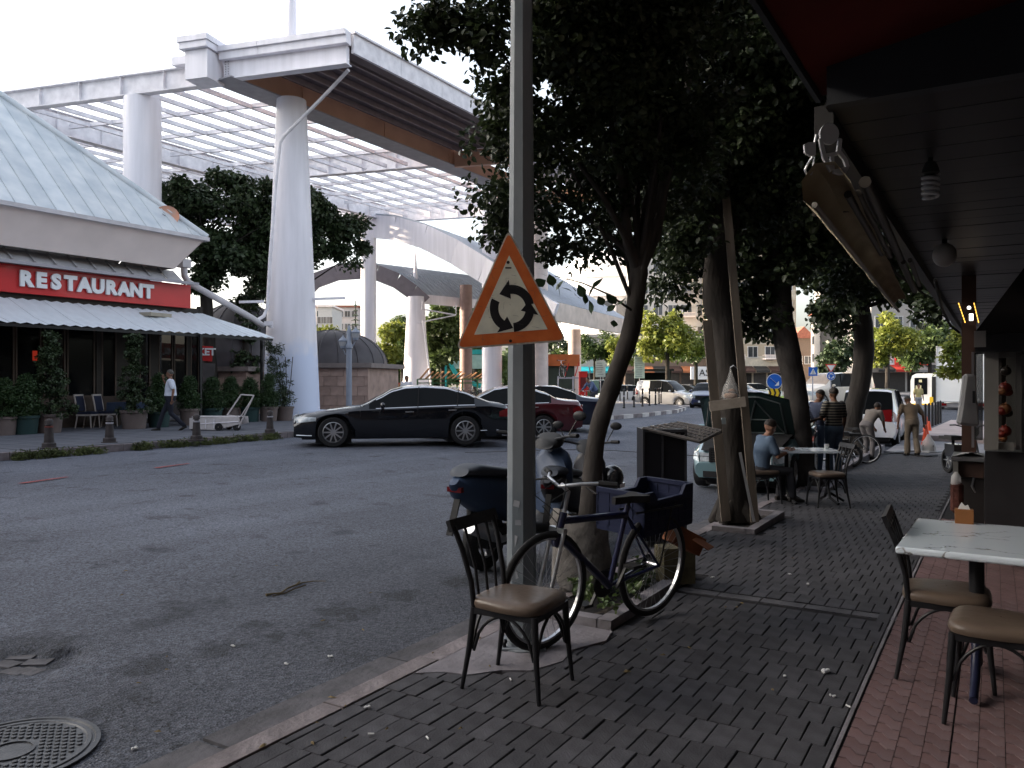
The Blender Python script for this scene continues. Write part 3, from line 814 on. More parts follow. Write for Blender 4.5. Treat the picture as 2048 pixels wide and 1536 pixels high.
# ------------------------------------------------------------ barrel vault with its own spire
va = [W(560, 640, 60), W(590, 585, 60), W(630, 545, 60), W(674, 529, 60), W(719, 526, 60), W(754, 529, 60), W(794, 545, 60), W(825, 567, 60), W(849, 589, 60)]
vext = (W(960, 600, 64) - W(849, 589, 60)) * 2.0; vext.z = 0
vt = thing('barrel_vault', 'grey barrel-vaulted canopy roof with slim spire behind the stone building', 'canopy', PXD(832, 60, 0.1))
m = MB()
for i, (a, b) in enumerate(zip(va[:-1], va[1:])): e_ = vext * (1.0 if i > 2 else 0.12); m.poly([a, b, b + e_, a + e_])
m.build('roof_sheet', M_RIB, vt, world=True)
m = MB()
for i, (a, b) in enumerate(zip(va[:-1], va[1:])):
    dz = Vector((0, 0, 0.62)); m.bar(a - dz, b - dz, 0.2, 1.15)
    if i < 3: continue
    dz = Vector((0, 0, 0.12)); m.bar(a + vext - dz, b + vext - dz, 0.2, 0.25)
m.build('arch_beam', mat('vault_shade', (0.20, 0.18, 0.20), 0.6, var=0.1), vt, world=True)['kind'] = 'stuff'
for k in range(25):
    m = MB(); o_ = vext * (k / 24) + Vector((0, 0, 0.05))
    for a, b in zip(va[3:-1], va[4:]): m.bar(a + o_, b + o_, 0.05, 0.08)
    m.build('roof_rib', M_RIB, vt, world=True)
m = MB(); a = va[-1] - Vector((0, 0, 0.35)); m.bar(a, a + vext, 0.12, 0.7); m.build('eave_fascia', M_WHITE, vt, world=True)
tcol(832, 60, 1.05, 0.62, 0.1, 7.9, parent=vt)
p = PXD(831, 61, 0)
MB().lathe([(0.24, 9.0), (0.1, 10.3), (0.01, 11.9)], 12, (p.x, p.y, 0)).build('spire', M_WHITE, vt, world=True, smooth=50)
m = MB(); m.tube([W(845, 600, 59), W(843, 618, 59), W(912, 630, 59.5), W(912, 608, 59.5)], 0.06, 6); m.tube([W(912, 630, 59.5), W(835, 646, 59)], 0.05, 6)
m.tube([W(846, 640, 58.8), W(862, 770, 58.8)], 0.09, 6)
m.build('brace_pipe', M_WHITE, vt, world=True)

# ============================================================ restaurant with the pyramid roof
M_ROOFB = mat('pale_blue_roof', (0.52, 0.57, 0.61), 0.42, metal=0.1, var=0.09, vscale=1.6, col2=(0.60, 0.62, 0.63), orand=0.06, bump=0.004, bscale=3)
M_CREAM = mat('cream_render', (0.80, 0.70, 0.66), 0.75, var=0.06, vscale=1.0)
M_DWALL = mat('dark_stone_wall', (0.07, 0.052, 0.042), 0.8, var=0.4, vscale=3, bump=0.01, bscale=9)
rs = thing('restaurant_building', 'restaurant with pale blue metal pyramid roof, cream eaves and glass front', 'building', (-30, 10, zl))
EX, EYY, EZ = -23.0, 18.0, 6.45
apex = Vector((-31.5, 9.5, EZ + 8.3))
c1, c2 = Vector((EX, EYY, EZ)), Vector((EX, 1.0, EZ)); c3, c4 = Vector((-40, EYY, EZ)), Vector((-40, 1.0, EZ))
def roof_face(A, B, n):
    for k in range(n):
        t0, t1 = k / n, (k + 1) / n; g = 0.004
        def top(t):                                # point on the hip for that run
            f = 1 - abs(2 * t - 1); base = A.lerp(B, t); mid = A.lerp(B, 0.5); up = apex - mid
            return base + up * f
        a0, a1 = A.lerp(B, t0 + g / n), A.lerp(B, t1 - g / n); b0, b1 = top(t0), top(t1)
        m = MB(); nn = (B - A).cross(apex - A).normalized() * (0.0)
        m.poly([a0, a1, b1, b0]); 
        e = (a1 - a0).normalized() * 0.025
        z = Vector((0, 0, 0.03))
        m.poly([a0, b0, b0 + z, a0 + z]); m.poly([a0 + e, a0 + z + e, b0 + z + e, b0 + e]); m.poly([a0 + z, b0 + z, b0 + z + e, a0 + z + e])
        m.build('roof_panel', M_ROOFB, rs, world=True)
roof_face(c2, c1, 30)
roof_face(c1, c3, 20)
roof_face(c3, c4, 8); roof_face(c4, c2, 8)
m = MB(); m.tube([c1 + Vector((0, 0, 0.03)), apex + Vector((0, 0, 0.05))], 0.11, 8); m.tube([c1 + Vector((-0.5, -0.35, 0.40)), apex], 0.04, 6)
m.build('hip_ridge', M_ROOFB, rs, world=True, smooth=60)
# leaning eave band
BX, BY, BZ = -23.75, 17.3, 5.38
def band(a, b, c, d, n, outw):
    for k in range(n):
        t0, t1 = k / n + 0.002, (k + 1) / n - 0.002
        p = [a.lerp(b, t0), a.lerp(b, t1), c.lerp(d, t1), c.lerp(d, t0)]
        MB().poly(p).build('eave_panel', M_CREAM, rs, world=True)
Bc, Bn = Vector((BX, BY, BZ)), Vector((BX, 1.2, BZ)); Bf = Vector((-39, BY, BZ))
band(Bn, Bc, c2, c1, 1, 1); band(Bc, Bf, c1, c3, 4, 1)
m = MB(); m.bar(c2 + Vector((0.03, 0, -0.04)), c1 + Vector((0.03, 0.03, -0.04)), 0.1, 0.12); m.bar(c1 + Vector((0.03, 0.03, -0.04)), c3 + Vector((0, 0.03, -0.04)), 0.1, 0.12)
m.build('roof_edge', mat('eave_trim', (0.55, 0.53, 0.55), 0.5), rs, world=True)
m = MB(); m.box((-31.6, 9.5, 4.9), (14.4, 14.6, 0.9)); m.build('upper_wall', M_CREAM, rs, world=True)
WX = -24.5
def facY(px, X=WX):
    q = (px - 1024) / FPX; d = X / (CY * q - SY); return (SY * q + CY) * d
# little tile strip above the sign
for k in range(26):
    y0 = 2.2 + k * 0.62
    if y0 > 17.6: break
    m = MB(); m.poly([(WX + 0.62, y0, 5.02), (WX + 0.62, y0 + 0.6, 5.02), (WX + 0.12, y0 + 0.6, 5.40), (WX + 0.12, y0, 5.40)])
    m.bar((WX + 0.63, y0, 5.05), (WX + 0.13, y0, 5.43), 0.05, 0.05); m.build('tile_strip', mat('strip_tile', (0.40, 0.39, 0.40), 0.6, var=0.15), rs, world=True)
m = MB(); m.bar((WX + 0.64, 2, 4.97), (WX + 0.64, 18.3, 4.97), 0.10, 0.09); m.build('strip_gutter', M_GREYST, rs, world=True)
# room behind the glass
m = MB()
m.box((-31.5, 9.5, zl + 0.02), (13.6, 18, 0.02)); m.box((-38.2, 9.5, 2.3), (0.2, 18, 4.3)); m.box((-31.5, 0.4, 2.3), (13.6, 0.2, 4.3)); m.box((-31.5, 9.5, 4.35), (13.6, 18, 0.1)); m.box((-32.7, 18.42, 2.3), (11.2, 0.15, 4.2))
m.build('interior', mat('interior_dark', (0.02, 0.016, 0.014), 0.7), rs, world=True)
m = MB()
for (a, b) in ((-40, -24), (128, 190), (238, 262)):
    y0, y1 = facY(a), facY(b); m.box((WX - 0.06, (y0 + y1) / 2, 2.2), (0.2, y1 - y0, 4.0))
for (a, b) in ((190, 200), (230, 238), (262, 276), (298, 314), (372, 378), (396, 402)):
    y0, y1 = facY(a), facY(b); m.box((WX, (y0 + y1) / 2, 2.2), (0.16, y1 - y0, 4.1))
m.box((WX + 0.0, 9.6, 4.02), (0.3, 18.2, 0.28)); m.build('front_frame', mat('frame_dark', (0.03, 0.024, 0.02), 0.5), rs, world=True)
y0, y1 = facY(-200), facY(262)
m = MB(); m.box((WX + 0.06, (y0 + y1) / 2, 0.62), (0.16, y1 - y0, 0.95)); m.build('plinth', M_DWALL, rs, world=True)
M_SHOPG = mat('tinted_glass', (0.008, 0.009, 0.010), 0.08, var=0.05, alpha=0.8, spec=0.1)
for (a, b, z0, z1) in ((-24, 26, 0.9, 3.8), (28, 80, 0.9, 3.8), (84, 128, 0.9, 3.8), (131, 187, 1.1, 3.8), (200, 230, 0.2, 3.8), (276, 298, 0.9, 3.8), (314, 343, 0.9, 3.8), (345, 372, 0.9, 3.8), (378, 396, 0.9, 3.8)):
    y0, y1 = facY(a), facY(b)
    f = MB(); w = 0.05; cy, cz = (y0 + y1) / 2, (z0 + z1) / 2
    for (c, d) in (((0.06, 0, (z1 - z0) / 2), (0.06, y1 - y0, w)), ((0.06, 0, -(z1 - z0) / 2), (0.06, y1 - y0, w)), ((0.06, (y1 - y0) / 2 - w / 2, 0), (0.06, w, z1 - z0 - w)), ((0.06, -(y1 - y0) / 2 + w / 2, 0), (0.06, w, z1 - z0 - w))): f.box(c, d)
    fo = f.build('window', mat('window_frame_brown', (0.09, 0.065, 0.05), 0.5), rs, loc=(WX + 30, cy - 10, cz - zl))
    MB().box((0.05, 0, 0), (0.012, y1 - y0 - w, z1 - z0 - w)).build('pane', M_SHOPG, fo)
# curtain, glow, red lamp inside
m = MB()
for k in range(9): m.tube([(WX - 0.35, facY(278) + k * 0.055, 1.0), (WX - 0.35, facY(278) + k * 0.055, 3.7)], 0.04, 6)
m.build('curtain', mat('grey_curtain', (0.42, 0.44, 0.48), 0.9), rs, world=True)
lamp = MB().box((WX - 3.2, facY(12), 3.0), (0.1, 1.1, 0.5)).build('wall_panel', mat('orange_glow', (0.3, 0.12, 0.03), 0.6, emit=(1.0, 0.35, 0.1), estr=0.12), rs, world=True)
MB().box((WX - 0.5, facY(88), 2.35), (0.05, 0.12, 0.3)).build('indicator_lamp', mat('red_glow', (0.5, 0.03, 0.02), 0.5, emit=(1, 0.08, 0.04), estr=1.2), rs, world=True)
# sign band
sg = thing('shop_sign', 'red sign band with white raised letters RESTAURANT above the awning', 'sign', (WX + 0.3, 12.0, 4.1))
MB().box((WX + 0.28, (18.2 + 2) / 2, 4.53), (0.16, 16.2, 0.80)).build('sign_board', mat('sign_red', (0.50, 0.028, 0.03), 0.4, var=0.06, coat=0.2), sg, world=True)
ltr = mat('sign_white', (0.72, 0.73, 0.75), 0.4, var=0.03)
ys_, ye_ = facY(34, -24.13), facY(306, -24.13)
word = 'RESTAURANT'; adv = (ye_ - ys_) / len(word)
for k, ch in enumerate(word):
    me = text_mesh(ch, 0.59, 0.035, ltr, bold=0.034, sx=1.0)
    o = obj('letter', me, sg, loc=(0.085 + 0.035, ys_ + adv * (k + 0.5) - 12.0, 4.53 - 4.1), rot=(R(90), 0, R(90)))
# market sign seen through the corner panes
ms = thing('market_sign', 'red band with white MARKET lettering glimpsed through the corner glass', 'sign', (-30, 24, zl))
a, b = W(312, 700, 33), W(425, 708, 33.5)
t = (b - a).normalized(); n = t.cross(Vector((0, 0, 1)))
MB().bar(a, b, 0.08, 0.62).build('sign_board', mat('sign_red2', (0.45, 0.03, 0.03), 0.5), ms, world=True)
MB().bar(a - Vector((0, 0, 1.9)) + t * 0.1, b - Vector((0, 0, 1.9)), 0.06, 3.0).build('panel', mat('sign_back', (0.10, 0.09, 0.09), 0.6), ms, world=True)
me = text_mesh('ALIK MARKET', 0.40, 0.01, ltr, bold=0.015)
c = (a + b) / 2 + n * 0.06; o = obj('lettering', me, ms, loc=c - ms.location, rot=(R(90), 0, math.atan2(t.y, t.x)))
# awning of corrugated translucent sheet
aw = thing('corrugated_awning', 'long pale corrugated awning sloping out below the red sign', 'awning', (-22.2, 12, 3.1))
for k in range(17):
    y0 = 3.2 + k * 1.0; y1 = y0 + 0.992; m = MB(); n_ = 12; vs = []; fs = []
    for j in range(n_ + 1):
        y = y0 + (y1 - y0) * j / n_; w = 0.022 * math.sin(j / n_ * 2 * PI * 3)
        cut = 1.0 if y1 < 20.2 else 1.0
        xi = WX + 0.2; 
        vs += [(-22.15, y, 3.13 + w), (-22.9, y, 3.36 + w), (xi, y if y < 18.6 else 18.6 + (y - 18.6) * 0.15, 3.98 + w)]
    for j in range(n_):
        for i in range(2): fs.append((j * 3 + i, j * 3 + 3 + i, j * 3 + 4 + i, j * 3 + 1 + i))
    m.add(vs, fs).build('awning_sheet', mat('awning_white', (0.66, 0.70, 0.74), 0.5, var=0.05, orand=0.03), aw, world=True, smooth=60)
m = MB(); m.bar((-22.2, 3.2, 3.06), (-22.2, 20.15, 3.06), 0.06, 0.08)
for y in (5, 8.5, 12, 15.5): m.bar((-22.2, y, 3.05), (WX, y, 3.85), 0.05, 0.05)
m.build('awning_frame', M_BLACK, aw, world=True)
for px, d in ((401, 26.0), (523, 29.0)):
    q = PXD(px, d, 0); MB().bar((q.x, q.y, zl), (q.x, q.y, 3.1), 0.07, 0.07).build('awning_post', M_BLACK, aw, world=True)
b = MB(); b.bar(W(290, 628, 26), W(332, 632, 27), 0.45, 0.12); tag(b.build('folded_cloth', mat('beige_cloth', (0.33, 0.30, 0.24), 0.9), world=W(310, 632, 26.5)), 'folded beige cloth lying on top of the corrugated awning', 'cloth')
# downpipe and roof clutter
dp = MB(); dp.box(W(368, 527, 28.6), (0.34, 0.34, 0.3)); dp.tube([W(368, 532, 28.6), W(369, 552, 28.6), W(378, 566, 28.6), W(440, 600, 29), W(505, 637, 29.6), W(526, 652, 30)], 0.12, 10)
tag(dp.build('downpipe', mat('pipe_white', (0.55, 0.53, 0.54), 0.5, var=0.1), world=W(368, 532, 28.6), smooth=50), 'white downpipe running from the restaurant eave across to the tapered column', 'pipe')
sdish = thing('satellite_dish', 'rusty tilted satellite dish at the lower corner of the metal roof', 'satellite dish', W(322, 447, 26.7))
m = MB(); m.lathe([(0.02, 0.0), (0.2, 0.02), (0.36, 0.07), (0.38, 0.09)], 20); 
o = m.build('dish', mat('rusty_dish', (0.50, 0.42, 0.38), 0.6, var=0.3, col2=(0.45, 0.2, 0.12), vscale=4), sdish, smooth=60); o.rotation_euler = (R(70), R(-20), R(60)); o.location = (0.05, 0.2, 0.25)
MB().tube([(0, 0, -0.25), (0, 0, 0.2), (0.05, 0.18, 0.28)], 0.025, 6).build('stand', M_GREYST, sdish)
MB().tube([(0.05, 0.2, 0.25), (0.35, -0.2, 0.25)], 0.015, 6).build('feed_arm', M_GREYST, sdish)
m = MB(); m.box(W(290, 442, 26.3), (0.3, 0.22, 0.25), rz=0.5); m.box(W(298, 446, 26.2), (0.15, 0.2, 0.15), rz=0.2)
tag(m.build('roof_unit', mat('unit_box', (0.4, 0.36, 0.3), 0.6), world=W(290, 442, 26.3)), 'small box unit on the metal roof beside the dish', 'roof box')

# ============================================================ stone building with lead dome; second dome behind the restaurant
M_STONE = mat('ashlar_stone', (0.36, 0.26, 0.22), 0.85, var=0.22, vscale=2.5, bump=0.008, bscale=10, orand=0.12)
M_LEAD = mat('lead_dome', (0.085, 0.078, 0.085), 0.55, var=0.2, vscale=1.5)
def domed(name, label, pc, w, dpt, h, dome_r, dome_h, rz, drum=True, dome_off=(0, 0)):
    t = thing(name, label, 'building', pc, rz)
    MB().box((0, 0, h / 2), (w - 0.1, dpt - 0.1, h)).build('wall', M_STONE, t)
    row = 0; z = 0.0
    while z < h - 0.1:
        bh = 0.42; x = -w / 2 - (0.3 if row % 2 else 0)
        while x < w / 2:
            bw = 0.62; x0, x1 = max(x, -w / 2), min(x + bw, w / 2)
            if x1 - x0 > 0.06: MB().box((0, 0, 0), (x1 - x0 - 0.015, 0.07, min(bh, h - z) - 0.015)).build('stone_block', M_STONE, t, loc=((x0 + x1) / 2, -dpt / 2 - 0.01 + rnd.uniform(-0.006, 0.006), z + min(bh, h - z) / 2))
            x += bw
        z += bh; row += 1
    MB().box((0, 0, h + 0.1), (w + 0.4, dpt + 0.4, 0.2)).build('cornice', mat('cornice_stone', (0.2, 0.17, 0.16), 0.85), t)
    prof = [(dome_r * math.cos(a), h + 0.2 + dome_h * math.sin(a)) for a in [i * PI / 2 / 10 for i in range(11)]]
    MB().lathe(prof, 36, (dome_off[0], dome_off[1], 0)).build('dome', M_LEAD, t, smooth=60)
    for k in range(18):
        a = 2 * PI * k / 18
        MB().tube([(dome_off[0] + (r + 0.01) * math.cos(a), dome_off[1] + (r + 0.01) * math.sin(a), z) for r, z in prof], 0.028, 5).build('dome_rib', M_LEAD, t)
    return t
domed('domed_stone_building', 'low ashlar stone building with dark lead dome beside the big tapered column', PXD(695, 36.5, 0.1), 3.6, 4, 2.05, 2.6, 1.65, R(20), dome_off=(-1.45, 1.6))
domed('fountain_dome', 'dark lead dome on low stone walls seen through the restaurant porch', PXD(472, 37, 0.1), 4.6, 4.4, 1.9, 2.5, 3.0, R(12), dome_off=(0.2, 0))

# ============================================================ shop row on the right (the building the seats stand against)
sb = thing('shop_building', 'dark shop front with low ceiling over the pavement seats on the right', 'building', (4, 10, -0.2))
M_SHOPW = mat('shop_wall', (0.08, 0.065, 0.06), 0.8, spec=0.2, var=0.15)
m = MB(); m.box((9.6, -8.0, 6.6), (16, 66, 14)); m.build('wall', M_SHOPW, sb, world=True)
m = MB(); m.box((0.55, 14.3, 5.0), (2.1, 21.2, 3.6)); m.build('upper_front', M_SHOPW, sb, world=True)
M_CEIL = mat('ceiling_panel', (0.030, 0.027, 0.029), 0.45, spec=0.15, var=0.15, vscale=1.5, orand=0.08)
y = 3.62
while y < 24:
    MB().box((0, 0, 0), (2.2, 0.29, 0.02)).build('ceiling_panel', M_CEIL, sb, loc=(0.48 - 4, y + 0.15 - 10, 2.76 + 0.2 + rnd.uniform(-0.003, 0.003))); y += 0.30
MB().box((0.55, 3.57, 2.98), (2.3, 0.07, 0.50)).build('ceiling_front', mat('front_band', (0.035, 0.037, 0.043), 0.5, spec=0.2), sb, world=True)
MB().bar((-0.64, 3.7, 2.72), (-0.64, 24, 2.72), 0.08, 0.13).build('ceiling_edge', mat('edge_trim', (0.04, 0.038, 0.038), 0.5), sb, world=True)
m = MB(); m.bar((-0.62, 3.62, 2.95), (-0.62, 3.62, 3.10), 0.04, 0.04); m.build('bracket', M_SOFF, sb, world=True)
MB().bar((-0.245, 10.3, walkz(-.36, 10.3)), (-0.245, 10.3, 2.75), 0.14, 0.14).build('post', mat('brown_post', (0.05, 0.025, 0.018), 0.6), sb, world=True)
MB().bar((0.5, 24.1, -0.5), (0.5, 24.1, 3.4), 0.5, 0.3).build('pillar', M_SHOPW, sb, world=True)
cv = thing('red_canvas', 'dark red canvas awning stretched overhead at the top right', 'awning', (0.3, 1, 2.9))
m = MB(); m.poly([(-0.68, -4, 2.82), (2.2, -4, 3.35), (2.2, 3.5, 3.35), (-0.68, 3.86, 2.88)]); m.build('canvas', mat('canvas_red', (0.10, 0.012, 0.01), 0.9, var=0.2), cv, world=True)
MB().tube([(-0.69, -4, 2.81), (-0.69, 3.86, 2.87)], 0.02, 6).build('hem_rod', M_BLACK, cv, world=True)
# folding-arm awning box hanging in front of the ceiling
fa = thing('folding_awning', 'beige retracted folding-arm awning with grey end bracket hanging over the pavement', 'awning', (-0.7, 3.2, 2.4))
M_BEIGE = mat('beige_canvas', (0.40, 0.33, 0.22), 0.85, var=0.2, vscale=3)
pa, pb = Vector((-0.535, 3.08, 0)), Vector((-0.74, 8.2, 0))
m = MB(); n = 14; prof = [(0.09, 2.30), (0.04, 2.37), (-0.03, 2.38), (-0.075, 2.32), (-0.07, 2.25), (-0.03, 2.21)]
vs = []; fs = []
for i in range(n + 1):
    t = i / n; c = pa.lerp(pb, t); sc_ = 1 - 0.25 * t
    for (u, z) in prof: vs.append((c.x + u * sc_ + 0.004 * math.sin(i * 2.3), c.y, 2.235 + (z - 2.235) * sc_ + 0.0 + 0.004 * math.sin(i * 1.7 + u * 30)))
k = len(prof)
for i in range(n):
    for j in range(k - 1): fs.append((i * k + j, i * k + j + 1, (i + 1) * k + j + 1, (i + 1) * k + j))
m.add(vs, fs).build('valance', M_BEIGE, fa, world=True, smooth=60)
m = MB(); m.tube([(pa.x - 0.03, pa.y, 2.225), (pb.x - 0.02, pb.y, 2.225)], 0.012, 6); m.build('front_bar', mat('awning_bar', (0.3, 0.28, 0.25), 0.5), fa, world=True)
for dx, dz, r, y0, y1 in ((0.03, 2.33, 0.016, 3.45, 5.1), (0.06, 2.34, 0.016, 3.5, 5.3), (0.10, 2.36, 0.024, 3.4, 7.6), (0.04, 2.33, 0.015, 5.6, 6.8), (0.08, 2.34, 0.015, 5.6, 7.0)):
    MB().tube([(pa.x + dx, y0, dz), (pa.x + dx - (y1 - y0) * 0.035, y1, dz - 0.01)], r, 8).build('arm', mat('arm_metal', (0.075, 0.066, 0.058), 0.5, metal=0.2), fa, world=True, smooth=60)
m = MB(); m.box((-0.66, 3.95, 2.42), (0.16, 0.10, 0.05)); m.box((-0.62, 5.55, 2.40), (0.12, 0.18, 0.06)); m.box((-0.66, 4.1, 2.39), (0.2, 0.03, 0.015)); m.box((-0.64, 4.0, 2.375), (0.2, 0.02, 0.015)); m.build('elbow', mat('arm_metal', (0.2, 0.2, 0.2)), fa, world=True)
# end bracket: outline with two openings (built as a plate of bars and rings)
EB = W(1662, 300, 2.95)
bx = Vector((CY, SY, 0)); bz = Vector((0, 0, 1)); bn = bx.cross(bz)
def EP(u, v, w=0.0): return EB + bx * (u * 3.12 / FPX) + bz * (-v * 3.12 / FPX) + bn * w
M_CAST = mat('cast_grey', (0.5, 0.5, 0.52), 0.45, metal=0.3)
br = MB()
def ring(cx, cy, r_, w_, n_=18, a0=0, a1=2 * PI, th=0.012):
    pts = [EP(cx + r_ * math.cos(a0 + (a1 - a0) * i / n_), cy + r_ * math.sin(a0 + (a1 - a0) * i / n_)) for i in range(n_ + 1)]
    for p_, q_ in zip(pts[:-1], pts[1:]): br.bar(p_, q_, th, w_ * 3.12 / FPX, up=bn.cross((q_ - p_)))
disc = [(18 * math.cos(a) - 4, 20 * math.sin(a) - 30) for a in [i * PI / 10 for i in range(20)]]
def plate(pts, th=0.014, mm=br):
    n_ = len(pts); vs = [EP(u, v, th / 2) for u, v in pts] + [EP(u, v, -th / 2) for u, v in pts]
    mm.add(vs, [tuple(range(n_)), tuple(reversed(range(n_, 2 * n_)))] + [(i, (i + 1) % n_, n_ + (i + 1) % n_, n_ + i) for i in range(n_)])
plate(disc)
plate([(-24, -20), (-18, -22), (-10, 10), (4, 38), (-2, 42), (-16, 16)])
plate([(14, -22), (20, -20), (18, 2), (30, 18), (34, 32), (28, 34), (22, 18), (10, 4)])
plate([(-14, 8), (10, 4), (12, 10), (-12, 14)])
plate([(-2, 12), (4, 11), (6, 38), (0, 36)])
plate([(4, 38), (28, 32), (33, 34), (28, 44), (16, 48), (4, 44)])
plate([(-52, -10), (-44, -14), (-30, -14), (-30, 10), (-40, 12), (-50, 6)])
br.build('end_bracket', M_CAST, fa, world=True, fix=True)
hb = MB(); hb.tube([EP(-4 + 5 * math.cos(a), -30 + 5 * math.sin(a), -0.02) for a in [i * PI / 5 for i in range(11)]], 0.004, 5)
for s_, a0 in ((12, 0.3), (12, 3.4)): hb.tube([EP(-4 + s_ * math.cos(a0 + i * 0.35), -30 + s_ * math.sin(a0 + i * 0.35), -0.014) for i in range(7)], 0.004, 5)
hb.build('bracket_slot', M_BLACK, fa, world=True)
MB().tube([EP(-24, -32, -0.02), EP(-28, -10, -0.02), EP(-30, 10, -0.03), EP(-38, 22, -0.03), EP(-44, 34, -0.03), EP(-40, 42, -0.03), EP(-32, 42, -0.03), EP(-28, 30, -0.03), EP(-26, 8, -0.03)], 0.0045, 6).build('crank_hook', M_ALU, fa, world=True, smooth=60)

# ============================================================ background buildings
eb_ = thing('unseen_sky_block', 'unseen block added behind the viewpoint to cut the sky light', 'building', (-18, -34, 0)); MB().box((0, 0, 6.5), (90, 14, 13)).build('wall', mat('row_render2', (0.30, 0.26, 0.24), 0.85), eb_); MB().box((0, 0, 13.2), (90.6, 14.6, 0.4)).build('roof', M_GREYST, eb_)  # out of view, added to hold back sky light from behind the camera
lr = thing('unseen_shade_block', 'tall unseen block added left of the picture to shade the square', 'building', (-74, -20, 0)); MB().box((0, 0, 15), (14, 84, 30)).build('wall', mat('row_render', (0.4, 0.36, 0.33), 0.85), lr); MB().box((0, 0, 30.2), (14.6, 84.6, 0.4)).build('roof', M_GREYST, lr)  # out of view, added as a sun blocker for the square and canopy
M_WINF = mat('window_frame_white', (0.50, 0.50, 0.50), 0.5)
def building(name, label, px0, px1, d, h, cols, wallm, rz=0.0, gf=3.8, fh=3.0, shop=None, balc=(), dep=14, roofm=None, z0=0.1, winw=1.3, base_d=None, stripes=None, pitched=False, awn=None):
    a, b = PXD(px0, d, z0), PXD(px1, d, z0); w = (b - a).length; c = (a + b) / 2
    t = thing(name, label, 'building', c, YAW + rz)
    MB().box((0, dep / 2, h / 2), (w, dep, h)).build('wall', wallm, t)
    if pitched:
        MB().prism([(-w / 2 - 0.5, h), (w / 2 + 0.5, h), (0, h + 2.2)], -0.5, dep + 0.5, 'xz').build('roof', roofm, t, fix=True)
    else:
        MB().box((0, dep / 2, h + 0.2), (w + 0.7, dep + 0.7, 0.4)).build('roof', roofm or M_CREAM, t)
    nf = int((h - gf) / fh); cw = w / cols; wm = None; pm = None
    for f in range(nf):
        z = gf + f * fh + 1.6
        for k in range(cols):
            x = -w / 2 + cw * (k + 0.5)
            if wm is None:
                mm = MB(); ww, hh = winw, 1.45
                for (c_, d_) in (((0, 0, hh / 2), (ww + 0.16, 0.12, 0.08)), ((0, 0, -hh / 2), (ww + 0.24, 0.2, 0.08)), ((ww / 2, 0, 0), (0.08, 0.12, hh)), ((-ww / 2, 0, 0), (0.08, 0.12, hh)), ((0.05, 0, 0), (0.06, 0.1, hh))): mm.box(c_, d_)
                o = mm.build('window', M_WINF, t, loc=(x, -0.06, z)); wm = o.data
                pm = MB().box((0, -0.02, 0), (ww, 0.04, 1.4)).build('pane', mat('far_window_glass', (0.05, 0.055, 0.065), 0.12, orand=0.5, spec=0.6), o).data
            else:
                o = obj('window', wm, t, loc=(x, -0.06, z)); obj('pane', pm, o)
            if k in balc:
                m = MB(); m.box((0, -0.65, -0.95), (cw * 0.86, 1.3, 0.14)); m.box((0, -1.27, -0.45), (cw * 0.86, 0.05, 0.08))
                m.box((-cw * 0.42, -0.65, -0.45), (0.05, 1.2, 0.06)); m.box((cw * 0.42, -0.65, -0.45), (0.05, 1.2, 0.06))
                nb = 9
                for j in range(nb + 1): m.box((-cw * 0.42 + cw * 0.84 * j / nb, -1.27, -0.68), (0.035, 0.035, 0.44))
                m.build('balcony', M_CONC if f % 2 else M_CREAM, t, loc=(x, 0, z))
                MB().box((0, -1.22, -0.68), (cw * 0.84, 0.02, 0.42)).build('balcony_panel', mat('balcony_panel', (0.42, 0.40, 0.39), 0.6, orand=0.25), t, loc=(x, 0, z))
    if stripes:
        for f in range(nf):
            MB().box((0, -0.015, 0), (w * 0.98, 0.03, fh * 0.45)).build('facade_band', stripes, t, loc=(0, 0, gf + f * fh + 0.35))
    if shop:
        n = shop
        for k in range(n):
            x = -w / 2 + w * (k + 0.5) / n
            MB().box((0, -0.03, 1.35), (w / n * 0.86, 0.1, 2.4)).build('shop_window', mat('shop_glass', (0.03, 0.028, 0.028), 0.15, orand=0.6), t, loc=(x, 0, 0))
            m = MB(); m.add([(-w / n * 0.46, 0, 3.5), (w / n * 0.46, 0, 3.5), (w / n * 0.46, -1.6, 2.9), (-w / n * 0.46, -1.6, 2.9), (-w / n * 0.46, -1.6, 2.6), (w / n * 0.46, -1.6, 2.6)], [(0, 1, 2, 3), (3, 2, 5, 4)])
            m.build('shop_awning', (awn or [mat('awn_brown', (0.06, 0.035, 0.03), 0.8), mat('awn_dark', (0.03, 0.03, 0.03), 0.8)])[k % len(awn or [1, 2])], t, loc=(x, 0, 0))
    return t
M_BW = mat('white_render', (0.50, 0.48, 0.46), 0.85, var=0.06)
M_BB = mat('beige_render', (0.40, 0.34, 0.26), 0.85, var=0.06)
M_BT = mat('tan_render', (0.27, 0.22, 0.16), 0.85, var=0.08)
M_BG = mat('grey_render', (0.33, 0.31, 0.29), 0.85, var=0.08)
M_BR = mat('brown_render', (0.16, 0.12, 0.095), 0.85, var=0.08)
M_RT = mat('red_roof_tiles', (0.26, 0.10, 0.07), 0.8, var=0.2)
aw1 = [mat('awn_brown', (0.06, 0.035, 0.03), 0.8), mat('awn_orange', (0.35, 0.13, 0.06), 0.8), mat('awn_dark', (0.03, 0.03, 0.03), 0.8)]
building('white_apartment_block', 'white apartment block with balconies behind the round lit tree', 1272, 1418, 112, 20.5, 5, M_BW, shop=6, balc=(3,), awn=aw1, roofm=M_BW)
building('podium_building', 'low brown two-storey block with awnings below the white apartments', 1250, 1416, 109.5, 7.2, 6, M_BR, shop=6, awn=aw1, winw=2.0, dep=2)
building('beige_apartment_block', 'beige striped apartment block with glazed balconies right of the braced tree', 1418, 1592, 108, 19.0, 5, M_BB, shop=6, balc=(1, 3), stripes=mat('pale_band', (0.50, 0.46, 0.38), 0.85), roofm=M_BB)
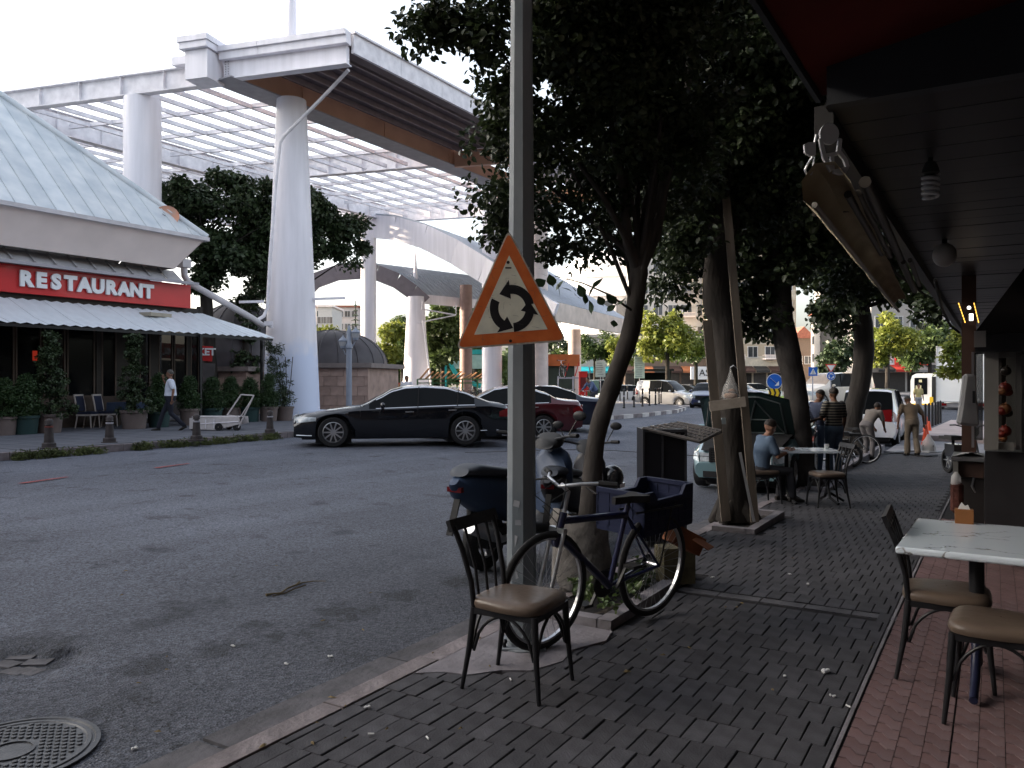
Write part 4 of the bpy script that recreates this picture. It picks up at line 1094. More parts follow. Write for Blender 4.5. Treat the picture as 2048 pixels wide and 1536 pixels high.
building('distant_red_roof_house', 'small distant house with red tile roof in the street gap', 1588, 1625, 150, 9.5, 2, M_BR, roofm=M_RT, dep=12, pitched=True)
building('narrow_lit_building', 'narrow sunlit building edge beyond the pedestrian sign', 1622, 1662, 135, 12.5, 2, M_BW, rz=R(-40), roofm=M_RT)
building('balconied_grey_block', 'grey apartment block with stacked balconies behind the roundabout signs', 1662, 1742, 115, 18, 4, M_BG, balc=(0, 1, 2, 3), rz=R(-12))
building('grey_apartment_block', 'tall grey apartment block behind the trees at the far right', 1738, 1990, 100, 17.5, 7, M_BG, shop=7, balc=(3, 5), awn=[mat('awn_dark', (0.03, 0.03, 0.03)), mat('awn_red', (0.4, 0.04, 0.03), 0.8), mat('awn_grey', (0.2, 0.2, 0.2), 0.8)], rz=R(4), gf=4.2)
building('teal_shopfront_building', 'low grey building with bright teal shop fascias beyond the roundabout', 1150, 1262, 112, 7.6, 4, M_BG, shop=4, awn=[mat('awn_teal', (0.02, 0.30, 0.36), 0.6)], roofm=M_BG)
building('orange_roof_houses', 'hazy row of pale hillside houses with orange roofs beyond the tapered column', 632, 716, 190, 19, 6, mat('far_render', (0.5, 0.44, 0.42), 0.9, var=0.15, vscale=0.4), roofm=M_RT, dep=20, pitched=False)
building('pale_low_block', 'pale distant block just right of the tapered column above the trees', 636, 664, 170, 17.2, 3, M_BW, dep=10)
# letters on the block
for s_, px, py, d_, sz, cm, lab in (('ASLAN', 1422, 746, 106.0, 1.25, (0.7, 0.7, 0.7), 'white shop board with black letters on the low brown building'),):
    p = W(px, py, d_); t = thing('shop_board', lab, 'sign', p, YAW)
    MB().box((0, 0, 0), (5.4, 0.2, 1.7)).build('board', mat('board_white', (0.6, 0.6, 0.6), 0.5), t)
    obj('lettering', text_mesh(s_, sz, 0.02, M_BLACK), t, loc=(0.3, -0.13, 0), rot=(R(90), 0, 0))
for (pa_, pb_, py, hh, col, lab) in ((1752, 1790, 722, 0.9, (0.6, 0.6, 0.6), 'white fascia board beside the red one at the far right shops'), (1790, 1860, 722, 1.0, (0.5, 0.03, 0.02), 'red fascia board over the far right shops')):
    a, b = W(pa_, py, 97.5), W(pb_ , py, 97.8)
    tag(MB().bar(a, b, 0.2, hh).build('fascia_board', mat('fb%.2f' % col[1], col, 0.6), world=a), lab, 'sign')
# domed pale building, washed out by distance
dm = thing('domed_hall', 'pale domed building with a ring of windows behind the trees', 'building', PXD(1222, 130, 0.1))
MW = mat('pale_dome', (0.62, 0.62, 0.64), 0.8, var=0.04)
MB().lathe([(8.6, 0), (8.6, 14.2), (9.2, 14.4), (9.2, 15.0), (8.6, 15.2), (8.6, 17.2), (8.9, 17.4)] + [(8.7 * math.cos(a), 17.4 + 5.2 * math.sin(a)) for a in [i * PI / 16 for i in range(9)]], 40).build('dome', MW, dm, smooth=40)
for k in range(26):
    a = 2 * PI * k / 26; MB().box((0, 0, 0), (0.12, 1.55, 3.0)).build('window', mat('far_window_glass', (0.12, 0.13, 0.15)), dm, loc=(8.62 * math.cos(a), 8.62 * math.sin(a), 12.2), rz=a)
# ============================================================ street trees on the near pavement
def rel(p, base): return (p.x - base.x, p.y - base.y, p.z - base.z)
def blob(px, py, d, r, rz=None, base=None, squash=0.8, depth=None):
    p = W(px, py, d); b = base; rr = r * d / FPX
    return (p.x - b.x, p.y - b.y, p.z - b.z, rr, (depth or rr), (rz * d / FPX) if rz else rr * squash)
b1 = PXD(1162, 6.15, walkz(-2.7, 5.5))
def T(px, py, d, b): return rel(W(px, py, d), b)
trunk1 = [T(1160, 1180, 6.15, b1), T(1178, 1040, 6.15, b1), T(1192, 880, 6.2, b1), T(1228, 760, 6.25, b1), T(1262, 660, 6.3, b1), T(1276, 560, 6.35, b1), T(1280, 520, 6.35, b1)]
fork = [([W(1278, 540, 6.35) - b1, W(1256, 490, 6.3) - b1, W(1248, 400, 6.2) - b1, W(1225, 250, 6.0) - b1, W(1215, 60, 5.9) - b1], 0.05, 0.022),
        ([W(1278, 540, 6.35) - b1, W(1310, 470, 6.4) - b1, W(1330, 360, 6.5) - b1, W(1370, 200, 6.7) - b1, W(1390, 40, 6.9) - b1], 0.06, 0.028)]
bl1 = [blob(*a, base=b1) for a in ((1010, 150, 5.6, 70), (1080, 60, 5.4, 120), (1200, 120, 5.7, 160), (1120, 250, 5.9, 110), (1040, 300, 6.2, 75), (1250, 280, 6.2, 130), (1330, 120, 6.0, 150), (1160, 400, 6.4, 90),
       (1060, 400, 6.5, 62), (1330, 330, 6.6, 110), (1000, 210, 6.0, 45), (1190, -60, 5.5, 180), (1000, -20, 5.6, 90), (1350, -100, 6, 180), (1240, 440, 6.9, 75), (912, 34, 5.5, 20), (878, 44, 5.5, 12), (850, 62, 5.5, 8), (960, 50, 5.5, 40), (985, 400, 6.3, 32), (990, 470, 6.5, 22), (1130, 490, 6.8, 50))]
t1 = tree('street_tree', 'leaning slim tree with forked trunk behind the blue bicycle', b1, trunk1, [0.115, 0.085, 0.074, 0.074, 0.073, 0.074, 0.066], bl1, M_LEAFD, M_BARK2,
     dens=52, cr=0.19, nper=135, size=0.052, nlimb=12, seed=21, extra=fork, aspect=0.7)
# thin branch reaching out over the sign with large leaves that can be told apart
brp = [W(1262, 620, 6.2), W(1220, 590, 6.0), W(1165, 566, 5.8), W(1110, 552, 5.7)]
tw = MB(); tw.tube(brp, [0.010, 0.007, 0.005, 0.003], 6); tw.build('branch', M_BARK, t1, world=True)
BLEAF = leaf_mat('broad_leaf', (0.012, 0.03, 0.010), (0.03, 0.06, 0.018), 3, 0.12)
lf = MB(); pts = [(0, 0), (0.35, 0.30), (0.62, 0.42), (0.85, 0.30), (1.0, 0.05), (1.15, 0), (1.0, -0.05), (0.85, -0.30), (0.62, -0.42), (0.35, -0.30)]
vs = [(x, y, 0.10 * abs(y) - 0.12 * x * x) for x, y in pts] + [(x, 0, -0.12 * x * x) for x in (0.35, 0.62, 0.85)]
lf.add(vs, [(0, 10, 1), (0, 9, 10), (1, 10, 11, 2), (10, 9, 8, 11), (2, 11, 12, 3), (11, 8, 7, 12), (3, 12, 5, 4), (12, 7, 6, 5)])
lme = None; q = random.Random(5)
for (px, py) in ((1098, 548), (1092, 560), (1112, 562), (1128, 560), (1142, 572), (1156, 568), (1150, 590), (1170, 586), (1188, 575), (1196, 592), (1212, 588), (1232, 610), (1228, 640), (1206, 556), (1178, 600), (1245, 600), (1120, 575), (1136, 556)):
    p = W(px, py, 5.75) - t1.location
    if lme is None: o = lf.build('leaf', BLEAF, t1, loc=p, smooth=180); lme = o.data
    else: o = obj('leaf', lme, t1, loc=p)
    s = q.uniform(0.07, 0.11); o.scale = (s, s, s); o.rotation_euler = (q.uniform(-0.9, 0.9), q.uniform(0.2, 1.3), q.uniform(0, 6.3))

b2 = PXD(1466, 9.5, walkz(-2.7, 9.4))
bl2 = [blob(*a, base=b2) for a in ((1400, 320, 9.4, 110), (1500, 220, 9.0, 150), (1420, 150, 8.8, 130), (1350, 420, 9.6, 70), (1560, 350, 9.3, 110), (1470, 430, 9.8, 95), (1400, 520, 9.9, 55), (1350, 560, 10, 42),
       (1600, 150, 8.8, 160), (1330, 250, 9.2, 120), (1540, 20, 8.5, 200), (1420, -120, 8.8, 220), (1380, 480, 9.0, 60), (1280, 200, 10, 130), (1250, 350, 10.5, 90), (1300, 60, 10, 160), (1480, 330, 10.5, 130), (1560, 250, 10, 140), (1620, 60, 9.5, 150), (1200, 60, 10, 120), (1330, 500, 11, 50))]
tree('street_tree', 'dark trunk braced with wooden planks beside the open black cabinet', b2,
     [T(1468, 1040, 9.5, b2), T(1466, 900, 9.5, b2), T(1462, 760, 9.5, b2), T(1450, 660, 9.5, b2), T(1432, 590, 9.5, b2), T(1440, 480, 9.5, b2), T(1450, 330, 9.4, b2)], [0.21, 0.185, 0.175, 0.165, 0.17, 0.15, 0.10], bl2, M_LEAFD, M_BARK,
     dens=15, cr=0.3, nper=165, size=0.072, nlimb=12, seed=22, aspect=0.7)
b3 = PXD(1600, 13.8, walkz(-2.8, 14.3))
bl3 = [blob(*a, base=b3) for a in ((1560, 480, 13.6, 95), (1500, 560, 13.8, 70), (1470, 620, 14, 48), (1640, 420, 13.4, 110), (1530, 640, 14, 38), (1560, 380, 13.2, 120), (1660, 500, 13.6, 70), (1700, 560, 14, 50), (1620, 250, 13, 160), (1500, 420, 13.5, 80), (1420, 450, 14, 90), (1400, 300, 14, 130), (1480, 300, 14, 140), (1560, 150, 13.5, 160), (1700, 380, 13.5, 110), (1680, 250, 13, 130), (1310, 420, 14.5, 60), (1740, 480, 14, 60))]
tree('street_tree', 'stout pale-barked tree with swollen knot behind the small white-topped table', b3,
     [T(1600, 980, 13.8, b3), T(1598, 880, 13.8, b3), T(1590, 780, 13.8, b3), T(1575, 700, 13.8, b3), T(1562, 620, 13.8, b3), T(1558, 500, 13.8, b3), T(1570, 380, 13.6, b3)], [0.26, 0.22, 0.20, 0.21, 0.19, 0.19, 0.12], bl3, M_LEAFD, M_BARK2,
     dens=8.5, cr=0.36, nper=130, size=0.105, nlimb=12, seed=23, aspect=0.75)
b4 = PXD(1708, 22, walkz(-3.2, 23))
bl4 = [blob(*a, base=b4) for a in ((1690, 560, 21.5, 55), (1660, 610, 21, 42), (1740, 520, 21.5, 80), (1800, 560, 21, 40), (1840, 590, 20, 36), (1780, 480, 21, 70), (1880, 620, 19, 30), (1640, 530, 22, 60), (1850, 540, 20, 50), (1700, 420, 22, 110), (1660, 640, 22, 22))]
tree('street_tree', 'black silhouetted trunk in front of the white hatchback van', b4,
     [T(1706, 905, 22, b4), T(1704, 840, 22, b4), T(1722, 760, 22, b4), T(1728, 680, 22, b4), T(1720, 600, 22, b4), T(1728, 520, 22, b4)], [0.30, 0.26, 0.25, 0.26, 0.24, 0.17], bl4, M_LEAFD, M_BARK,
     dens=6, cr=0.45, nper=110, size=0.15, nlimb=18, seed=24, aspect=0.8)
tree('street_tree', 'unseen tree added behind the viewpoint so its crown darkens the near pavement', Vector((-2.65, -2.2, 0)), [(0, 0, 0), (0.1, 0, 1.6), (0, 0.3, 3.0), (0, 0.9, 4.6)], [0.17, 0.14, 0.13, 0.08], [(0.2, 2.6, 5.6, 2.0, 1.9, 1.0), (-0.6, 0.4, 5.4, 2.2, 2.0, 1.3), (1.2, 1.0, 5.8, 1.8, 2.0, 1.1), (-1.5, 2.6, 6.0, 1.6, 1.8, 1.0), (0.3, 4.6, 6.9, 1.7, 1.6, 0.9)], M_LEAFD, M_BARK,  # out of view, added so the foreground gets less light
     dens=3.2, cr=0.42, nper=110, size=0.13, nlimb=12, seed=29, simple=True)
# ============================================================ trees of the square and beyond
def park_tree(label, px, ybase, d, z, crown, lmat, seed, dens=1.0, nper=70, size=0.2, cr=0.6, name='park_tree', lean=0, r0=0.25, kind='tree', top=None, group=None, nlimb=16, shell=0.35):
    b = PXD(px, d, z)
    bl = [blob(*a, base=b) for a in crown]
    zt = min(x[2] for x in bl); zc = sum(x[2] for x in bl) / len(bl)
    tr = [(0, 0, 0), (lean * 0.3, 0, zt * 0.45), (lean * 0.7, 0, max(zt * 0.9, 0.5)), (lean, 0, max(zc, zt + 0.6))]
    return tree(name, label, b, tr, [r0, r0 * 0.8, r0 * 0.7, r0 * 0.35], bl, lmat, M_BARK, dens=dens, cr=cr, nper=nper, size=size, nlimb=nlimb, seed=seed, simple=True, cat=kind, group=group, shell=shell)
park_tree('dense dark tree with several trunks under the canopy, left of the tapered column', 425, 800, 34, 0.1, [(400, 440, 34, 75, 60), (470, 400, 35, 85, 45), (360, 385, 33, 40, 28), (520, 450, 35.5, 80, 55), (440, 510, 34, 70, 45), (500, 530, 35, 60, 40), (400, 560, 34, 30, 22)], M_LEAFE, 31, dens=1.0, nper=300, size=0.22, cr=0.62, r0=0.34, lean=-0.6, nlimb=22)
park_tree('dark spreading tree just right of the tapered column', 545, 800, 37, 0.1, [(600, 430, 37, 60, 45), (660, 430, 38, 62, 45), (690, 480, 38, 40, 40), (635, 490, 37, 50, 30), (560, 470, 37, 60, 50), (500, 600, 36, 30, 40)], M_LEAFE, 32, dens=0.9, nper=300, size=0.22, cr=0.62, r0=0.36, lean=1.2, nlimb=20)
park_tree('dark ivy-clad trunk and bush behind the restaurant porch', 492, 800, 34.6, 0.1, [(490, 640, 34.6, 22, 50), (496, 700, 34.6, 26, 50), (470, 690, 34.8, 22, 40), (505, 600, 34.6, 22, 36)], M_LEAFE, 33, dens=2.5, nper=120, size=0.16, cr=0.35, r0=0.22)
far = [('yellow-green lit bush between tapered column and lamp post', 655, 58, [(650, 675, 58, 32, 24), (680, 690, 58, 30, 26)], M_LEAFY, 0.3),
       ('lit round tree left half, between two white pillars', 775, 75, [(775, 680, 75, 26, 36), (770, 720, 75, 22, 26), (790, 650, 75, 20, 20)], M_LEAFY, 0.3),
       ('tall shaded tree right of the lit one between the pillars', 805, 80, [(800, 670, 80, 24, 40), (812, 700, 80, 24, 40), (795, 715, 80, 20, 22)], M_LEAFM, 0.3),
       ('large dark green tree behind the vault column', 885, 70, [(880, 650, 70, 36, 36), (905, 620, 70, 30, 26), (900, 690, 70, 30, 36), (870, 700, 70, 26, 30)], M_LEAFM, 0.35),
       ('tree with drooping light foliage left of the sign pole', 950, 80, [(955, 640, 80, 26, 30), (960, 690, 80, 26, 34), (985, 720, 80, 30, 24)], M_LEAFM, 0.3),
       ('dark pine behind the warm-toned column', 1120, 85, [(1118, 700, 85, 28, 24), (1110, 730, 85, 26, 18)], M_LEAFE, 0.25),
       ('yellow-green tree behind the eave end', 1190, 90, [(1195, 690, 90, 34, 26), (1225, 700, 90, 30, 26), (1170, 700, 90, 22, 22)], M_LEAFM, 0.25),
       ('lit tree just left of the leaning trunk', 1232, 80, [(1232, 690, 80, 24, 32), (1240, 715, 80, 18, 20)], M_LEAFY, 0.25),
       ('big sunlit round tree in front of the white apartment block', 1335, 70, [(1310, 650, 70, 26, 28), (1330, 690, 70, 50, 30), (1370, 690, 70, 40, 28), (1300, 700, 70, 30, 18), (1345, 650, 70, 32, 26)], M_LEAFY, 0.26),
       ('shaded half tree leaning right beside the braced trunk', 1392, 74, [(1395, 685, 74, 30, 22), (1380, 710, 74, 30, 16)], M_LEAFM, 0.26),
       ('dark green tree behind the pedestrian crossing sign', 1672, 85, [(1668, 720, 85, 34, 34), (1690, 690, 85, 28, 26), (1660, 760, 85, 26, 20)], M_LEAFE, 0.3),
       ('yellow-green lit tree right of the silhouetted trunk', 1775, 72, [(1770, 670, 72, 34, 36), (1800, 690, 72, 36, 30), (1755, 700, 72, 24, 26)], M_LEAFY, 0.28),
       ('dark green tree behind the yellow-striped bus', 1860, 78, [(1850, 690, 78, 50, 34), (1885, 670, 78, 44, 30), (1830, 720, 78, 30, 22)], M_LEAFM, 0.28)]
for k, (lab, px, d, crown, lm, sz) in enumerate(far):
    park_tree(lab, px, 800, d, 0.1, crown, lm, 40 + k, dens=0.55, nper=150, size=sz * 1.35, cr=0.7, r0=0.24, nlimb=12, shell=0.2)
park_tree('acacia with feathery lit branches over the white truck', 1935, 800, 33, -0.1, [(1905, 690, 33, 26, 16), (1915, 660, 33, 20, 20), (1890, 705, 33, 28, 10), (1920, 720, 33, 18, 22), (1900, 745, 33, 16, 10), (1950, 650, 33, 30, 40)], M_LEAFY, 70, dens=2.2, nper=110, size=0.20, cr=0.30, r0=0.14, nlimb=14)
# narrow conifer silhouette
p = PXD(711, 120, 0.1); t = thing('conifer', 'thin bare-topped conifer rising over the distant roofs', 'tree', p)
MB().tube([(0, 0, 0), (0, 0, 13.5)], [0.25, 0.05], 7).build('trunk', M_BARK, t)
m = MB()
for k in range(12):
    z = 5 + k * 0.72; r = 1.7 * (1 - k / 13)
    for j in range(6): a = j * PI / 3 + k; m.tube([(0, 0, z), (r * math.cos(a), r * math.sin(a), z - 0.25)], [0.10, 0.03], 5)
m.build('crown', M_LEAFE, t)
# wood of far trees as a mass behind the square
cl = [];
for k in range(320):
    px = rnd.uniform(560, 1300); d = rnd.uniform(115, 140); p = W(px, rnd.uniform(708, 760), d); cl.append((p.x, p.y, p.z, 1.6))
stuff(obj('far_wood', leaf_mesh('far_wood', cl, 110, 0.7, M_LEAFM, simple=True, seed=77)), 'mass of far green trees behind the square', 'trees')

# ============================================================ potted shrubs
M_POTG = mat('green_pot', (0.02, 0.045, 0.045), 0.6); M_POTB = mat('beige_pot', (0.14, 0.112, 0.105), 0.7, var=0.12)
def pot(px, py, w, h, pm, name, label, kind):
    g = G(px, py, zl); d = -SY * g.x + CY * g.y; s = d / FPX
    t = thing(name, label, 'potted plant', (g.x, g.y, zl), rnd.uniform(-0.1, 0.1), 'potted shrubs in front of the restaurant')
    W_ = w * s; H_ = h * s; n = 20
    prof = [(W_ * 0.36, 0.02), (W_ * 0.39, 0.0), (W_ * 0.40, 0.05), (W_ * 0.46, H_ * 0.86), (W_ * 0.5, H_ * 0.87), (W_ * 0.5, H_), (W_ * 0.45, H_), (W_ * 0.44, H_ * 0.9), (0.01, H_ * 0.9)]
    MB().lathe(prof, n).build('pot', pm, t, smooth=35)
    return t, s, H_
def cone_shrub(t, s, H_, w, h, seed, lm=M_LEAFE):
    q = random.Random(seed); cl = []; wh = w * s / 2; hh = h * s
    n = 130
    for k in range(n):
        z = q.random() ** 1.2; r = wh * math.sqrt(max(0.04, 1 - z)) * (0.72 + 0.35 * min(1, z * 5)) * 0.92 * q.uniform(0.55, 1.0); a = q.random() * 2 * PI
        cl.append((r * math.cos(a), r * math.sin(a), H_ + z * hh * 0.93, 0.12 + 0.06 * (1 - z)))
    obj('foliage', leaf_mesh('foliage', cl, 60, 0.062, lm, simple=True, seed=seed, aspect=0.4), t)
    MB().tube([(0, 0, H_ * 0.85), (0, 0, H_ + hh * 0.7)], [0.03, 0.01], 6).build('stem', M_BARK, t)
SHRUB = leaf_mat('shrub_green', (0.02, 0.042, 0.014), (0.045, 0.085, 0.028), 2.5, 0.15)
shr = [(8, 871, 50, 38, M_POTB, 56, 78, 'clipped shrub in beige pot cut by the left edge'), (51, 869, 52, 38, M_POTG, 58, 84, 'clipped cone shrub in green pot, left of the first bollard'),
       (318, 855, 46, 32, M_POTG, 48, 78, 'clipped shrub in green pot hidden behind the walking man'), (379, 851, 40, 34, M_POTB, 40, 66, 'clipped cone shrub in beige pot right of the walking man'),
       (424, 848, 44, 32, M_POTG, 52, 64, 'clipped shrub in green pot behind the white hand cart body'), (461, 845, 38, 30, M_POTB, 46, 62, 'clipped shrub in beige pot behind the cart handle'),
       (500, 844, 40, 30, M_POTG, 46, 60, 'clipped shrub in green pot right of the cart handle'), (538, 843, 37, 30, M_POTB, 42, 66, 'clipped shrub in beige pot behind the right bollard')]
for k, (px, py, w, h, pm, sw, sh, lab) in enumerate(shr):
    t, s, H_ = pot(px, py, w, h, pm, 'potted_shrub', lab, 'cone'); cone_shrub(t, s, H_, sw, sh, 100 + k, SHRUB)
def climber(px, py, w, h, lab, top, seed, wb=60):
    t, s, H_ = pot(px, py, w, h, M_POTB, 'potted_climber', lab, 'c'); q = random.Random(seed); cl = []
    for k in range(130):
        z = q.random(); r = (wb / 2 * s * (1 - z) ** 1.6 + 0.17) * q.random() ** 0.6; a = q.random() * 2 * PI
        cl.append((r * math.cos(a), r * math.sin(a), H_ * 0.9 + z * (top - H_), 0.10))
    obj('foliage', leaf_mesh('foliage', cl, 42, 0.075, M_LEAFE, simple=True, seed=seed), t)
    m = MB()
    for j in range(3): m.tube([(0.03 * j, 0, H_ * 0.8), (0.05 * j - 0.05, 0.04, top * 0.6), (0.02, 0, top)], 0.012, 5)
    m.build('stem', M_BARK, t)
climber(99, 866, 52, 38, 'tall climbing plant in beige pot at the first awning post', 2.85, 120, 90)
climber(268, 858, 54, 38, 'tall climbing plant in wide beige pot by the restaurant door', 2.85, 121, 64)
t, s, H_ = pot(569, 841, 38, 28, M_POTB, 'potted_oleander', 'loose oleander in beige pot against the tapered column', 'o')
q = random.Random(8); cl = [(q.uniform(-0.45, 0.35) * (1 - z * 0.6) - z * 0.55, q.uniform(-0.35, 0.35), H_ + z * 2.3, 0.13) for z in [q.random() for _ in range(60)]]
obj('foliage', leaf_mesh('foliage', cl, 34, 0.13, M_LEAFE, simple=True, seed=9, aspect=0.25), t)
m = MB(); [m.tube([(0, 0, H_ * 0.8), (-0.2 * j, 0.1, 1.4), (-0.35 * j, 0.05, 2.3)], 0.014, 5) for j in (-1, 0, 1, 1.6)]; m.build('stem', M_BARK, t)
# ============================================================ vehicles
def interp(pts, x):
    if x <= pts[0][0]: return pts[0][1]
    for (a, b), (c, d) in zip(pts[:-1], pts[1:]):
        if x <= c:
            t = (x - a) / (c - a); t2 = t * t * (3 - 2 * t) * 0.35 + t * 0.65
            return b + (d - b) * t2
    return pts[-1][1]
def paint(name, col, rough=0.28, metal=0.25):
    return mat('paint_' + name, col, rough, metal=metal, var=0.04, coat=1.0)
M_TYRE = mat('tyre', (0.018, 0.018, 0.019), 0.8, var=0.2)
M_TRIM = mat('black_trim', (0.015, 0.015, 0.016), 0.5)
M_TAIL = mat('tail_red', (0.16, 0.006, 0.008), 0.15, coat=0.8)
M_HEAD = mat('headlamp_lens', (0.42, 0.46, 0.48), 0.12, coat=1.0, var=0.35, vscale=14)
M_PLATE = mat('number_plate', (0.55, 0.56, 0.58), 0.5, var=0.3, vscale=22)
M_SEAT = mat('seat_beige', (0.28, 0.22, 0.17), 0.8)
WHEELS = {}
def wheel_meshes(r, w, spokes, rimc):
    key = (r, w, spokes, rimc.name)
    if key in WHEELS: return WHEELS[key]
    ri = r * 0.70
    t = MB().lathe([(ri, -w / 2), (r * 0.93, -w / 2), (r, -w / 2 + 0.03), (r, w / 2 - 0.03), (r * 0.93, w / 2), (ri, w / 2), (ri, -w / 2)], 36, axis='y')
    to = t.build('wheel', M_TYRE, smooth=40, fix=True)
    m = MB(); m.lathe([(ri, -w / 2 + 0.01), (ri * 0.93, -w / 2 + 0.0), (ri * 0.90, -w / 2 + 0.05), (ri * 0.88, w / 2 - 0.03)], 32, axis='y')
    m.lathe([(0.001, -w / 2 + 0.015), (0.045, -w / 2 + 0.015), (0.06, -w / 2 + 0.04), (0.06, 0)], 14, axis='y')
    for k in range(spokes):
        for e in ((-0.07, 0.07) if spokes < 8 else (0,)):
            a = 2 * PI * k / spokes + e
            p = (0.045 * math.cos(a), -w / 2 + 0.03, 0.045 * math.sin(a)); q_ = (ri * 0.93 * math.cos(a + e * 0.9), -w / 2 + 0.02, ri * 0.93 * math.sin(a + e * 0.9))
            m.bar(p, q_, 0.028 if spokes < 8 else 0.035, 0.03, up=(0, 1, 0))
    ro = m.build('rim', rimc, fix=True, smooth=35)
    d = MB().lathe([(0.001, -w / 2 + 0.085), (ri * 0.9, -w / 2 + 0.085)], 24, axis='y').build('brake_disc', mat('brake_disc', (0.06, 0.06, 0.065), 0.5, metal=0.5))
    out = (to.data, ro.data, d.data)
    for o in (to, ro, d): bpy.data.objects.remove(o)
    WHEELS[key] = out
    return out
def car(label, cat, loc, heading, spec, pm, opts=None, name='parked_car', group=None):
    """local x runs from nose (0) to tail (L), y to the driver's right... nose faces -x"""
    o_ = opts or {}; L, Wd, H = spec['L'], spec['W'], spec['H']
    t = thing(name, label, cat, loc, heading, group)
    top, belt = spec['top'], spec['belt']; wx = spec['wx']; wr = spec['wr']; sill = spec.get('sill', 0.2)
    xs = set([0, 0.02, 0.06, 0.12, 0.2, L, L - 0.02, L - 0.06, L - 0.12, L - 0.2])
    for a, _ in top: xs.add(round(a, 3))
    for k in range(int(L / 0.16)): xs.add(round(0.16 * k, 3))
    for w in wx:
        for k in range(-8, 9): xs.add(round(w + (wr + 0.055) * math.sin(k * PI / 16), 3))
    xs = sorted(x for x in xs if 0 <= x <= L)
    xs = [x for i, x in enumerate(xs) if i == 0 or x - xs[i - 1] > 0.012]
    taper = spec.get('taper', (0.22, 0.16)); rl = spec.get('rl', 0.9)
    tum = spec.get('tum', 0.40)
    def hw(x):
        f = 1.0
        if x < rl: f -= taper[0] * ((rl - x) / rl) ** 2.4
        if x > L - rl: f -= taper[1] * ((x - L + rl) / rl) ** 2.4
        return Wd / 2 * f
    def low(x):
        z = sill
        if x < 0.3: z = sill + 0.03 * (1 - x / 0.3)
        if x > L - 0.4: z = sill + 0.10 * (x - L + 0.4) / 0.4
        for w in wx:
            d = abs(x - w); ar = wr + 0.055
            if d < ar: z = max(z, wr + math.sqrt(ar * ar - d * d))
        return z
    rings = []
    for x in xs:
        zt = interp(top, x); zb = min(interp(belt, x), zt - 0.035); zl_ = min(low(x), zb - 0.06); h = hw(x)
        g = zt - zb; gh = max(0.0, g - 0.05)
        yE = h * 0.955 - max(0.06 * h / 0.9, gh * tum)
        ring_ = [(h * 0.90, zl_), (h * 0.985, zl_ + 0.3 * (zb - zl_)), (h, zl_ + 0.62 * (zb - zl_)), (h * 0.985, zb - 0.03), (h * 0.955, zb), (yE, zt - 0.035 if gh > 0.02 else zt - 0.012), (yE * 0.82, zt - 0.004), (yE * 0.45, zt + 0.012), (0, zt + 0.016)]
        rings.append([(x, y, z) for y, z in ring_])
    n = 9; body = MB(); glass = MB(); fw = MB(); rw = MB()
    ws, rwin, dlo = spec['ws'], spec['rw'], spec['dlo']
    pillars = spec.get('pillars', [])
    def emit(mb, i, j, side, off=0.0):
        q = [rings[i][j], rings[i + 1][j], rings[i + 1][j + 1], rings[i][j + 1]]
        q = [(a, b * side, c) for a, b, c in q]
        if side < 0: q.reverse()
        mb.add(q, [(0, 1, 2, 3)])
    for i in range(len(xs) - 1):
        xm = (xs[i] + xs[i + 1]) / 2; zt = interp(top, xm); zb = interp(belt, xm)
        for j in range(n - 1):
            for side in (1, -1):
                tgt = body
                if j == 4 and dlo[0] < xm < dlo[1] and zt - zb > 0.10: tgt = glass
                if j >= 5 and ws[0] < xm < ws[1]: tgt = fw
                if j >= 5 and rwin[0] < xm < rwin[1]: tgt = rw
                emit(tgt, i, j, side)
    for idx, rev in ((0, False), (len(rings) - 1, True)):
        r = rings[idx]; pts = [(a, b, c) for a, b, c in r] + [(a, -b, c) for a, b, c in reversed(r[:-1])]
        if not rev: pts.reverse()
        body.add(pts, [tuple(range(len(pts)))])
    me_ = body
    bo = MB(); bo.v, bo.f, bo.m = me_.v, [tuple(reversed(f)) for f in me_.f], me_.m
    def weld(mb, nm, mt, sm=32):
        o = mb.build(nm, mt, t)
        bm = bmesh.new(); bm.from_mesh(o.data); bmesh.ops.remove_doubles(bm, verts=bm.verts, dist=0.0008); bmesh.ops.recalc_face_normals(bm, faces=bm.faces); bm.to_mesh(o.data); bm.free()
        o.data.polygons.foreach_set('use_smooth', [True] * len(o.data.polygons)); o.data.set_sharp_from_angle(angle=R(sm)); return o
    weld(bo, 'body', pm)
    weld(glass, 'side_window', M_GLASS); weld(fw, 'windscreen', o_.get('wsm', M_GLASS)); weld(rw, 'rear_window', o_.get('rwm', M_GLASS))
    # roof edge line, pillars, window trim, seams, handles
    tr = MB(); seam = MB(); hd = MB(); pil = MB()
    def side_pt(x, z, off=0.004, side=1):
        zt = interp(top, x); zb = min(interp(belt, x), zt - 0.035); h = hw(x); zl_ = low(x)
        if z >= zb:
            gh = max(0.0, zt - zb - 0.05); yE = h * 0.955 - max(0.06 * h / 0.9, gh * tum); f = min(1, (z - zb) / max(0.02, zt - 0.035 - zb)); y = h * 0.955 + (yE - h * 0.955) * f
        else:
            f = (z - sill) / (zb - sill); y = h * (0.90 + 0.1 * math.sin(min(1, max(0, f) * 1.15) * PI / 2)) - (0.03 * h * max(0, f - 0.9) / 0.1)
        return (x, (y + off) * side, z)
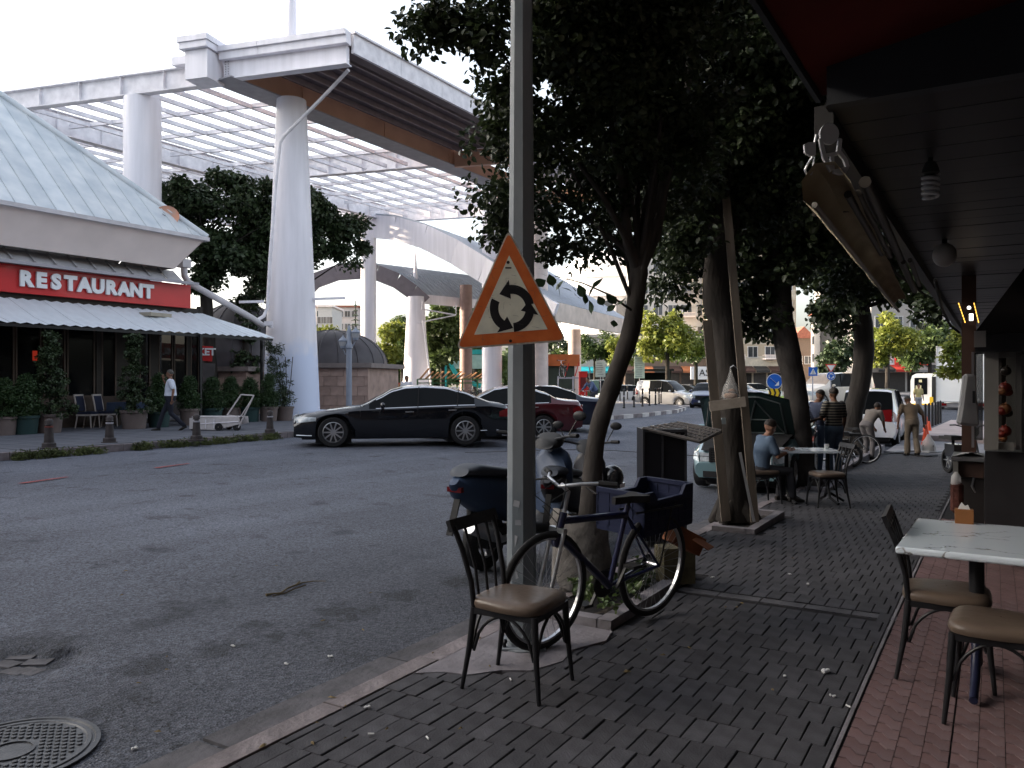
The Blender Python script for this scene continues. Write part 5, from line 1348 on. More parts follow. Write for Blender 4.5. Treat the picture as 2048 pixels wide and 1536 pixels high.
    for side in (1, -1):
        pts = [side_pt(x, interp(belt, x) + 0.004, 0.004, side) for x in xs if dlo[0] <= x <= dlo[1]]
        if len(pts) > 1: tr.tube(pts, 0.013, 5)
        pts = [side_pt(x, interp(top, x) - 0.045, 0.006, side) for x in xs if dlo[0] <= x <= dlo[1]]
        if len(pts) > 1: tr.tube(pts, 0.017, 5)
        for px_ in pillars:
            zb, zt = interp(belt, px_), interp(top, px_)
            pil.bar(side_pt(px_, zb, 0.002, side), side_pt(px_ + 0.04, zt - 0.04, 0.002, side), 0.02, 0.075, up=(0, 1, 0))
        for px_ in spec.get('seams', []):
            zb = interp(belt, px_); seam.tube([side_pt(px_ + (0.02 if z < 0.5 else 0), z, 0.0025, side) for z in (sill + 0.06, 0.4, 0.6, zb - 0.06, zb)], 0.0045, 4)
        for px_ in spec.get('handles', []):
            zb = interp(belt, px_) - 0.10; MB().bar(side_pt(px_, zb, 0.022, side), side_pt(px_ + 0.2, zb + 0.005, 0.022, side), 0.02, 0.024).build('door_handle', M_CHROME if o_.get('chrome') else pm, t)
        if spec.get('rub', 0): tr.tube([side_pt(x, spec['rub'], 0.006, side) for x in frange(wx[0] + wr + 0.15, wx[1] - wr - 0.12, 0.2)], 0.010, 5)
    chrome = M_CHROME if o_.get('chrome') else M_TRIM
    if tr.v: tr.build('window_trim', chrome, t, smooth=60)
    if pil.v: pil.build('pillar', M_TRIM, t)
    if seam.v: seam.build('door_seam', M_TRIM, t)
    # underside
    MB().box((L / 2, 0, 0.28), (L * 0.93, Wd - 0.50, 0.2)).build('underbody', M_TRIM, t)
    ub = MB()
    for w in wx: ub.box((w, 0, wr + 0.06), (2 * wr + 0.12, Wd - 0.52, 2 * wr - 0.05))
    ub.build('wheel_well', M_TRIM, t)
    rim = o_.get('rim', M_ALU); tm, rm, dm_ = wheel_meshes(wr, 0.22, o_.get('spokes', 9), rim)
    for w in wx:
        for side in (-1, 1):
            wo = obj('wheel', tm, t, loc=(w, side * (Wd / 2 - 0.125), wr), rot=(0, 0, 0 if side < 0 else PI))
            obj('rim', rm, wo); obj('brake_disc', dm_, wo)
    # lamps: patches just proud of the body at the corners
    def patch(nm, x0, x1, z0, z1, mt, endx, frac, slant=0.0):
        for side in (1, -1):
            m = MB(); vs = []; cols = 6; rows = 3
            for j in range(rows + 1):
                z = z0 + (z1 - z0) * j / rows
                for i in range(cols + 1):
                    f = i / cols; x = x0 + (x1 - x0) * f
                    zz = z0 + (z1 - z0) * j / rows * (1 - 0.45 * f if slant >= 0 else 0.55 + 0.45 * (1 - f)) + slant * f
                    p = side_pt(x, zz, 0.007, side); vs.append(p)
                # wrap on to the end face
            for j in range(rows):
                for i in range(cols): 
                    a = j * (cols + 1) + i; fs = (a, a + 1, a + cols + 2, a + cols + 1); m.f.append(fs)
            m.v = vs; m.m = [0] * len(m.f)
            ex = endx; xe = -0.006 if ex < L / 2 else L + 0.006
            yo = abs(side_pt(0.0 if ex < L / 2 else L, (z0 + z1) / 2, 0)[1])
            m.add([(xe, side * yo * 0.98, z0), (xe, side * yo * frac, z0 + 0.02), (xe, side * yo * frac, z1 - 0.02), (xe, side * yo * 0.98, z1)], [(0, 1, 2, 3)])
            m.build(nm, mt, t, smooth=40)
    hl = spec.get('head', (0.62, 0.80)); tl = spec.get('tail', (0.72, 0.95))
    patch('headlight', 0.0, spec.get('hlen', 0.5), hl[0], hl[1], o_.get('headm', M_HEAD), 0, 0.62, 0.05)
    patch('tail_light', L, L - spec.get('tlen', 0.28), tl[0], tl[1], M_TAIL, L, 0.60, 0.0)
    g = MB(); gz0, gz1 = spec.get('grille', (0.48, 0.72)); gw = Wd * 0.24
    for k in range(6): g.box((-0.018, 0, gz0 + (gz1 - gz0) * (k + 0.5) / 6), (0.03, gw * 2, 0.018))
    g.box((-0.018, gw, (gz0 + gz1) / 2), (0.04, 0.03, gz1 - gz0)); g.box((-0.018, -gw, (gz0 + gz1) / 2), (0.04, 0.03, gz1 - gz0)); g.box((-0.016, 0, gz1), (0.04, gw * 2, 0.03))
    g.build('grille', M_CHROME if o_.get('chrome') else M_TRIM, t)
    MB().box((-0.006, 0, (gz0 + gz1) / 2), (0.012, gw * 2, gz1 - gz0)).box((-0.008, 0, 0.30), (0.015, Wd * 0.62, 0.10)).build('grille_recess', M_TRIM, t)
    MB().box((-0.03, 0, 0.40), (0.012, 0.5, 0.11)).build('number_plate', M_PLATE, t)
    MB().box((L + 0.012, 0, spec.get('plz', 0.55)), (0.012, 0.5, 0.11)).build('number_plate', M_PLATE, t)
    if o_.get('lowtrim'):
        for side in (1, -1):
            MB().tube([side_pt(x, z, 0.012, side) for x, z in ((0.06, 0.29), (0.2, 0.285), (0.42, 0.28))], 0.012, 5).tube([side_pt(x, z, 0.012, side) for x, z in ((L - 0.75, 0.36), (L - 0.3, 0.37))], 0.008, 5).build('bumper_trim', M_CHROME, t)
    mx = spec.get('mirror', ws[1] * 0.5 + ws[0] * 0.5)
    for side in (1, -1):
        p = side_pt(mx, interp(belt, mx) + 0.02, 0.0, side)
        m = MB(); m.ball((p[0] + 0.03, p[1] + side * 0.13, p[2] + 0.06), (0.075, 0.115, 0.075), 10, 7); m.bar((p[0] + 0.02, p[1] - 0.0, p[2] + 0.02), (p[0] + 0.03, p[1] + side * 0.09, p[2] + 0.04), 0.04, 0.04)
        m.build('wing_mirror', o_.get('mirm', pm), t, smooth=50)
    for f in o_.get('extra', []): f(t, side_pt)
    return t
SEDAN = dict(L=5.21, W=1.87, H=1.47, wx=(0.92, 4.08), wr=0.36, sill=0.21, rl=1.0,
             top=[(0, 0.60), (0.05, 0.72), (0.25, 0.80), (0.8, 0.885), (1.45, 0.965), (1.62, 1.00), (2.0, 1.20), (2.32, 1.37), (2.65, 1.45), (3.1, 1.47), (3.6, 1.44), (4.05, 1.33), (4.5, 1.15), (4.72, 1.07), (5.0, 1.03), (5.15, 0.98), (5.21, 0.86)],
             belt=[(0, 0.55), (0.3, 0.74), (1.5, 0.90), (4.2, 0.985), (4.7, 0.99), (5.1, 0.93), (5.21, 0.8)], ws=(1.60, 2.50), rw=(3.78, 4.52), dlo=(1.78, 4.33), pillars=(2.92, 3.88), seams=(1.55, 2.92, 4.0), handles=(2.62, 3.66), rub=0.36, head=(0.58, 0.74), tail=(0.70, 0.93), hlen=0.52, grille=(0.50, 0.73))
SEDAN2 = dict(SEDAN, L=4.55, W=1.78, wx=(0.82, 3.45), wr=0.315, rub=0, seams=(1.4, 2.5, 3.4), handles=(2.25, 3.1), pillars=(2.5,),
              top=[(0, 0.55), (0.05, 0.68), (0.3, 0.79), (1.2, 0.94), (1.35, 0.98), (1.8, 1.24), (2.1, 1.38), (2.5, 1.44), (3.0, 1.42), (3.5, 1.27), (3.85, 1.10), (4.1, 1.06), (4.45, 1.03), (4.55, 0.88)],
              belt=[(0, 0.5), (0.3, 0.72), (1.3, 0.88), (3.7, 0.98), (4.4, 0.95), (4.55, 0.82)], ws=(1.33, 2.15), rw=(3.22, 3.90), dlo=(1.5, 3.65))
HATCH = dict(SEDAN, L=3.95, W=1.68, wx=(0.75, 3.25), wr=0.30, rub=0, seams=(1.2, 2.25, 3.1), handles=(2.0, 2.9), pillars=(2.3,),
             top=[(0, 0.55), (0.05, 0.68), (0.3, 0.80), (0.95, 0.96), (1.1, 1.0), (1.5, 1.25), (1.85, 1.45), (2.2, 1.50), (3.0, 1.49), (3.5, 1.42), (3.75, 1.15), (3.88, 0.95), (3.95, 0.8)],
             belt=[(0, 0.5), (0.3, 0.72), (1.1, 0.90), (3.6, 1.02), (3.8, 0.9), (3.95, 0.72)], ws=(1.08, 1.9), rw=(3.48, 3.82), dlo=(1.25, 3.5), tail=(0.8, 1.05), head=(0.60, 0.82), hlen=0.45)
VAN = dict(SEDAN, L=4.2, W=1.75, wx=(0.8, 3.4), wr=0.31, rub=0.45, seams=(1.2, 2.1, 3.0), handles=(1.9, 2.3), pillars=(2.1, 3.0),
           top=[(0, 0.60), (0.05, 0.75), (0.4, 0.95), (0.9, 1.06), (1.05, 1.12), (1.5, 1.55), (1.8, 1.76), (2.3, 1.82), (3.9, 1.80), (4.05, 1.74), (4.15, 1.3), (4.2, 0.8)],
           belt=[(0, 0.5), (0.4, 0.85), (1.1, 1.0), (4.0, 1.08), (4.15, 1.0), (4.2, 0.75)], ws=(1.02, 1.75), rw=(4.02, 4.16), dlo=(1.2, 2.98), tail=(0.85, 1.3), head=(0.62, 0.9), tum=0.2, taper=(0.2, 0.05))
MINIBUS = dict(VAN, L=5.1, W=1.95, wx=(0.9, 4.1), wr=0.34, top=[(0, 0.65), (0.05, 0.85), (0.5, 1.10), (1.0, 1.22), (1.15, 1.3), (1.7, 1.8), (2.0, 1.92), (2.6, 1.97), (4.8, 1.95), (4.95, 1.85), (5.05, 1.3), (5.1, 0.8)],
               belt=[(0, 0.5), (0.5, 1.0), (1.2, 1.12), (4.8, 1.18), (5.0, 1.0), (5.1, 0.75)], ws=(1.12, 1.95), rw=(4.92, 5.06), dlo=(1.4, 4.7), pillars=(2.3, 3.5), seams=(1.3, 2.3, 3.5), handles=(2.1, 2.5))
def at(px, d, yb=None):
    p = PXD(px, d, 0); p.z = roadz(p.x, p.y) if yb is None else EYE + (HZ - yb) / FPX * d; return p
# heading h (deg): direction of the nose measured from screen-left, positive turns it towards the camera
def place(nose_px, d, hdeg):
    return at(nose_px, d), YAW + R(hdeg)
black = paint('black', (0.006, 0.007, 0.010), 0.22)
def sbits(t, sp):
    m = MB()
    for x in (2.25, 3.35):
        m.box((x + 0.25, -0.38, 0.95), (0.16, 0.46, 0.5), ry=0.25); m.box((x + 0.32, -0.38, 1.25), (0.1, 0.26, 0.16)); m.box((x + 0.25, 0.38, 0.95), (0.16, 0.46, 0.5), ry=0.25); m.box((x + 0.32, 0.38, 1.25), (0.1, 0.26, 0.16))
    m.build('seat', M_SEAT, t)
    m = MB(); m.ball((0, 0, 0), (0.001,) * 3, 4, 3); m.tube([(0.05, 0, 0.77), (0.06, 0, 0.84)], 0.006, 5); m.build('hood_ornament', M_CHROME, t)
loc, h = place(592, 19.7, 11)
car('long black saloon with chrome trim pulling out of the bay, nose to the left', 'car', loc, h, SEDAN, black, dict(chrome=True, lowtrim=True, spokes=10, rim=mat('alloy', (0.45, 0.45, 0.46), 0.3, metal=0.8), extra=[sbits]), name='saloon_car')
red = paint('dark_red', (0.07, 0.008, 0.012))
loc, h = place(838, 22.6, 4)
car('dark red saloon parked behind the black one, half hidden by the sign pole', 'car', loc, h, SEDAN2, red, dict(chrome=True, spokes=8), name='saloon_car')
loc, h = place(925, 26.2, 0)
car('dark blue saloon parked third in the row, tail beside the leaning trunk', 'car', loc, h, SEDAN2, paint('navy', (0.010, 0.013, 0.028)), dict(spokes=5), name='saloon_car')
# light teal car with raised bonnet
teal = paint('teal', (0.13, 0.215, 0.235), 0.35, 0.3)
p = PXD(1470, 13.0, 0); p.z = roadz(p.x, p.y)
tc = car('light teal car with its dark bonnet raised behind the braced tree', 'car', (p.x, p.y, p.z), YAW + R(62), dict(HATCH, L=4.1, top=[(0, 0.50), (0.05, 0.60), (0.3, 0.68), (0.95, 0.80), (1.15, 0.92), (1.5, 1.2), (1.85, 1.42), (2.2, 1.47), (3.0, 1.46), (3.6, 1.35), (3.85, 1.1), (4.0, 0.95), (4.1, 0.8)], belt=[(0, 0.46), (0.3, 0.62), (1.1, 0.76), (1.3, 0.88), (3.7, 1.02), (3.9, 0.9), (4.1, 0.72)], head=(0.50, 0.66), wx=(0.78, 3.3)), teal, dict(spokes=7), name='hatchback_car')
m = MB()
cb_ = [(1.15, -0.76, 0.88), (1.15, 0.76, 0.88), (0.62, 0.74, 1.50), (0.55, 0.3, 1.62), (0.55, -0.3, 1.62), (0.62, -0.74, 1.50)]
m.poly(cb_); m.poly([(x + 0.04, y, z + 0.03) for x, y, z in reversed(cb_)])
m.build('bonnet', paint('dark_green', (0.012, 0.028, 0.026), 0.4), tc)
m = MB(); z1 = 0.025
def bp(u, v): return (1.15 - 0.6 * v - 0.018, u * 0.66, 0.88 + 0.73 * v)
for (a, b_) in (((-0.95, 0.05), (-0.9, 0.8)), ((0.95, 0.05), (0.9, 0.8)), ((-0.9, 0.1), (-0.3, 0.85)), ((-0.3, 0.85), (0.0, 0.15)), ((0, 0.15), (0.35, 0.85)), ((0.35, 0.85), (0.9, 0.1)), ((-0.9, 0.8), (-0.4, 0.94)), ((-0.4, 0.94), (0.4, 0.94)), ((0.4, 0.94), (0.9, 0.8)), ((-0.9, 0.08), (0.9, 0.08)), ((-0.6, 0.4), (0.6, 0.42))):
    m.tube([bp(*a), bp(*b_)], 0.014, 5)
m.build('bonnet_brace', mat('brace_metal', (0.085, 0.10, 0.10), 0.5, metal=0.2), tc)
MB().add([(0.16, -0.60, 0.675), (0.16, 0.60, 0.675), (1.12, 0.74, 0.93), (1.12, -0.74, 0.93)], [(0, 1, 2, 3)]).box((0.6, 0.2, 0.82), (0.4, 0.5, 0.08)).build('engine_bay', M_RUBBER, tc); MB().tube([(0.35, 0.6, 0.68), (0.75, 0.62, 1.40)], 0.01, 5).build('bonnet_stay', M_TRIM, tc)
silver = paint('silver', (0.36, 0.37, 0.39), 0.3, 0.6)
# cars beyond, seen from behind / side
def rear_car(label, px, d, spec, pm, hdeg, name='parked_car', opts=None, cat='car', yb=None):
    p = at(px, d, yb); return car(label, cat, p, YAW + R(hdeg), spec, pm, opts or {}, name=name)
# tail faces us when hdeg ~ 90+: nose at given px; compute from tail position instead
def tail_at(px, d, spec, hdeg):
    p = PXD(px, d, 0); a = YAW + R(hdeg); v = Vector((math.cos(a), math.sin(a), 0)) * spec['L']; q_ = p - v; q_.z = roadz(p.x, p.y); return q_, a
p, a = tail_at(1576, 24.5, SEDAN2, -121)
car('silver saloon seen from behind between braced tree and pale trunk', 'car', p, a, SEDAN2, paint('pale_silver', (0.30, 0.34, 0.38), 0.25, 0.6), {}, name='saloon_car')
p, a = tail_at(1735, 25.8, VAN, -121)
wv = car('white compact van parked tail to us behind the silhouetted trunk', 'van', p, a, dict(VAN, L=4.3, rw=(3.95, 4.25), top=[(0, 0.60), (0.05, 0.75), (0.4, 0.95), (0.9, 1.06), (1.05, 1.12), (1.5, 1.55), (1.8, 1.76), (2.3, 1.84), (3.9, 1.82), (4.0, 1.76), (4.22, 1.08), (4.30, 0.8)], tail=(0.8, 1.2)), paint('white', (0.55, 0.56, 0.60), 0.3, 0.0), dict(mirm=M_TRIM), name='compact_van')
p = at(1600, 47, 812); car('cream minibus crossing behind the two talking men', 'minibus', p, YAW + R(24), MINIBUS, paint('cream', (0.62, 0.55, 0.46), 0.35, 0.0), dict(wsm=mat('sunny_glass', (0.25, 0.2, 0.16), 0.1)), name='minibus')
def flipped(label, tail_px, nose_px, d, spec, pm, name, cat, yb=None, opts=None, turn=0):
    """nose to the right"""
    p = at(nose_px, d, yb); return car(label, cat, p, YAW + PI - R(turn), spec, pm, opts or {}, name=name)
flipped('silver panel van driving right past the white apartments', 1313, 1392, 53.0, dict(VAN), silver, 'panel_van', 'van', 815, turn=40)
flipped('grey estate car between the silver van and the blue hatchback', 1370, 1436, 62, dict(SEDAN2), paint('grey', (0.22, 0.22, 0.24)), 'estate_car', 'car', 806, turn=35)
flipped('silver saloon driving right behind the braced tree', 1455, 1543, 56, SEDAN2, paint('silver_blue', (0.32, 0.33, 0.37), 0.3, 0.5), 'saloon_car', 'car', 806, turn=35)
flipped('white car at the rear beside the arrow sign', 1505, 1560, 74, HATCH, paint('white2', (0.6, 0.6, 0.6), 0.3, 0), 'hatchback_car', 'car', 799)
p = at(1405, 46.5, 817); car('dark blue hatchback coming towards us at the roundabout', 'car', p, YAW + R(68), dict(HATCH, H=1.5), paint('blue', (0.022, 0.028, 0.085)), {}, name='hatchback_car')
flipped('green van far behind the leaning trunk by the island', 1212, 1264, 72, VAN, paint('green_van', (0.05, 0.10, 0.06)), 'small_van', 'van', 800)
p = at(1880, 90, 797); car('small dark car parked under the grey apartments', 'car', p, YAW, HATCH, paint('charcoal', (0.04, 0.045, 0.05)), {}, name='hatchback_car')
p = at(1190, 66, 806); car('white car end glimpsed behind the cyclist', 'car', p, YAW, HATCH, paint('white3', (0.55, 0.55, 0.55), 0.3, 0), {}, name='hatchback_car')
# white box truck and striped bus
p = PXD(1872, 46, 0); p.z = EYE - 66 * 46 / FPX
trk = thing('box_truck', 'big sunlit white box truck under the acacia branches', 'truck', p, 0)
wt = mat('truck_white', (0.78, 0.77, 0.74), 0.4, var=0.04, vscale=0.8)
MB().box((1.3, 4.0, 2.3), (2.6, 7.6, 3.2)).build('cargo_box', wt, trk)
m = MB()
for x in (0.02, 1.3, 2.58): m.box((x, 0.18, 2.3), (0.06, 0.05, 3.2))
for z in (0.72, 3.88): m.box((1.3, 0.17, z), (2.6, 0.06, 0.07))
m.build('door_frame', mat('truck_trim', (0.5, 0.5, 0.5), 0.5), trk)
MB().box((1.3, 0.3, 0.52), (2.4, 0.15, 0.22)).build('rear_bumper', mat('bumper_grey', (0.25, 0.24, 0.24), 0.5), trk)
MB().box((0.35, 0.2, 0.55), (0.35, 0.05, 0.14)).box((2.25, 0.2, 0.55), (0.35, 0.05, 0.14)).build('tail_light', M_TAIL, trk); MB().box((1.7, 0.18, 0.62), (0.52, 0.03, 0.13)).build('number_plate', M_PLATE, trk)
MB().box((1.3, 9.0, 1.3), (2.4, 2.0, 2.1)).build('cab', wt, trk)
tm, rm, dm_ = wheel_meshes(0.42, 0.26, 6, M_ALU)
for x, sd in ((0.2, 0), (2.4, PI)):
    for y in (1.6, 8.8):
        wo = obj('wheel', tm, trk, loc=(x, y, 0.42), rot=(0, 0, -PI / 2 if x < 1 else PI / 2))
p = PXD(1821, 56, 0); p.z = EYE - 60 * 56 / FPX
bus = thing('city_bus', 'white bus with yellow skirt and tall window left of the white truck', 'bus', p, 0)
m = MB(); hb_ = 2.62
prof = [(0, 0.3), (2.4, 0.3), (2.4, hb_), (0.35, hb_), (0.1, hb_ - 0.15), (0, hb_ - 0.5)]
m.prism(prof, 0, 8, 'xz').build('body', wt, bus, fix=True)
MB().box((0.65, -0.02, 1.75), (0.80, 0.04, 1.15)).build('rear_window', M_GLASS, bus); MB().box((1.55, -0.02, 1.5), (0.45, 0.04, 1.8)).build('door', M_TRIM, bus)
MB().box((0.72, -0.03, 0.42), (1.4, 0.03, 0.24)).box((1.3, -0.03, 0.75), (0.22, 0.03, 0.5)).build('yellow_stripe', mat('bus_yellow', (0.6, 0.38, 0.02), 0.4), bus)
MB().box((0.5, -0.05, 1.68), (0.35, 0.02, 0.22)).box((0.62, -0.05, 2.1), (0.18, 0.02, 0.18)).build('notice', mat('notice_pale', (0.55, 0.5, 0.3), 0.6), bus)
for x in (0.25, 2.15): obj('wheel', tm, bus, loc=(x, 0.8, 0.35), rot=(0, 0, PI / 2))

# ============================================================ bicycles and scooters
def bike_parts(t, fcol, R_=0.33, wb=1.04, spokes=True, hero=False):
    """local x forward (rear wheel at 0, front wheel at wb), y sideways, z up"""
    fr = mat('bike_' + fcol[0], fcol[1], 0.3, coat=0.6, var=0.03); n = 40 if hero else 18
    for k, x in enumerate((0, wb)):
        m = MB(); N_ = 40 if hero else 20
        prof = [(R_ + 0.022 * math.cos(a), 0.022 * math.sin(a)) for a in [2 * PI * i / 8 for i in range(9)]]
        m.lathe(prof, N_, axis='y'); w = m.build('wheel', M_RUBBER, t, loc=(x, 0, R_ + 0.022), smooth=60, fix=True)
        m = MB(); m.lathe([(R_ - 0.014, -0.012), (R_ - 0.03, -0.010), (R_ - 0.03, 0.010), (R_ - 0.014, 0.012)], N_, axis='y'); m.build('rim', M_ALU, w)
        if spokes:
            m = MB(); ns = 32 if hero else 12
            for j in range(ns):
                a = 2 * PI * j / ns; b_ = a + (0.5 if j % 2 else -0.5); s_ = 0.025 if j % 4 < 2 else -0.025
                m.tube([(0.02 * math.cos(b_), s_, 0.02 * math.sin(b_)), ((R_ - 0.02) * math.cos(a), 0, (R_ - 0.02) * math.sin(a))], 0.0013 if hero else 0.003, 4, cap=False)
            m.tube([(0, -0.05, 0), (0, 0.05, 0)], 0.018, 8); m.build('spokes', M_ALU, w)
    z0 = R_ + 0.022; bb = (0.44, 0, 0.28); st = (0.30, 0, 0.78); hd0 = (wb - 0.13, 0, 0.80); hd1 = (wb - 0.10, 0, 0.66)
    m = MB(); m.tube([bb, st], 0.018, 8); m.tube([hd0, (wb - 0.07, 0, 0.60)], 0.024, 8)
    m.tube([(0.31, 0, 0.72), (wb - 0.125, 0, 0.75)], 0.023, 8); m.tube([bb, (wb - 0.10, 0, 0.66)], 0.026, 8)
    for s_ in (-0.05, 0.05): m.tube([bb, (0, s_, z0)], 0.011, 6); m.tube([(0.31, 0, 0.72), (0, s_, z0)], 0.009, 6)
    m.build('frame', fr, t, smooth=60)
    m = MB()
    for s_ in (-0.05, 0.05): m.tube([(wb - 0.09, s_, 0.70), (wb - 0.05, s_, 0.55), (wb, s_, z0)], 0.013, 6)
    m.bar((wb - 0.09, -0.06, 0.70), (wb - 0.09, 0.06, 0.70), 0.03, 0.03)
    m.build('fork', M_ALU if hero else fr, t, smooth=60)
    m = MB(); m.tube([(wb - 0.135, 0, 0.80), (wb - 0.16, 0, 0.92), (wb - 0.10, 0, 0.97)], 0.014, 7)
    m.tube([(wb - 0.22, -0.22, 1.0), (wb - 0.12, -0.13, 0.99), (wb - 0.08, 0, 0.96), (wb - 0.12, 0.13, 0.99), (wb - 0.22, 0.22, 1.0)], 0.011, 7); m.build('handlebar', M_ALU, t, smooth=60)
    m = MB()
    for s_ in (-1, 1): m.tube([(wb - 0.20, s_ * 0.20, 1.0), (wb - 0.26, s_ * 0.29, 1.0)], 0.017, 7); m.tube([(wb - 0.14, s_ * 0.16, 0.975), (wb - 0.12, s_ * 0.26, 0.955)], 0.006, 5)
    m.build('grip', M_RUBBER, t)
    m = MB(); m.prism([(0.16, -0.07), (0.2, -0.08), (0.30, -0.03), (0.44, -0.015), (0.44, 0.015), (0.30, 0.03), (0.2, 0.08), (0.16, 0.07)], 0.80, 0.845); m.tube([(0.30, 0, 0.74), (0.29, 0, 0.81)], 0.013, 7); m.build('saddle', M_RUBBER, t)
    m = MB(); m.lathe([(0.085, -0.055), (0.09, -0.05), (0.085, -0.045), (0.03, -0.045)], 20, (0.44, 0, 0.28), axis='y'); m.bar((0.44, -0.07, 0.28), (0.52, -0.075, 0.15), 0.02, 0.012); m.bar((0.44, 0.06, 0.28), (0.36, 0.065, 0.41), 0.02, 0.012)
    m.box((0.53, -0.12, 0.14), (0.09, 0.08, 0.02)); m.box((0.35, 0.11, 0.42), (0.09, 0.08, 0.02)); m.build('crank', M_TRIM, t)
    if hero:
        m = MB(); m.tube([(0.44, -0.05, 0.365), (0.0, -0.05, 0.39)], 0.005, 4); m.tube([(0.44, -0.05, 0.195), (0.02, -0.05, 0.27), (0.0, -0.05, 0.31)], 0.005, 4); m.lathe([(0.05, -0.055), (0.055, -0.05), (0.03, -0.04)], 16, (0, 0, z0), axis='y'); m.build('chain', M_TRIM, t)
        m = MB()
        for s_ in (-0.07, 0.07): m.tube([(0.30, s_, 0.74), (-0.20, s_, 0.74)], 0.007, 6); m.tube([(-0.08, s_, 0.74), (0, s_ * 0.8, z0)], 0.006, 6)
        for x in (-0.18, -0.02, 0.14): m.tube([(x, -0.07, 0.74), (x, 0.07, 0.74)], 0.006, 6)
        m.build('rack', M_TRIM, t)
        m = MB(); m.tube([(wb - 0.12, 0.02, 1.0), (wb - 0.02, 0.1, 0.93), (wb - 0.03, 0.04, 0.72)], 0.003, 5); m.tube([(wb - 0.12, -0.02, 1.0), (wb + 0.02, -0.1, 0.90), (wb - 0.2, 0, 0.72)], 0.003, 5); m.tube([(wb - 0.18, 0.1, 1.0), (wb + 0.0, -0.05, 0.84), (wb - 0.15, 0.0, 0.68)], 0.003, 5)
        m.build('brake_cable', M_RUBBER, t)
        o = obj('frame_lettering', text_mesh('SALCANO'[:7], 0.055, 0.0005, mat('decal', (0.45, 0.45, 0.5), 0.4)), t, loc=(0.70, -0.024, 0.47), rot=(R(90), R(-40), 0)) if False else None
    return t
fc = G(1085, 1300, 0.0); rc = G(1300, 1232, 0.0)
dv = (fc - rc).normalized(); ang = math.atan2(dv.y, dv.x)
hb = thing('bicycle', 'blue and black bicycle with crate on its rack leaning by the sign pole', 'bicycle', (rc.x, rc.y, 0.004), ang)
bike_parts(hb, ('blue', (0.006, 0.009, 0.04)), wb=1.02, hero=True)
hb.rotation_euler = (R(-4), 0, ang)
# blue plastic crate on the rack
crt = thing('plastic_crate', 'dark blue plastic crate strapped on the bicycle rack', 'crate', (rc.x, rc.y, 0.80), ang)
cm = mat('crate_blue', (0.007, 0.011, 0.036), 0.6, var=0.1)
cp = W(1290, 1040, 5.55); crt.location = (cp.x, cp.y, cp.z - 0.04); crt.scale = (1.16, 1.12, 1.2)
def crate_wall(name, L_, H_, cut=0.0):
    m = MB(); n = max(3, int(L_ / 0.07))
    m.box((0, 0, 0.015), (L_, 0.012, 0.03)); m.box((0, 0, H_ - 0.012 - cut), (L_ * (0.98 if not cut else 0.96), 0.025, 0.024))
    for z in (H_ * 0.33, H_ * 0.62): m.box((0, 0, z), (L_, 0.010, 0.020))
    for k in range(n + 1): m.box((-L_ / 2 + L_ * k / n, 0, (H_ - cut) / 2), (0.012, 0.012, H_ - cut - 0.02))
    m.box((0, 0.0, (H_ - cut) * 0.5), (L_ * 0.985, 0.005, (H_ - cut) * 0.96))
    if cut:
        for s_ in (-1, 1): m.prism([(s_ * L_ / 2, H_ - cut - 0.02), (s_ * L_ * 0.22, H_ - cut - 0.02), (s_ * L_ * 0.34, H_), (s_ * L_ / 2, H_)] if s_ > 0 else [(s_ * L_ * 0.22, H_ - cut - 0.02), (s_ * L_ / 2, H_ - cut - 0.02), (s_ * L_ / 2, H_), (s_ * L_ * 0.34, H_)], -0.01, 0.01, 'xz')
    return m.build(name, cm, crt, fix=True)
for (x, y, rz, L_, cut) in ((0, -0.17, 0, 0.50, 0.05), (0, 0.17, 0, 0.50, 0.05), (-0.25, 0, PI / 2, 0.34, 0.0), (0.25, 0, PI / 2, 0.34, 0.0)):
    o = crate_wall('side', L_, 0.24, cut); o.location = (x, y, 0); o.rotation_euler = (0, 0, rz)
m = MB(); [m.box((-0.22 + 0.055 * k, 0, 0.006), (0.02, 0.32, 0.012)) for k in range(9)]; [m.box((0, -0.13 + 0.065 * k, 0.007), (0.48, 0.015, 0.010)) for k in range(5)]; m.build('bottom', cm, crt)
crt.rotation_euler = (R(-2), R(2), ang + R(4))

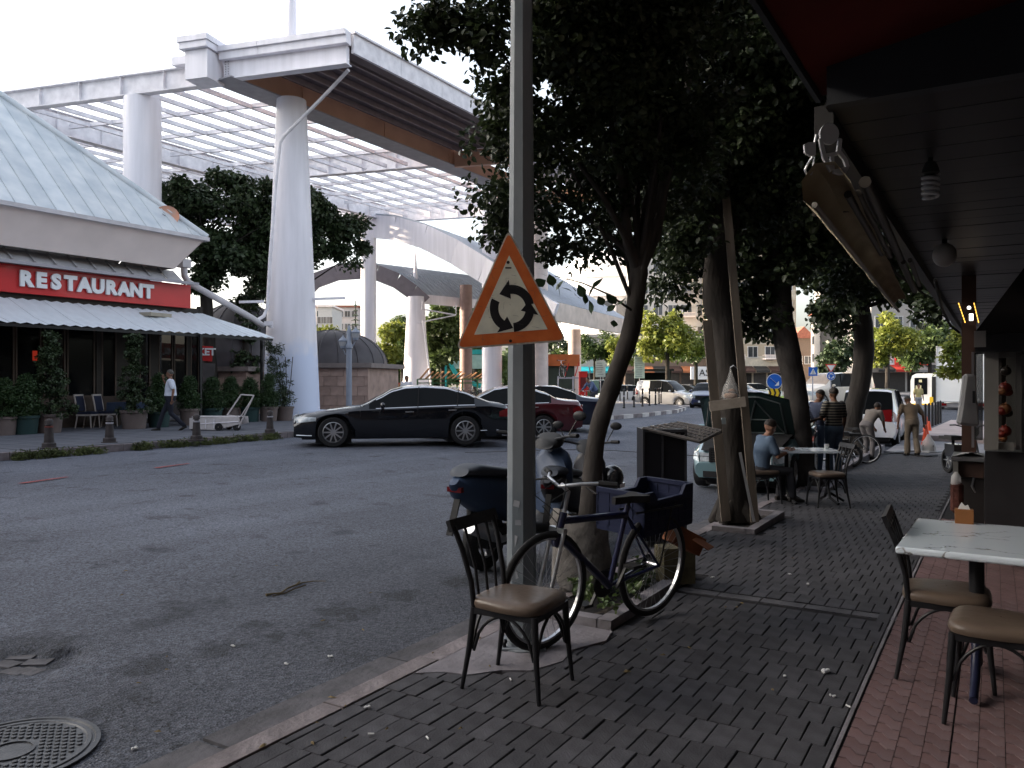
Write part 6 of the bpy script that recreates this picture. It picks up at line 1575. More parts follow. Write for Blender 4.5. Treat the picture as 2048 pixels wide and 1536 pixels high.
def scooter(label, loc, rz, col, name='scooter', dark=False):
    """local x forward, rear wheel at 0"""
    t = thing(name, label, 'scooter', loc, rz)
    pm = paint('scooter_' + col[0], col[1], 0.5, 0.1); pm.node_tree.nodes['Principled BSDF'].inputs['Coat Weight'].default_value = 0.06
    for x in (0, 1.28):
        w = MB().lathe([(0.15, -0.05), (0.2, -0.06), (0.245, -0.03), (0.25, 0), (0.245, 0.03), (0.2, 0.06), (0.15, 0.05), (0.15, -0.05)], 28, axis='y').build('wheel', M_RUBBER, t, loc=(x, 0, 0.25), smooth=50, fix=True)
        m = MB(); m.lathe([(0.15, -0.03), (0.13, -0.03), (0.13, 0.03), (0.15, 0.03)], 24, axis='y'); m.lathe([(0.001, -0.04), (0.04, -0.04), (0.04, 0.04), (0.001, 0.04)], 12, axis='y')
        for k in range(5): a = 2 * PI * k / 5; m.bar((0, 0, 0), (0.14 * math.cos(a), 0, 0.14 * math.sin(a)), 0.03, 0.02, up=(0, 1, 0))
        m.build('rim', M_ALU, w)
    def loft(secs, nm, mt, n=14):
        m = MB(); vs = []; fs = []
        for x, z0, z1, w in secs:
            for j in range(n):
                a = 2 * PI * j / n; ca, sa = math.cos(a), math.sin(a)
                vs.append((x + (0.04 * sa), w * (abs(ca) ** 0.8) * (1 if ca > 0 else -1), (z0 + z1) / 2 + (z1 - z0) / 2 * (abs(sa) ** 0.7) * (1 if sa > 0 else -1)))
        for i in range(len(secs) - 1):
            for j in range(n): fs.append((i * n + j, i * n + (j + 1) % n, (i + 1) * n + (j + 1) % n, (i + 1) * n + j))
        fs.append(tuple(range(n))); fs.append(tuple((len(secs) - 1) * n + j for j in range(n)))
        m.add(vs, fs); return m.build(nm, mt, t, smooth=50, fix=True)
    loft([(-0.38, 0.74, 0.80, 0.04), (-0.30, 0.62, 0.82, 0.11), (-0.1, 0.50, 0.80, 0.16), (0.15, 0.40, 0.76, 0.18), (0.40, 0.34, 0.72, 0.16), (0.55, 0.28, 0.52, 0.14)], 'tail_fairing', pm)
    loft([(-0.32, 0.80, 0.87, 0.09), (-0.2, 0.79, 0.89, 0.13), (0.1, 0.76, 0.84, 0.15), (0.35, 0.73, 0.80, 0.14), (0.52, 0.70, 0.76, 0.08)], 'seat', mat('scooter_seat', (0.035, 0.04, 0.05), 0.5))
    loft([(0.45, 0.22, 0.34, 0.14), (0.7, 0.20, 0.30, 0.16), (0.95, 0.22, 0.34, 0.16), (1.05, 0.26, 0.5, 0.14)], 'footboard', M_TRIM)
    loft([(0.96, 0.34, 0.9, 0.19), (1.03, 0.32, 0.95, 0.21), (1.1, 0.34, 0.92, 0.18), (1.16, 0.42, 0.85, 0.10)], 'front_shield', pm)
    loft([(1.05, 0.42, 0.50, 0.05), (1.15, 0.50, 0.56, 0.08), (1.3, 0.50, 0.56, 0.08), (1.48, 0.42, 0.47, 0.05)], 'front_mudguard', pm)
    loft([(0.90, 0.93, 1.03, 0.10), (0.97, 0.92, 1.08, 0.14), (1.06, 0.93, 1.05, 0.11)], 'instrument_cowl', M_TRIM)
    m = MB(); m.tube([(1.22, 0.06, 0.25), (1.12, 0.06, 0.6), (1.0, 0.0, 0.95)], 0.022, 7); m.tube([(1.22, -0.06, 0.25), (1.12, -0.06, 0.6)], 0.022, 7); m.build('fork', M_ALU, t)
    m = MB(); m.tube([(0.80, -0.36, 1.07), (0.92, -0.22, 1.05), (0.97, 0, 1.0), (0.92, 0.22, 1.05), (0.80, 0.36, 1.07)], 0.013, 7); m.build('handlebar', M_BLACK, t)
    m = MB(); [m.tube([(0.82, s_ * 0.33, 1.07), (0.76, s_ * 0.43, 1.075)], 0.02, 8) for s_ in (-1, 1)]; m.build('grip', M_RUBBER, t)
    for s_ in (-1, 1):
        m = MB(); m.tube([(0.9, s_ * 0.25, 1.06), (0.93, s_ * 0.32, 1.2)], 0.006, 5); m.ball((0.93, s_ * 0.35, 1.24), (0.02, 0.07, 0.045), 12, 7); m.build('mirror', M_TRIM, t, smooth=60)
    m = MB(); m.tube([(0.25, -0.16, 0.27), (0.0, -0.17, 0.27), (-0.12, -0.18, 0.33), (-0.42, -0.18, 0.44)], [0.02, 0.03, 0.06, 0.06], 12); m.build('exhaust', M_ALU, t, smooth=50)
    MB().box((-0.36, 0, 0.70), (0.05, 0.14, 0.04)).build('tail_light', mat('dark_lens', (0.08, 0.006, 0.008), 0.2), t)
    m = MB(); m.bar((-0.34, 0, 0.62), (-0.44, 0, 0.35), 0.06, 0.012, up=(1, 0, 0)); m.build('rear_mudguard', M_RUBBER, t)
    m = MB(); m.tube([(-0.05, 0.1, 0.28), (-0.02, 0.12, 0.6)], 0.035, 8); m.box((0.1, 0, 0.27), (0.4, 0.24, 0.14)); m.tube([(0.5, 0.12, 0.2), (0.42, 0.2, 0.02)], 0.012, 6); m.build('engine', M_TRIM, t)
    return t
p = PXD(968, 7.1, 0); v = PXD(1130, 8.2, 0) - p; z = roadz(p.x, p.y)
s1 = scooter('blue maxi scooter parked on the road, tail towards us beside the sign pole', (p.x, p.y, z + 0.0), math.atan2(v.y, v.x), ('blue', (0.022, 0.040, 0.080))); s1.scale = (1.08, 1.1, 1.08)
p = PXD(1120, 8.0, 0); v = PXD(1195, 9.2, 0) - p
s2 = scooter('black moped with tall handlebars parked behind the leaning tree', (p.x, p.y, roadz(p.x, p.y)), math.atan2(v.y, v.x), ('black', (0.02, 0.02, 0.024)), name='moped')
s2.scale = (0.95, 0.95, 0.97)
m = MB(); m.ball((0, 0, 0), (0.13, 0.12, 0.14), 14, 10); m.bar((-0.02, 0, -0.06), (0.12, 0, -0.08), 0.14, 0.05)
p = W(1225, 955, 8.9); tag(m.build('helmet', mat('helmet_black', (0.015, 0.015, 0.016), 0.15, coat=1), smooth=60, loc=p), 'glossy black helmet hanging on the moped right of the leaning trunk', 'helmet')
def moped(label, loc, rz):
    t = thing('electric_moped', label, 'moped', loc, rz); pm = paint('moped_black', (0.02, 0.02, 0.022))
    for x in (0, 1.15):
        w = MB().lathe([(0.2, -0.035), (0.25, -0.035), (0.27, 0), (0.25, 0.035), (0.2, 0.035), (0.2, -0.035)], 24, axis='y').build('wheel', M_RUBBER, t, loc=(x, 0, 0.27), smooth=50, fix=True)
        m = MB(); [m.bar((0, 0, 0), (0.2 * math.cos(k * PI / 3), 0, 0.2 * math.sin(k * PI / 3)), 0.02, 0.02, up=(0, 1, 0)) for k in range(6)]; m.build('rim', M_ALU, w)
    m = MB(); m.tube([(1.15, -0.07, 0.27), (1.05, -0.07, 0.6), (0.98, -0.05, 0.85)], 0.02, 7); m.tube([(1.15, 0.07, 0.27), (1.05, 0.07, 0.6), (0.98, 0.05, 0.85)], 0.02, 7); m.build('fork', M_BLACK, t)
    m = MB(); m.tube([(0.78, -0.33, 1.05), (0.9, -0.28, 1.06), (0.95, -0.14, 1.02), (0.97, -0.1, 0.85), (0.97, 0.1, 0.85), (0.95, 0.14, 1.02), (0.9, 0.28, 1.06), (0.78, 0.33, 1.05)], 0.014, 7); m.build('handlebar', M_BLACK, t, smooth=60)
    m = MB(); m.lathe([(0.001, -0.05), (0.09, -0.05), (0.1, 0.0), (0.09, 0.05), (0.001, 0.06)], 20, (1.04, 0, 0.93), axis='x'); m.build('headlight', M_ALU, t, smooth=50)
    m = MB(); m.tube([(0.98, 0, 0.8), (0.85, 0, 0.4), (0.3, 0, 0.35)], 0.04, 8); m.box((0.25, 0, 0.5), (0.42, 0.2, 0.26)); m.build('frame', pm, t)
    m = MB(); m.box((0.2, 0, 0.76), (0.34, 0.24, 0.09), taper=0.9); m.box((-0.1, 0, 0.74), (0.25, 0.2, 0.07)); m.tube([(0.2, 0, 0.6), (0.2, 0, 0.74)], 0.03, 7); m.build('seat', M_RUBBER, t)
    return t
p = PXD(1897, 16.8, 0); p.z = walkz(p.x, p.y); moped('black electric moped with round headlight parked facing us beside the shop post', p, YAW - PI / 2 - R(4))
# dark motor-cycle heap by the silhouetted trunk
p = PXD(1700, 17.8, 0); p.z = walkz(p.x, p.y); moped('dark moped parked against the silhouetted trunk', p, R(200))
q = PXD(1732, 19.0, 0); q.z = walkz(q.x, q.y); b5 = thing('bicycle', 'old bicycle leaning by the silhouetted trunk', 'bicycle', q, R(172)); bike_parts(b5, ('dark', (0.02, 0.02, 0.02)), spokes=False)
# double-deck bicycle rack with bikes
rk = thing('bicycle_rack', 'green two-tier bicycle rack with wooden rails behind the black saloon', 'bicycle rack', PXD(900, 52, 0.1))
gm = mat('rack_green', (0.05, 0.12, 0.05), 0.5); wm_ = mat('rack_wood', (0.24, 0.12, 0.05), 0.7)
ra, rb = PXD(835, 52, 0.1), PXD(985, 52, 0.1); rv = (rb - ra)
m = MB()
for z in (0.1, 1.35, 1.6): m.bar(ra + Vector((0, 0, z)), rb + Vector((0, 0, z)), 0.08, 0.07)
for k in range(6): p = ra + rv * k / 5; m.bar(p, p + Vector((0, 0, 1.6)), 0.08, 0.08)
m.build('frame', gm, rk, world=True)
for k in range(14):
    p = ra + rv * (k + 0.5) / 14; MB().bar(p + Vector((0, 0, 1.62)), p + Vector((rnd.uniform(-0.1, 0.1), 0.9, 1.9 + rnd.uniform(0, 0.45))), 0.14, 0.05).build('rail', wm_, rk, world=True)
proto = None
cols = [(0, 1.9), (0.2, 0)]
dirb = math.atan2(rv.y, rv.x)
for k in range(10):
    p = ra + rv * (0.05 + 0.1 * k) - Vector((0, 0.8, 0.0)); p.z = 0.12
    lab = ('dark bicycle parked in the lower tier of the rack, number of places along: ' )
    pos = ['nearest the woman in white', 'second from the woman in white', 'third from the woman in white', 'fourth along behind the saloon roof', 'in the middle of the rack, left of two', 'in the middle of the rack, right of two', 'fourth from the pale round column', 'third from the pale round column', 'second from the pale round column', 'nearest the pale round column'][k]
    if proto is None:
        proto = thing('rack_bicycle', 'dark bicycle in the lower rack tier, ' + pos, 'bicycle', p, dirb + R(35), 'bicycles in the two-tier rack'); bike_parts(proto, ('dark', (0.02, 0.02, 0.02)), spokes=False)
    else: dup(proto, p, dirb + R(35 + rnd.uniform(-8, 8)), 'dark bicycle in the lower rack tier, ' + pos)
p2 = PXD(1132, 50, 0.1)
for k, (px, z, lab) in enumerate(((1122, 0.12, 'bicycle standing left of the red post under the small rack'), (1140, 0.12, 'bicycle standing right next to the red post'), (1130, 1.75, 'bicycle on the upper deck of the small rack'))):
    q = PXD(px, 44, z); dup(proto, q, YAW + R(70 + 15 * k), lab)
rk2 = thing('small_bicycle_rack', 'steel two-deck bicycle stand beside the red post', 'bicycle rack', PXD(1130, 44.5, 0.1))
m = MB()
for px in (1116, 1146):
    for d in (44, 45.6): p = PXD(px, d, 0.1); m.bar(p, p + Vector((0, 0, 1.75)), 0.06, 0.06)
for d in (44, 45.6): m.bar(PXD(1116, d, 1.75), PXD(1158, d, 1.75), 0.1, 0.08)
m.build('frame', M_GREYST, rk2, world=True); [MB().bar(PXD(px, 44.4, 1.85), PXD(px + 8, 44.4, 2.6), 0.12, 0.05).build('rail', M_RED, rk2, world=True) for px in (1130, 1150)]
# ============================================================ people
SK = mat('skin', (0.20, 0.105, 0.07), 0.55, var=0.08); SKD = mat('skin_tan', (0.16, 0.08, 0.05), 0.55, var=0.08)
HAIRD = mat('hair_dark', (0.018, 0.013, 0.01), 0.6, var=0.3, vscale=30, bump=0.004, bscale=90); HAIRG = mat('hair_grey', (0.07, 0.065, 0.06), 0.7, var=0.3, vscale=30, bump=0.004, bscale=90)
SHOE = mat('shoe_dark', (0.02, 0.017, 0.015), 0.5)
def remesh(mb, vox, smooth=3):
    me = bpy.data.meshes.new('tmp'); me.from_pydata(mb.v, [], mb.f)
    bm = bmesh.new(); bm.from_mesh(me); bmesh.ops.recalc_face_normals(bm, faces=bm.faces); bm.to_mesh(me); bm.free()
    o = bpy.data.objects.new('tmp', me)
    r = o.modifiers.new('r', 'REMESH'); r.mode = 'VOXEL'; r.voxel_size = vox; r.use_smooth_shade = True
    s = o.modifiers.new('s', 'SMOOTH'); s.factor = 0.5; s.iterations = smooth
    return evaluate(o)
def limb(mb, pts, rr, n=10, flat=1.0):
    mb.tube(pts, rr, n, flat=flat)
    for p, r in ((pts[0], rr[0]), (pts[-1], rr[-1])): mb.ball(tuple(p), (r * 0.98, r * 0.98, r * 0.98), n, 6)
BASE = dict(pel=(0, 0, 0.95), wai=(0, 0.0, 1.10), che=(0, 0.0, 1.32), nek=(0, 0.0, 1.48), hed=(0, 0.02, 1.615),
            shl=(-0.185, 0, 1.42), shr=(0.185, 0, 1.42), ell=(-0.235, -0.02, 1.14), elr=(0.235, -0.02, 1.14), wrl=(-0.25, 0.05, 0.90), wrr=(0.25, 0.05, 0.90),
            hil=(-0.09, 0, 0.90), hir=(0.09, 0, 0.90), knl=(-0.095, 0.02, 0.49), knr=(0.095, 0.02, 0.49), anl=(-0.10, -0.02, 0.09), anr=(0.10, -0.02, 0.09))
def elring(c, rx, ry, n=14, yaw=0):
    return [(c[0] + rx * math.cos(2 * PI * i / n + 0), c[1] + ry * math.sin(2 * PI * i / n), c[2]) for i in range(n)]
def torso(mb, J, k=1.0, top=True, low=True):
    secs = []
    P = {a: Vector(b) for a, b in J.items() if a != 'belly'}
    sh = (P['shl'] + P['shr']) / 2; w = (P['shr'] - P['shl']); ax = w.normalized(); up = (sh - P['pel']).normalized(); fw = up.cross(ax) * -1
    fw = ax.cross(up) * -1 if False else up.cross(ax).normalized()
    def sec(c, rx, ry):
        return [c + ax * rx * math.cos(2 * PI * i / 16) + fw * ry * math.sin(2 * PI * i / 16) for i in range(16)]
    bel = J.get('belly', 0.0)
    if low: secs += [sec(P['pel'] - up * 0.10, 0.13 * k, 0.11 * k), sec(P['pel'] - up * 0.03, 0.168 * k, 0.13 * k)]
    secs += [sec(P['pel'] + up * 0.06, 0.16 * k, (0.125 + bel) * k)]
    if top: secs += [sec(P['wai'], 0.148 * k, (0.112 + bel) * k), sec(P['che'] - up * 0.08, 0.165 * k, (0.12 + bel * 0.5) * k), sec(P['che'], 0.182 * k, 0.122 * k), sec(sh - up * 0.0, 0.172 * k, 0.095 * k), sec(sh + up * 0.05, 0.09 * k, 0.07 * k), sec(P['nek'], 0.055, 0.058)]
    vs = [v for s in secs for v in s]; fs = []
    for i in range(len(secs) - 1):
        for j in range(16): fs.append((i * 16 + j, i * 16 + (j + 1) % 16, (i + 1) * 16 + (j + 1) % 16, (i + 1) * 16 + j))
    fs.append(tuple(range(16))); fs.append(tuple((len(secs) - 1) * 16 + j for j in range(16)))
    mb.add(vs, fs)
def hand(mb, wr, dirv, side, curl=0.5):
    """palm plus four fingers and a thumb"""
    d = Vector(dirv).normalized(); s = d.cross(Vector((side, 0, 0.2))).normalized(); nrm = d.cross(s).normalized()
    w = Vector(wr); mb.tube([w, w + d * 0.04, w + d * 0.09], [0.022, 0.030, 0.030], 8, flat=0.55)
    for k, (o, ln) in enumerate(((-0.025, 0.062), (-0.009, 0.072), (0.008, 0.068), (0.024, 0.054))):
        a = w + d * 0.085 + s * o; b = a + d * ln * 0.5 - nrm * ln * curl * 0.25; c = b + d * ln * 0.35 - nrm * ln * curl * 0.6
        mb.tube([a - d * 0.01, b, c], [0.0085, 0.0078, 0.006], 6)
    a = w + d * 0.03 - s * 0.022; mb.tube([a, a + d * 0.03 - s * 0.025, a + d * 0.06 - s * 0.022 - nrm * 0.01], [0.011, 0.0095, 0.007], 6)
def person(label, loc, rz, pose=None, height=1.74, shirt=None, sleeve='short', pants=None, skin=None, hair=None, shoes=None, gaze=(0, 1, 0), bald=False, vox=0.02, long_hair=False, shorts=False, group=None, flare=0.0):
    J = dict(BASE); J.update(pose or {})
    skin = skin or SK
    t = thing('person', label, 'person', loc, rz, group); t.scale = (height / 1.75,) * 3
    P = {a: Vector(b) for a, b in J.items() if a != 'belly'}
    b = MB(); torso(b, J)
    for s, S_ in (('l', -1), ('r', 1)):
        limb(b, [P['sh' + s], P['sh' + s].lerp(P['el' + s], 0.5), P['el' + s]], [0.056, 0.047, 0.040]); limb(b, [P['el' + s], P['el' + s].lerp(P['wr' + s], 0.4), P['wr' + s]], [0.040, 0.037, 0.025])
        limb(b, [P['hi' + s], P['hi' + s].lerp(P['kn' + s], 0.5), P['kn' + s]], [0.088, 0.074, 0.054]); limb(b, [P['kn' + s], P['kn' + s].lerp(P['an' + s], 0.35), P['an' + s]], [0.052, 0.054, 0.036])
    f = Vector(gaze).normalized(); hd = P['hed']; right = f.cross(Vector((0, 0, 1))).normalized(); upv = right.cross(f)
    b.tube([P['nek'] - Vector((0, 0, 0.04)), P['nek'], hd - Vector((0, 0, 0.07))], [0.062, 0.056, 0.054], 10)
    def hp(x, y, z): return tuple(hd + right * x + f * y + upv * z)
    b.ball(hp(0, -0.01, 0.03), (0.078, 0.092, 0.10), 16, 12); b.ball(hp(0, 0.025, -0.045), (0.055, 0.062, 0.062), 14, 10)
    b.tube([hp(0, 0.078, 0.03), hp(0, 0.100, -0.012), hp(0, 0.082, -0.02)], [0.010, 0.015, 0.010], 6)
    for S_ in (-1, 1): b.ball(hp(S_ * 0.078, -0.008, -0.0), (0.014, 0.022, 0.03), 8, 6)
    b.tube([hp(-0.02, 0.078, -0.05), hp(0.02, 0.078, -0.05)], 0.007, 6)
    me = remesh(b, vox * 0.8, 2)
    h = MB()
    for s, S_ in (('l', -1), ('r', 1)): hand(h, P['wr' + s], J.get('hd' + s, (P['wr' + s] - P['el' + s])), S_)
    bm = bmesh.new(); bm.from_mesh(me); m2 = bpy.data.meshes.new('h'); m2.from_pydata(h.v, [], h.f); bm.from_mesh(m2); bm.to_mesh(me); bm.free()
    me.materials.clear(); me.materials.append(skin); me.polygons.foreach_set('use_smooth', [True] * len(me.polygons)); me.polygons.foreach_set('material_index', [0] * len(me.polygons))
    obj('body', me, t)
    e = MB()
    for S_ in (-1, 1): e.ball(hp(S_ * 0.03, 0.073, 0.012), (0.013, 0.010, 0.008), 8, 6)
    e.build('eyes', M_TRIM, t)
    # hair
    hm = MB()
    n1, n2 = 18, 10; vs = []; fs = []
    for i in range(n2 + 1):
        th = PI * 0.56 * i / n2
        for j in range(n1):
            a = 2 * PI * j / n1; ff = math.cos(a)          # 1 = front
            lim = th if ff < 0.1 else th * (1 - 0.42 * ff)
            r = (0.086, 0.101, 0.109)
            vs.append(hp(r[0] * math.sin(lim) * math.sin(a), -0.012 + r[1] * math.sin(lim) * ff, 0.03 + r[2] * math.cos(lim)))
    for i in range(n2):
        for j in range(n1): fs.append((i * n1 + j, i * n1 + (j + 1) % n1, (i + 1) * n1 + (j + 1) % n1, (i + 1) * n1 + j))
    hm.add(vs, fs)
    if long_hair: hm.tube([hp(0, -0.06, 0.05), hp(0, -0.085, -0.05), hp(0, -0.07, -0.16)], [0.085, 0.08, 0.045], 12)
    hm.build('hair', hair or HAIRD, t, smooth=80)
    # shirt
    sm = MB(); torso(sm, J, 1.10, top=True, low=True)
    for s in 'lr':
        a, c, w = P['sh' + s], P['el' + s], P['wr' + s]
        if sleeve == 'short': limb(sm, [a, a.lerp(c, 0.4), a.lerp(c, 0.75)], [0.072, 0.068, 0.067])
        else: limb(sm, [a, a.lerp(c, 0.5), c, c.lerp(w, 0.5), c.lerp(w, 0.95)], [0.072, 0.062, 0.055, 0.050, 0.042])
    me = remesh(sm, vox, 2); me.materials.clear(); me.materials.append(shirt); me.polygons.foreach_set('use_smooth', [True] * len(me.polygons))
    obj('shirt', me, t)
    pm_ = MB(); torso(pm_, J, 1.13, top=False)
    for s in 'lr':
        a, c, w = P['hi' + s], P['kn' + s], P['an' + s]
        if shorts: limb(pm_, [a, a.lerp(c, 0.5), a.lerp(c, 0.92)], [0.105, 0.095, 0.09])
        else: limb(pm_, [a, a.lerp(c, 0.5), c, c.lerp(w, 0.5), c.lerp(w, 0.96)], [0.104, 0.088, 0.071, 0.066 + flare, 0.062 + flare])
    me = remesh(pm_, vox, 2); me.materials.clear(); me.materials.append(pants); me.polygons.foreach_set('use_smooth', [True] * len(me.polygons))
    obj('trousers', me, t)
    so = MB()
    for s in 'lr':
        a = P['an' + s]; fd = Vector(J.get('ft' + s, (0, 1, 0))).normalized()
        so.tube([a - fd * 0.06 + Vector((0, 0, -0.045)), a + fd * 0.03 + Vector((0, 0, -0.035)), a + fd * 0.12 + Vector((0, 0, -0.055)), a + fd * 0.19 + Vector((0, 0, -0.062))], [0.038, 0.048, 0.042, 0.024], 10, flat=0.9)
    so.build('shoes', shoes or SHOE, t, smooth=60)
    return t
def fabric(name, col, var=0.1): return mat('cloth_' + name, col, 0.9, var=var, vscale=6, bump=0.006, bscale=9)
def striped(name, c1, c2, freq):
    m = bpy.data.materials.new(name); m.use_nodes = True; N = m.node_tree.nodes; L = m.node_tree.links; b = N['Principled BSDF']; b.inputs['Roughness'].default_value = 0.9
    tc = N.new('ShaderNodeTexCoord'); sx = N.new('ShaderNodeSeparateXYZ'); L.new(tc.outputs['Object'], sx.inputs[0])
    k = N.new('ShaderNodeMath'); k.operation = 'MULTIPLY'; k.inputs[1].default_value = freq; L.new(sx.outputs[2], k.inputs[0])
    f = N.new('ShaderNodeMath'); f.operation = 'FRACT'; L.new(k.outputs[0], f.inputs[0])
    g = N.new('ShaderNodeMath'); g.operation = 'GREATER_THAN'; g.inputs[1].default_value = 0.62; L.new(f.outputs[0], g.inputs[0])
    mx = N.new('ShaderNodeMix'); mx.data_type = 'RGBA'; mx.inputs[6].default_value = (*c1, 1); mx.inputs[7].default_value = (*c2, 1); L.new(g.outputs[0], mx.inputs[0]); L.new(mx.outputs[2], b.inputs['Base Color'])
    return m
def gp(px, d, z): 
    p = PXD(px, d, z); return (p.x, p.y, p.z)
# facing: local +Y is forward. screen-left = angle (YAW + 90deg)
LEFT, RIGHT, AWAY, TOWARD = YAW + PI / 2, YAW - PI / 2, YAW, YAW + PI
person('man in white short-sleeved shirt and dark trousers walking left, hand at his face', gp(341, 23.0, zl), LEFT + R(18),
       dict(elr=(0.25, 0.05, 1.16), wrr=(0.12, 0.20, 1.46), hdr=(-0.25, 0.1, 1), ell=(-0.24, -0.10, 1.16), wrl=(-0.24, -0.06, 0.90), knl=(-0.09, -0.02, 0.50), anl=(-0.09, -0.38, 0.14), knr=(0.09, 0.20, 0.52), anr=(0.09, 0.33, 0.08), belly=0.03, ftl=(0, 1, -0.5)),
       1.76, fabric('white', (0.58, 0.62, 0.72)), pants=fabric('navy', (0.018, 0.02, 0.03)), hair=HAIRG)
person('woman in white top with dark hair standing behind the black saloon', gp(813, 33, 0.15), TOWARD, dict(), 1.66, fabric('white2', (0.62, 0.62, 0.66)), sleeve='long', pants=fabric('light', (0.3, 0.3, 0.32)), long_hair=True)
cy = thing('bicycle', 'bicycle ridden by the cyclist left of the leaning trunk', 'bicycle', gp(1200, 36.5, 0.15), YAW + R(215)); bike_parts(cy, ('dark', (0.02, 0.02, 0.02)), spokes=False)
cdir = YAW + R(215) - PI / 2
c0 = Vector(cy.location); fw = Vector((math.cos(YAW + R(215)), math.sin(YAW + R(215)), 0)); cpos = c0 + fw * 0.30
person('cyclist in denim jacket and dark helmet leaning over the handlebar', (cpos.x, cpos.y, 0.17), cdir,
       dict(pel=(0, 0, 0.98), wai=(0, 0.10, 1.12), che=(0, 0.24, 1.28), nek=(0, 0.36, 1.39), hed=(0, 0.46, 1.50), shl=(-0.18, 0.31, 1.36), shr=(0.18, 0.31, 1.36), ell=(-0.25, 0.44, 1.14), elr=(0.25, 0.44, 1.14), wrl=(-0.28, 0.56, 1.03), wrr=(0.28, 0.56, 1.03),
            hil=(-0.09, 0, 0.93), hir=(0.09, 0, 0.93), knl=(-0.12, 0.38, 0.74), knr=(0.12, 0.30, 0.60), anl=(-0.11, 0.10, 0.46), anr=(0.11, 0.16, 0.22), belly=0.02), 1.7, fabric('denim', (0.08, 0.11, 0.20)), sleeve='long', pants=fabric('dark', (0.03, 0.03, 0.04)))
# two men talking, boy at the table
z = walkz(-2.6, 17)
person('man in dark blue T-shirt looking down, standing left of the striped shirt', gp(1634, 16.4, z - 0.02), RIGHT + R(12),
       dict(ell=(-0.25, 0.02, 1.14), elr=(0.24, 0.03, 1.13), wrr=(0.17, 0.27, 1.10), wrl=(-0.17, 0.25, 1.10), hed=(0, 0.07, 1.60)), 1.74, fabric('darkblue', (0.035, 0.042, 0.07)), pants=fabric('jeans', (0.085, 0.12, 0.18)), gaze=(0, 0.85, -0.5), skin=SKD)
person('man in black and cream striped T-shirt and jeans with his back to us', gp(1668, 15.6, z), AWAY + R(18),
       dict(ell=(-0.26, 0.04, 1.15), wrl=(-0.18, 0.26, 1.12)), 1.76, striped('striped_cloth', (0.016, 0.015, 0.016), (0.17, 0.15, 0.12), 19), pants=fabric('jeans2', (0.10, 0.14, 0.20)), skin=SKD)
sit = dict(pel=(0, -0.02, 0.50), wai=(0, 0.0, 0.66), che=(0, 0.05, 0.86), nek=(0, 0.10, 1.02), hed=(0, 0.15, 1.14), shl=(-0.16, 0.07, 0.97), shr=(0.16, 0.07, 0.97), ell=(-0.22, 0.16, 0.72), elr=(0.22, 0.16, 0.72), wrl=(-0.12, 0.38, 0.78), wrr=(0.12, 0.38, 0.78),
           hil=(-0.09, 0.0, 0.47), hir=(0.09, 0.0, 0.47), knl=(-0.11, 0.42, 0.49), knr=(0.11, 0.42, 0.49), anl=(-0.11, 0.36, 0.09), anr=(0.11, 0.46, 0.09))
SITP = PXD(1522, 11.3, 0); zs = walkz(SITP.x, SITP.y)
person('boy in pale blue shirt seated at the small table behind the braced tree', (SITP.x, SITP.y, zs), RIGHT + R(10), sit, 1.62, fabric('paleblue', (0.065, 0.095, 0.14)), pants=fabric('darkp', (0.03, 0.03, 0.035)), gaze=(0, 0.8, -0.4))
zz = walkz(-1.9, 24.5)
person('stooped old man in tan shirt and beige trousers walking away with a bag', gp(1824, 21.6, EYE - 150 * 21.6 / FPX), AWAY - R(3),
       dict(pel=(0, 0.0, 0.92), wai=(0, 0.05, 1.08), che=(0, 0.10, 1.27), nek=(0, 0.18, 1.42), hed=(0, 0.27, 1.50), shl=(-0.20, 0.13, 1.35), shr=(0.20, 0.13, 1.35), ell=(-0.32, 0.06, 1.10), elr=(0.32, 0.06, 1.10), wrl=(-0.33, 0.10, 0.86), wrr=(0.38, 0.14, 0.88), hdl=(0, 0.1, -1), hdr=(0, 0, -1), belly=0.03,
            knl=(-0.1, 0.06, 0.5), anl=(-0.1, 0.05, 0.09), knr=(0.1, 0.0, 0.48), anr=(0.1, -0.12, 0.12)), 1.74, fabric('tan', (0.13, 0.095, 0.065)), pants=fabric('beige', (0.15, 0.12, 0.09)), hair=HAIRG, flare=0.02, gaze=(0, 0.8, -0.5), skin=SKD)
bag = thing('carrier_bag', 'translucent white carrier bag in the right hand of the old man', 'bag', W(1857, 868, 21.5))
m = MB(); n = 14; prof = [(0.02, 0.0), (0.06, -0.08), (0.15, -0.22), (0.19, -0.36), (0.18, -0.46), (0.01, -0.47)]
m.lathe(prof, n); m.v = [(x, y * 0.6, z) for x, y, z in m.v]; m.build('bag', mat('thin_plastic', (0.6, 0.6, 0.6), 0.3, alpha=0.45, var=0.1), bag, smooth=60)
MB().box((0, 0, -0.37), (0.26, 0.16, 0.15)).build('contents', mat('bag_contents', (0.06, 0.05, 0.05), 0.7), bag)
person('person in light top bending beside the white compact van', gp(1738, 20.3, walkz(-3, 22)), RIGHT + R(30),
       dict(pel=(0, -0.1, 0.90), wai=(0, 0.0, 1.03), che=(0, 0.14, 1.18), nek=(0, 0.27, 1.28), hed=(0, 0.37, 1.36), shl=(-0.18, 0.2, 1.24), shr=(0.18, 0.2, 1.24), ell=(-0.2, 0.3, 1.0), elr=(0.2, 0.3, 1.0), wrl=(-0.15, 0.42, 0.82), wrr=(0.15, 0.42, 0.82), hil=(-0.09, -0.1, 0.86), hir=(0.09, -0.1, 0.86)), 1.7,
       fabric('light3', (0.15, 0.13, 0.115)), pants=fabric('gr', (0.12, 0.11, 0.11)), skin=SKD)
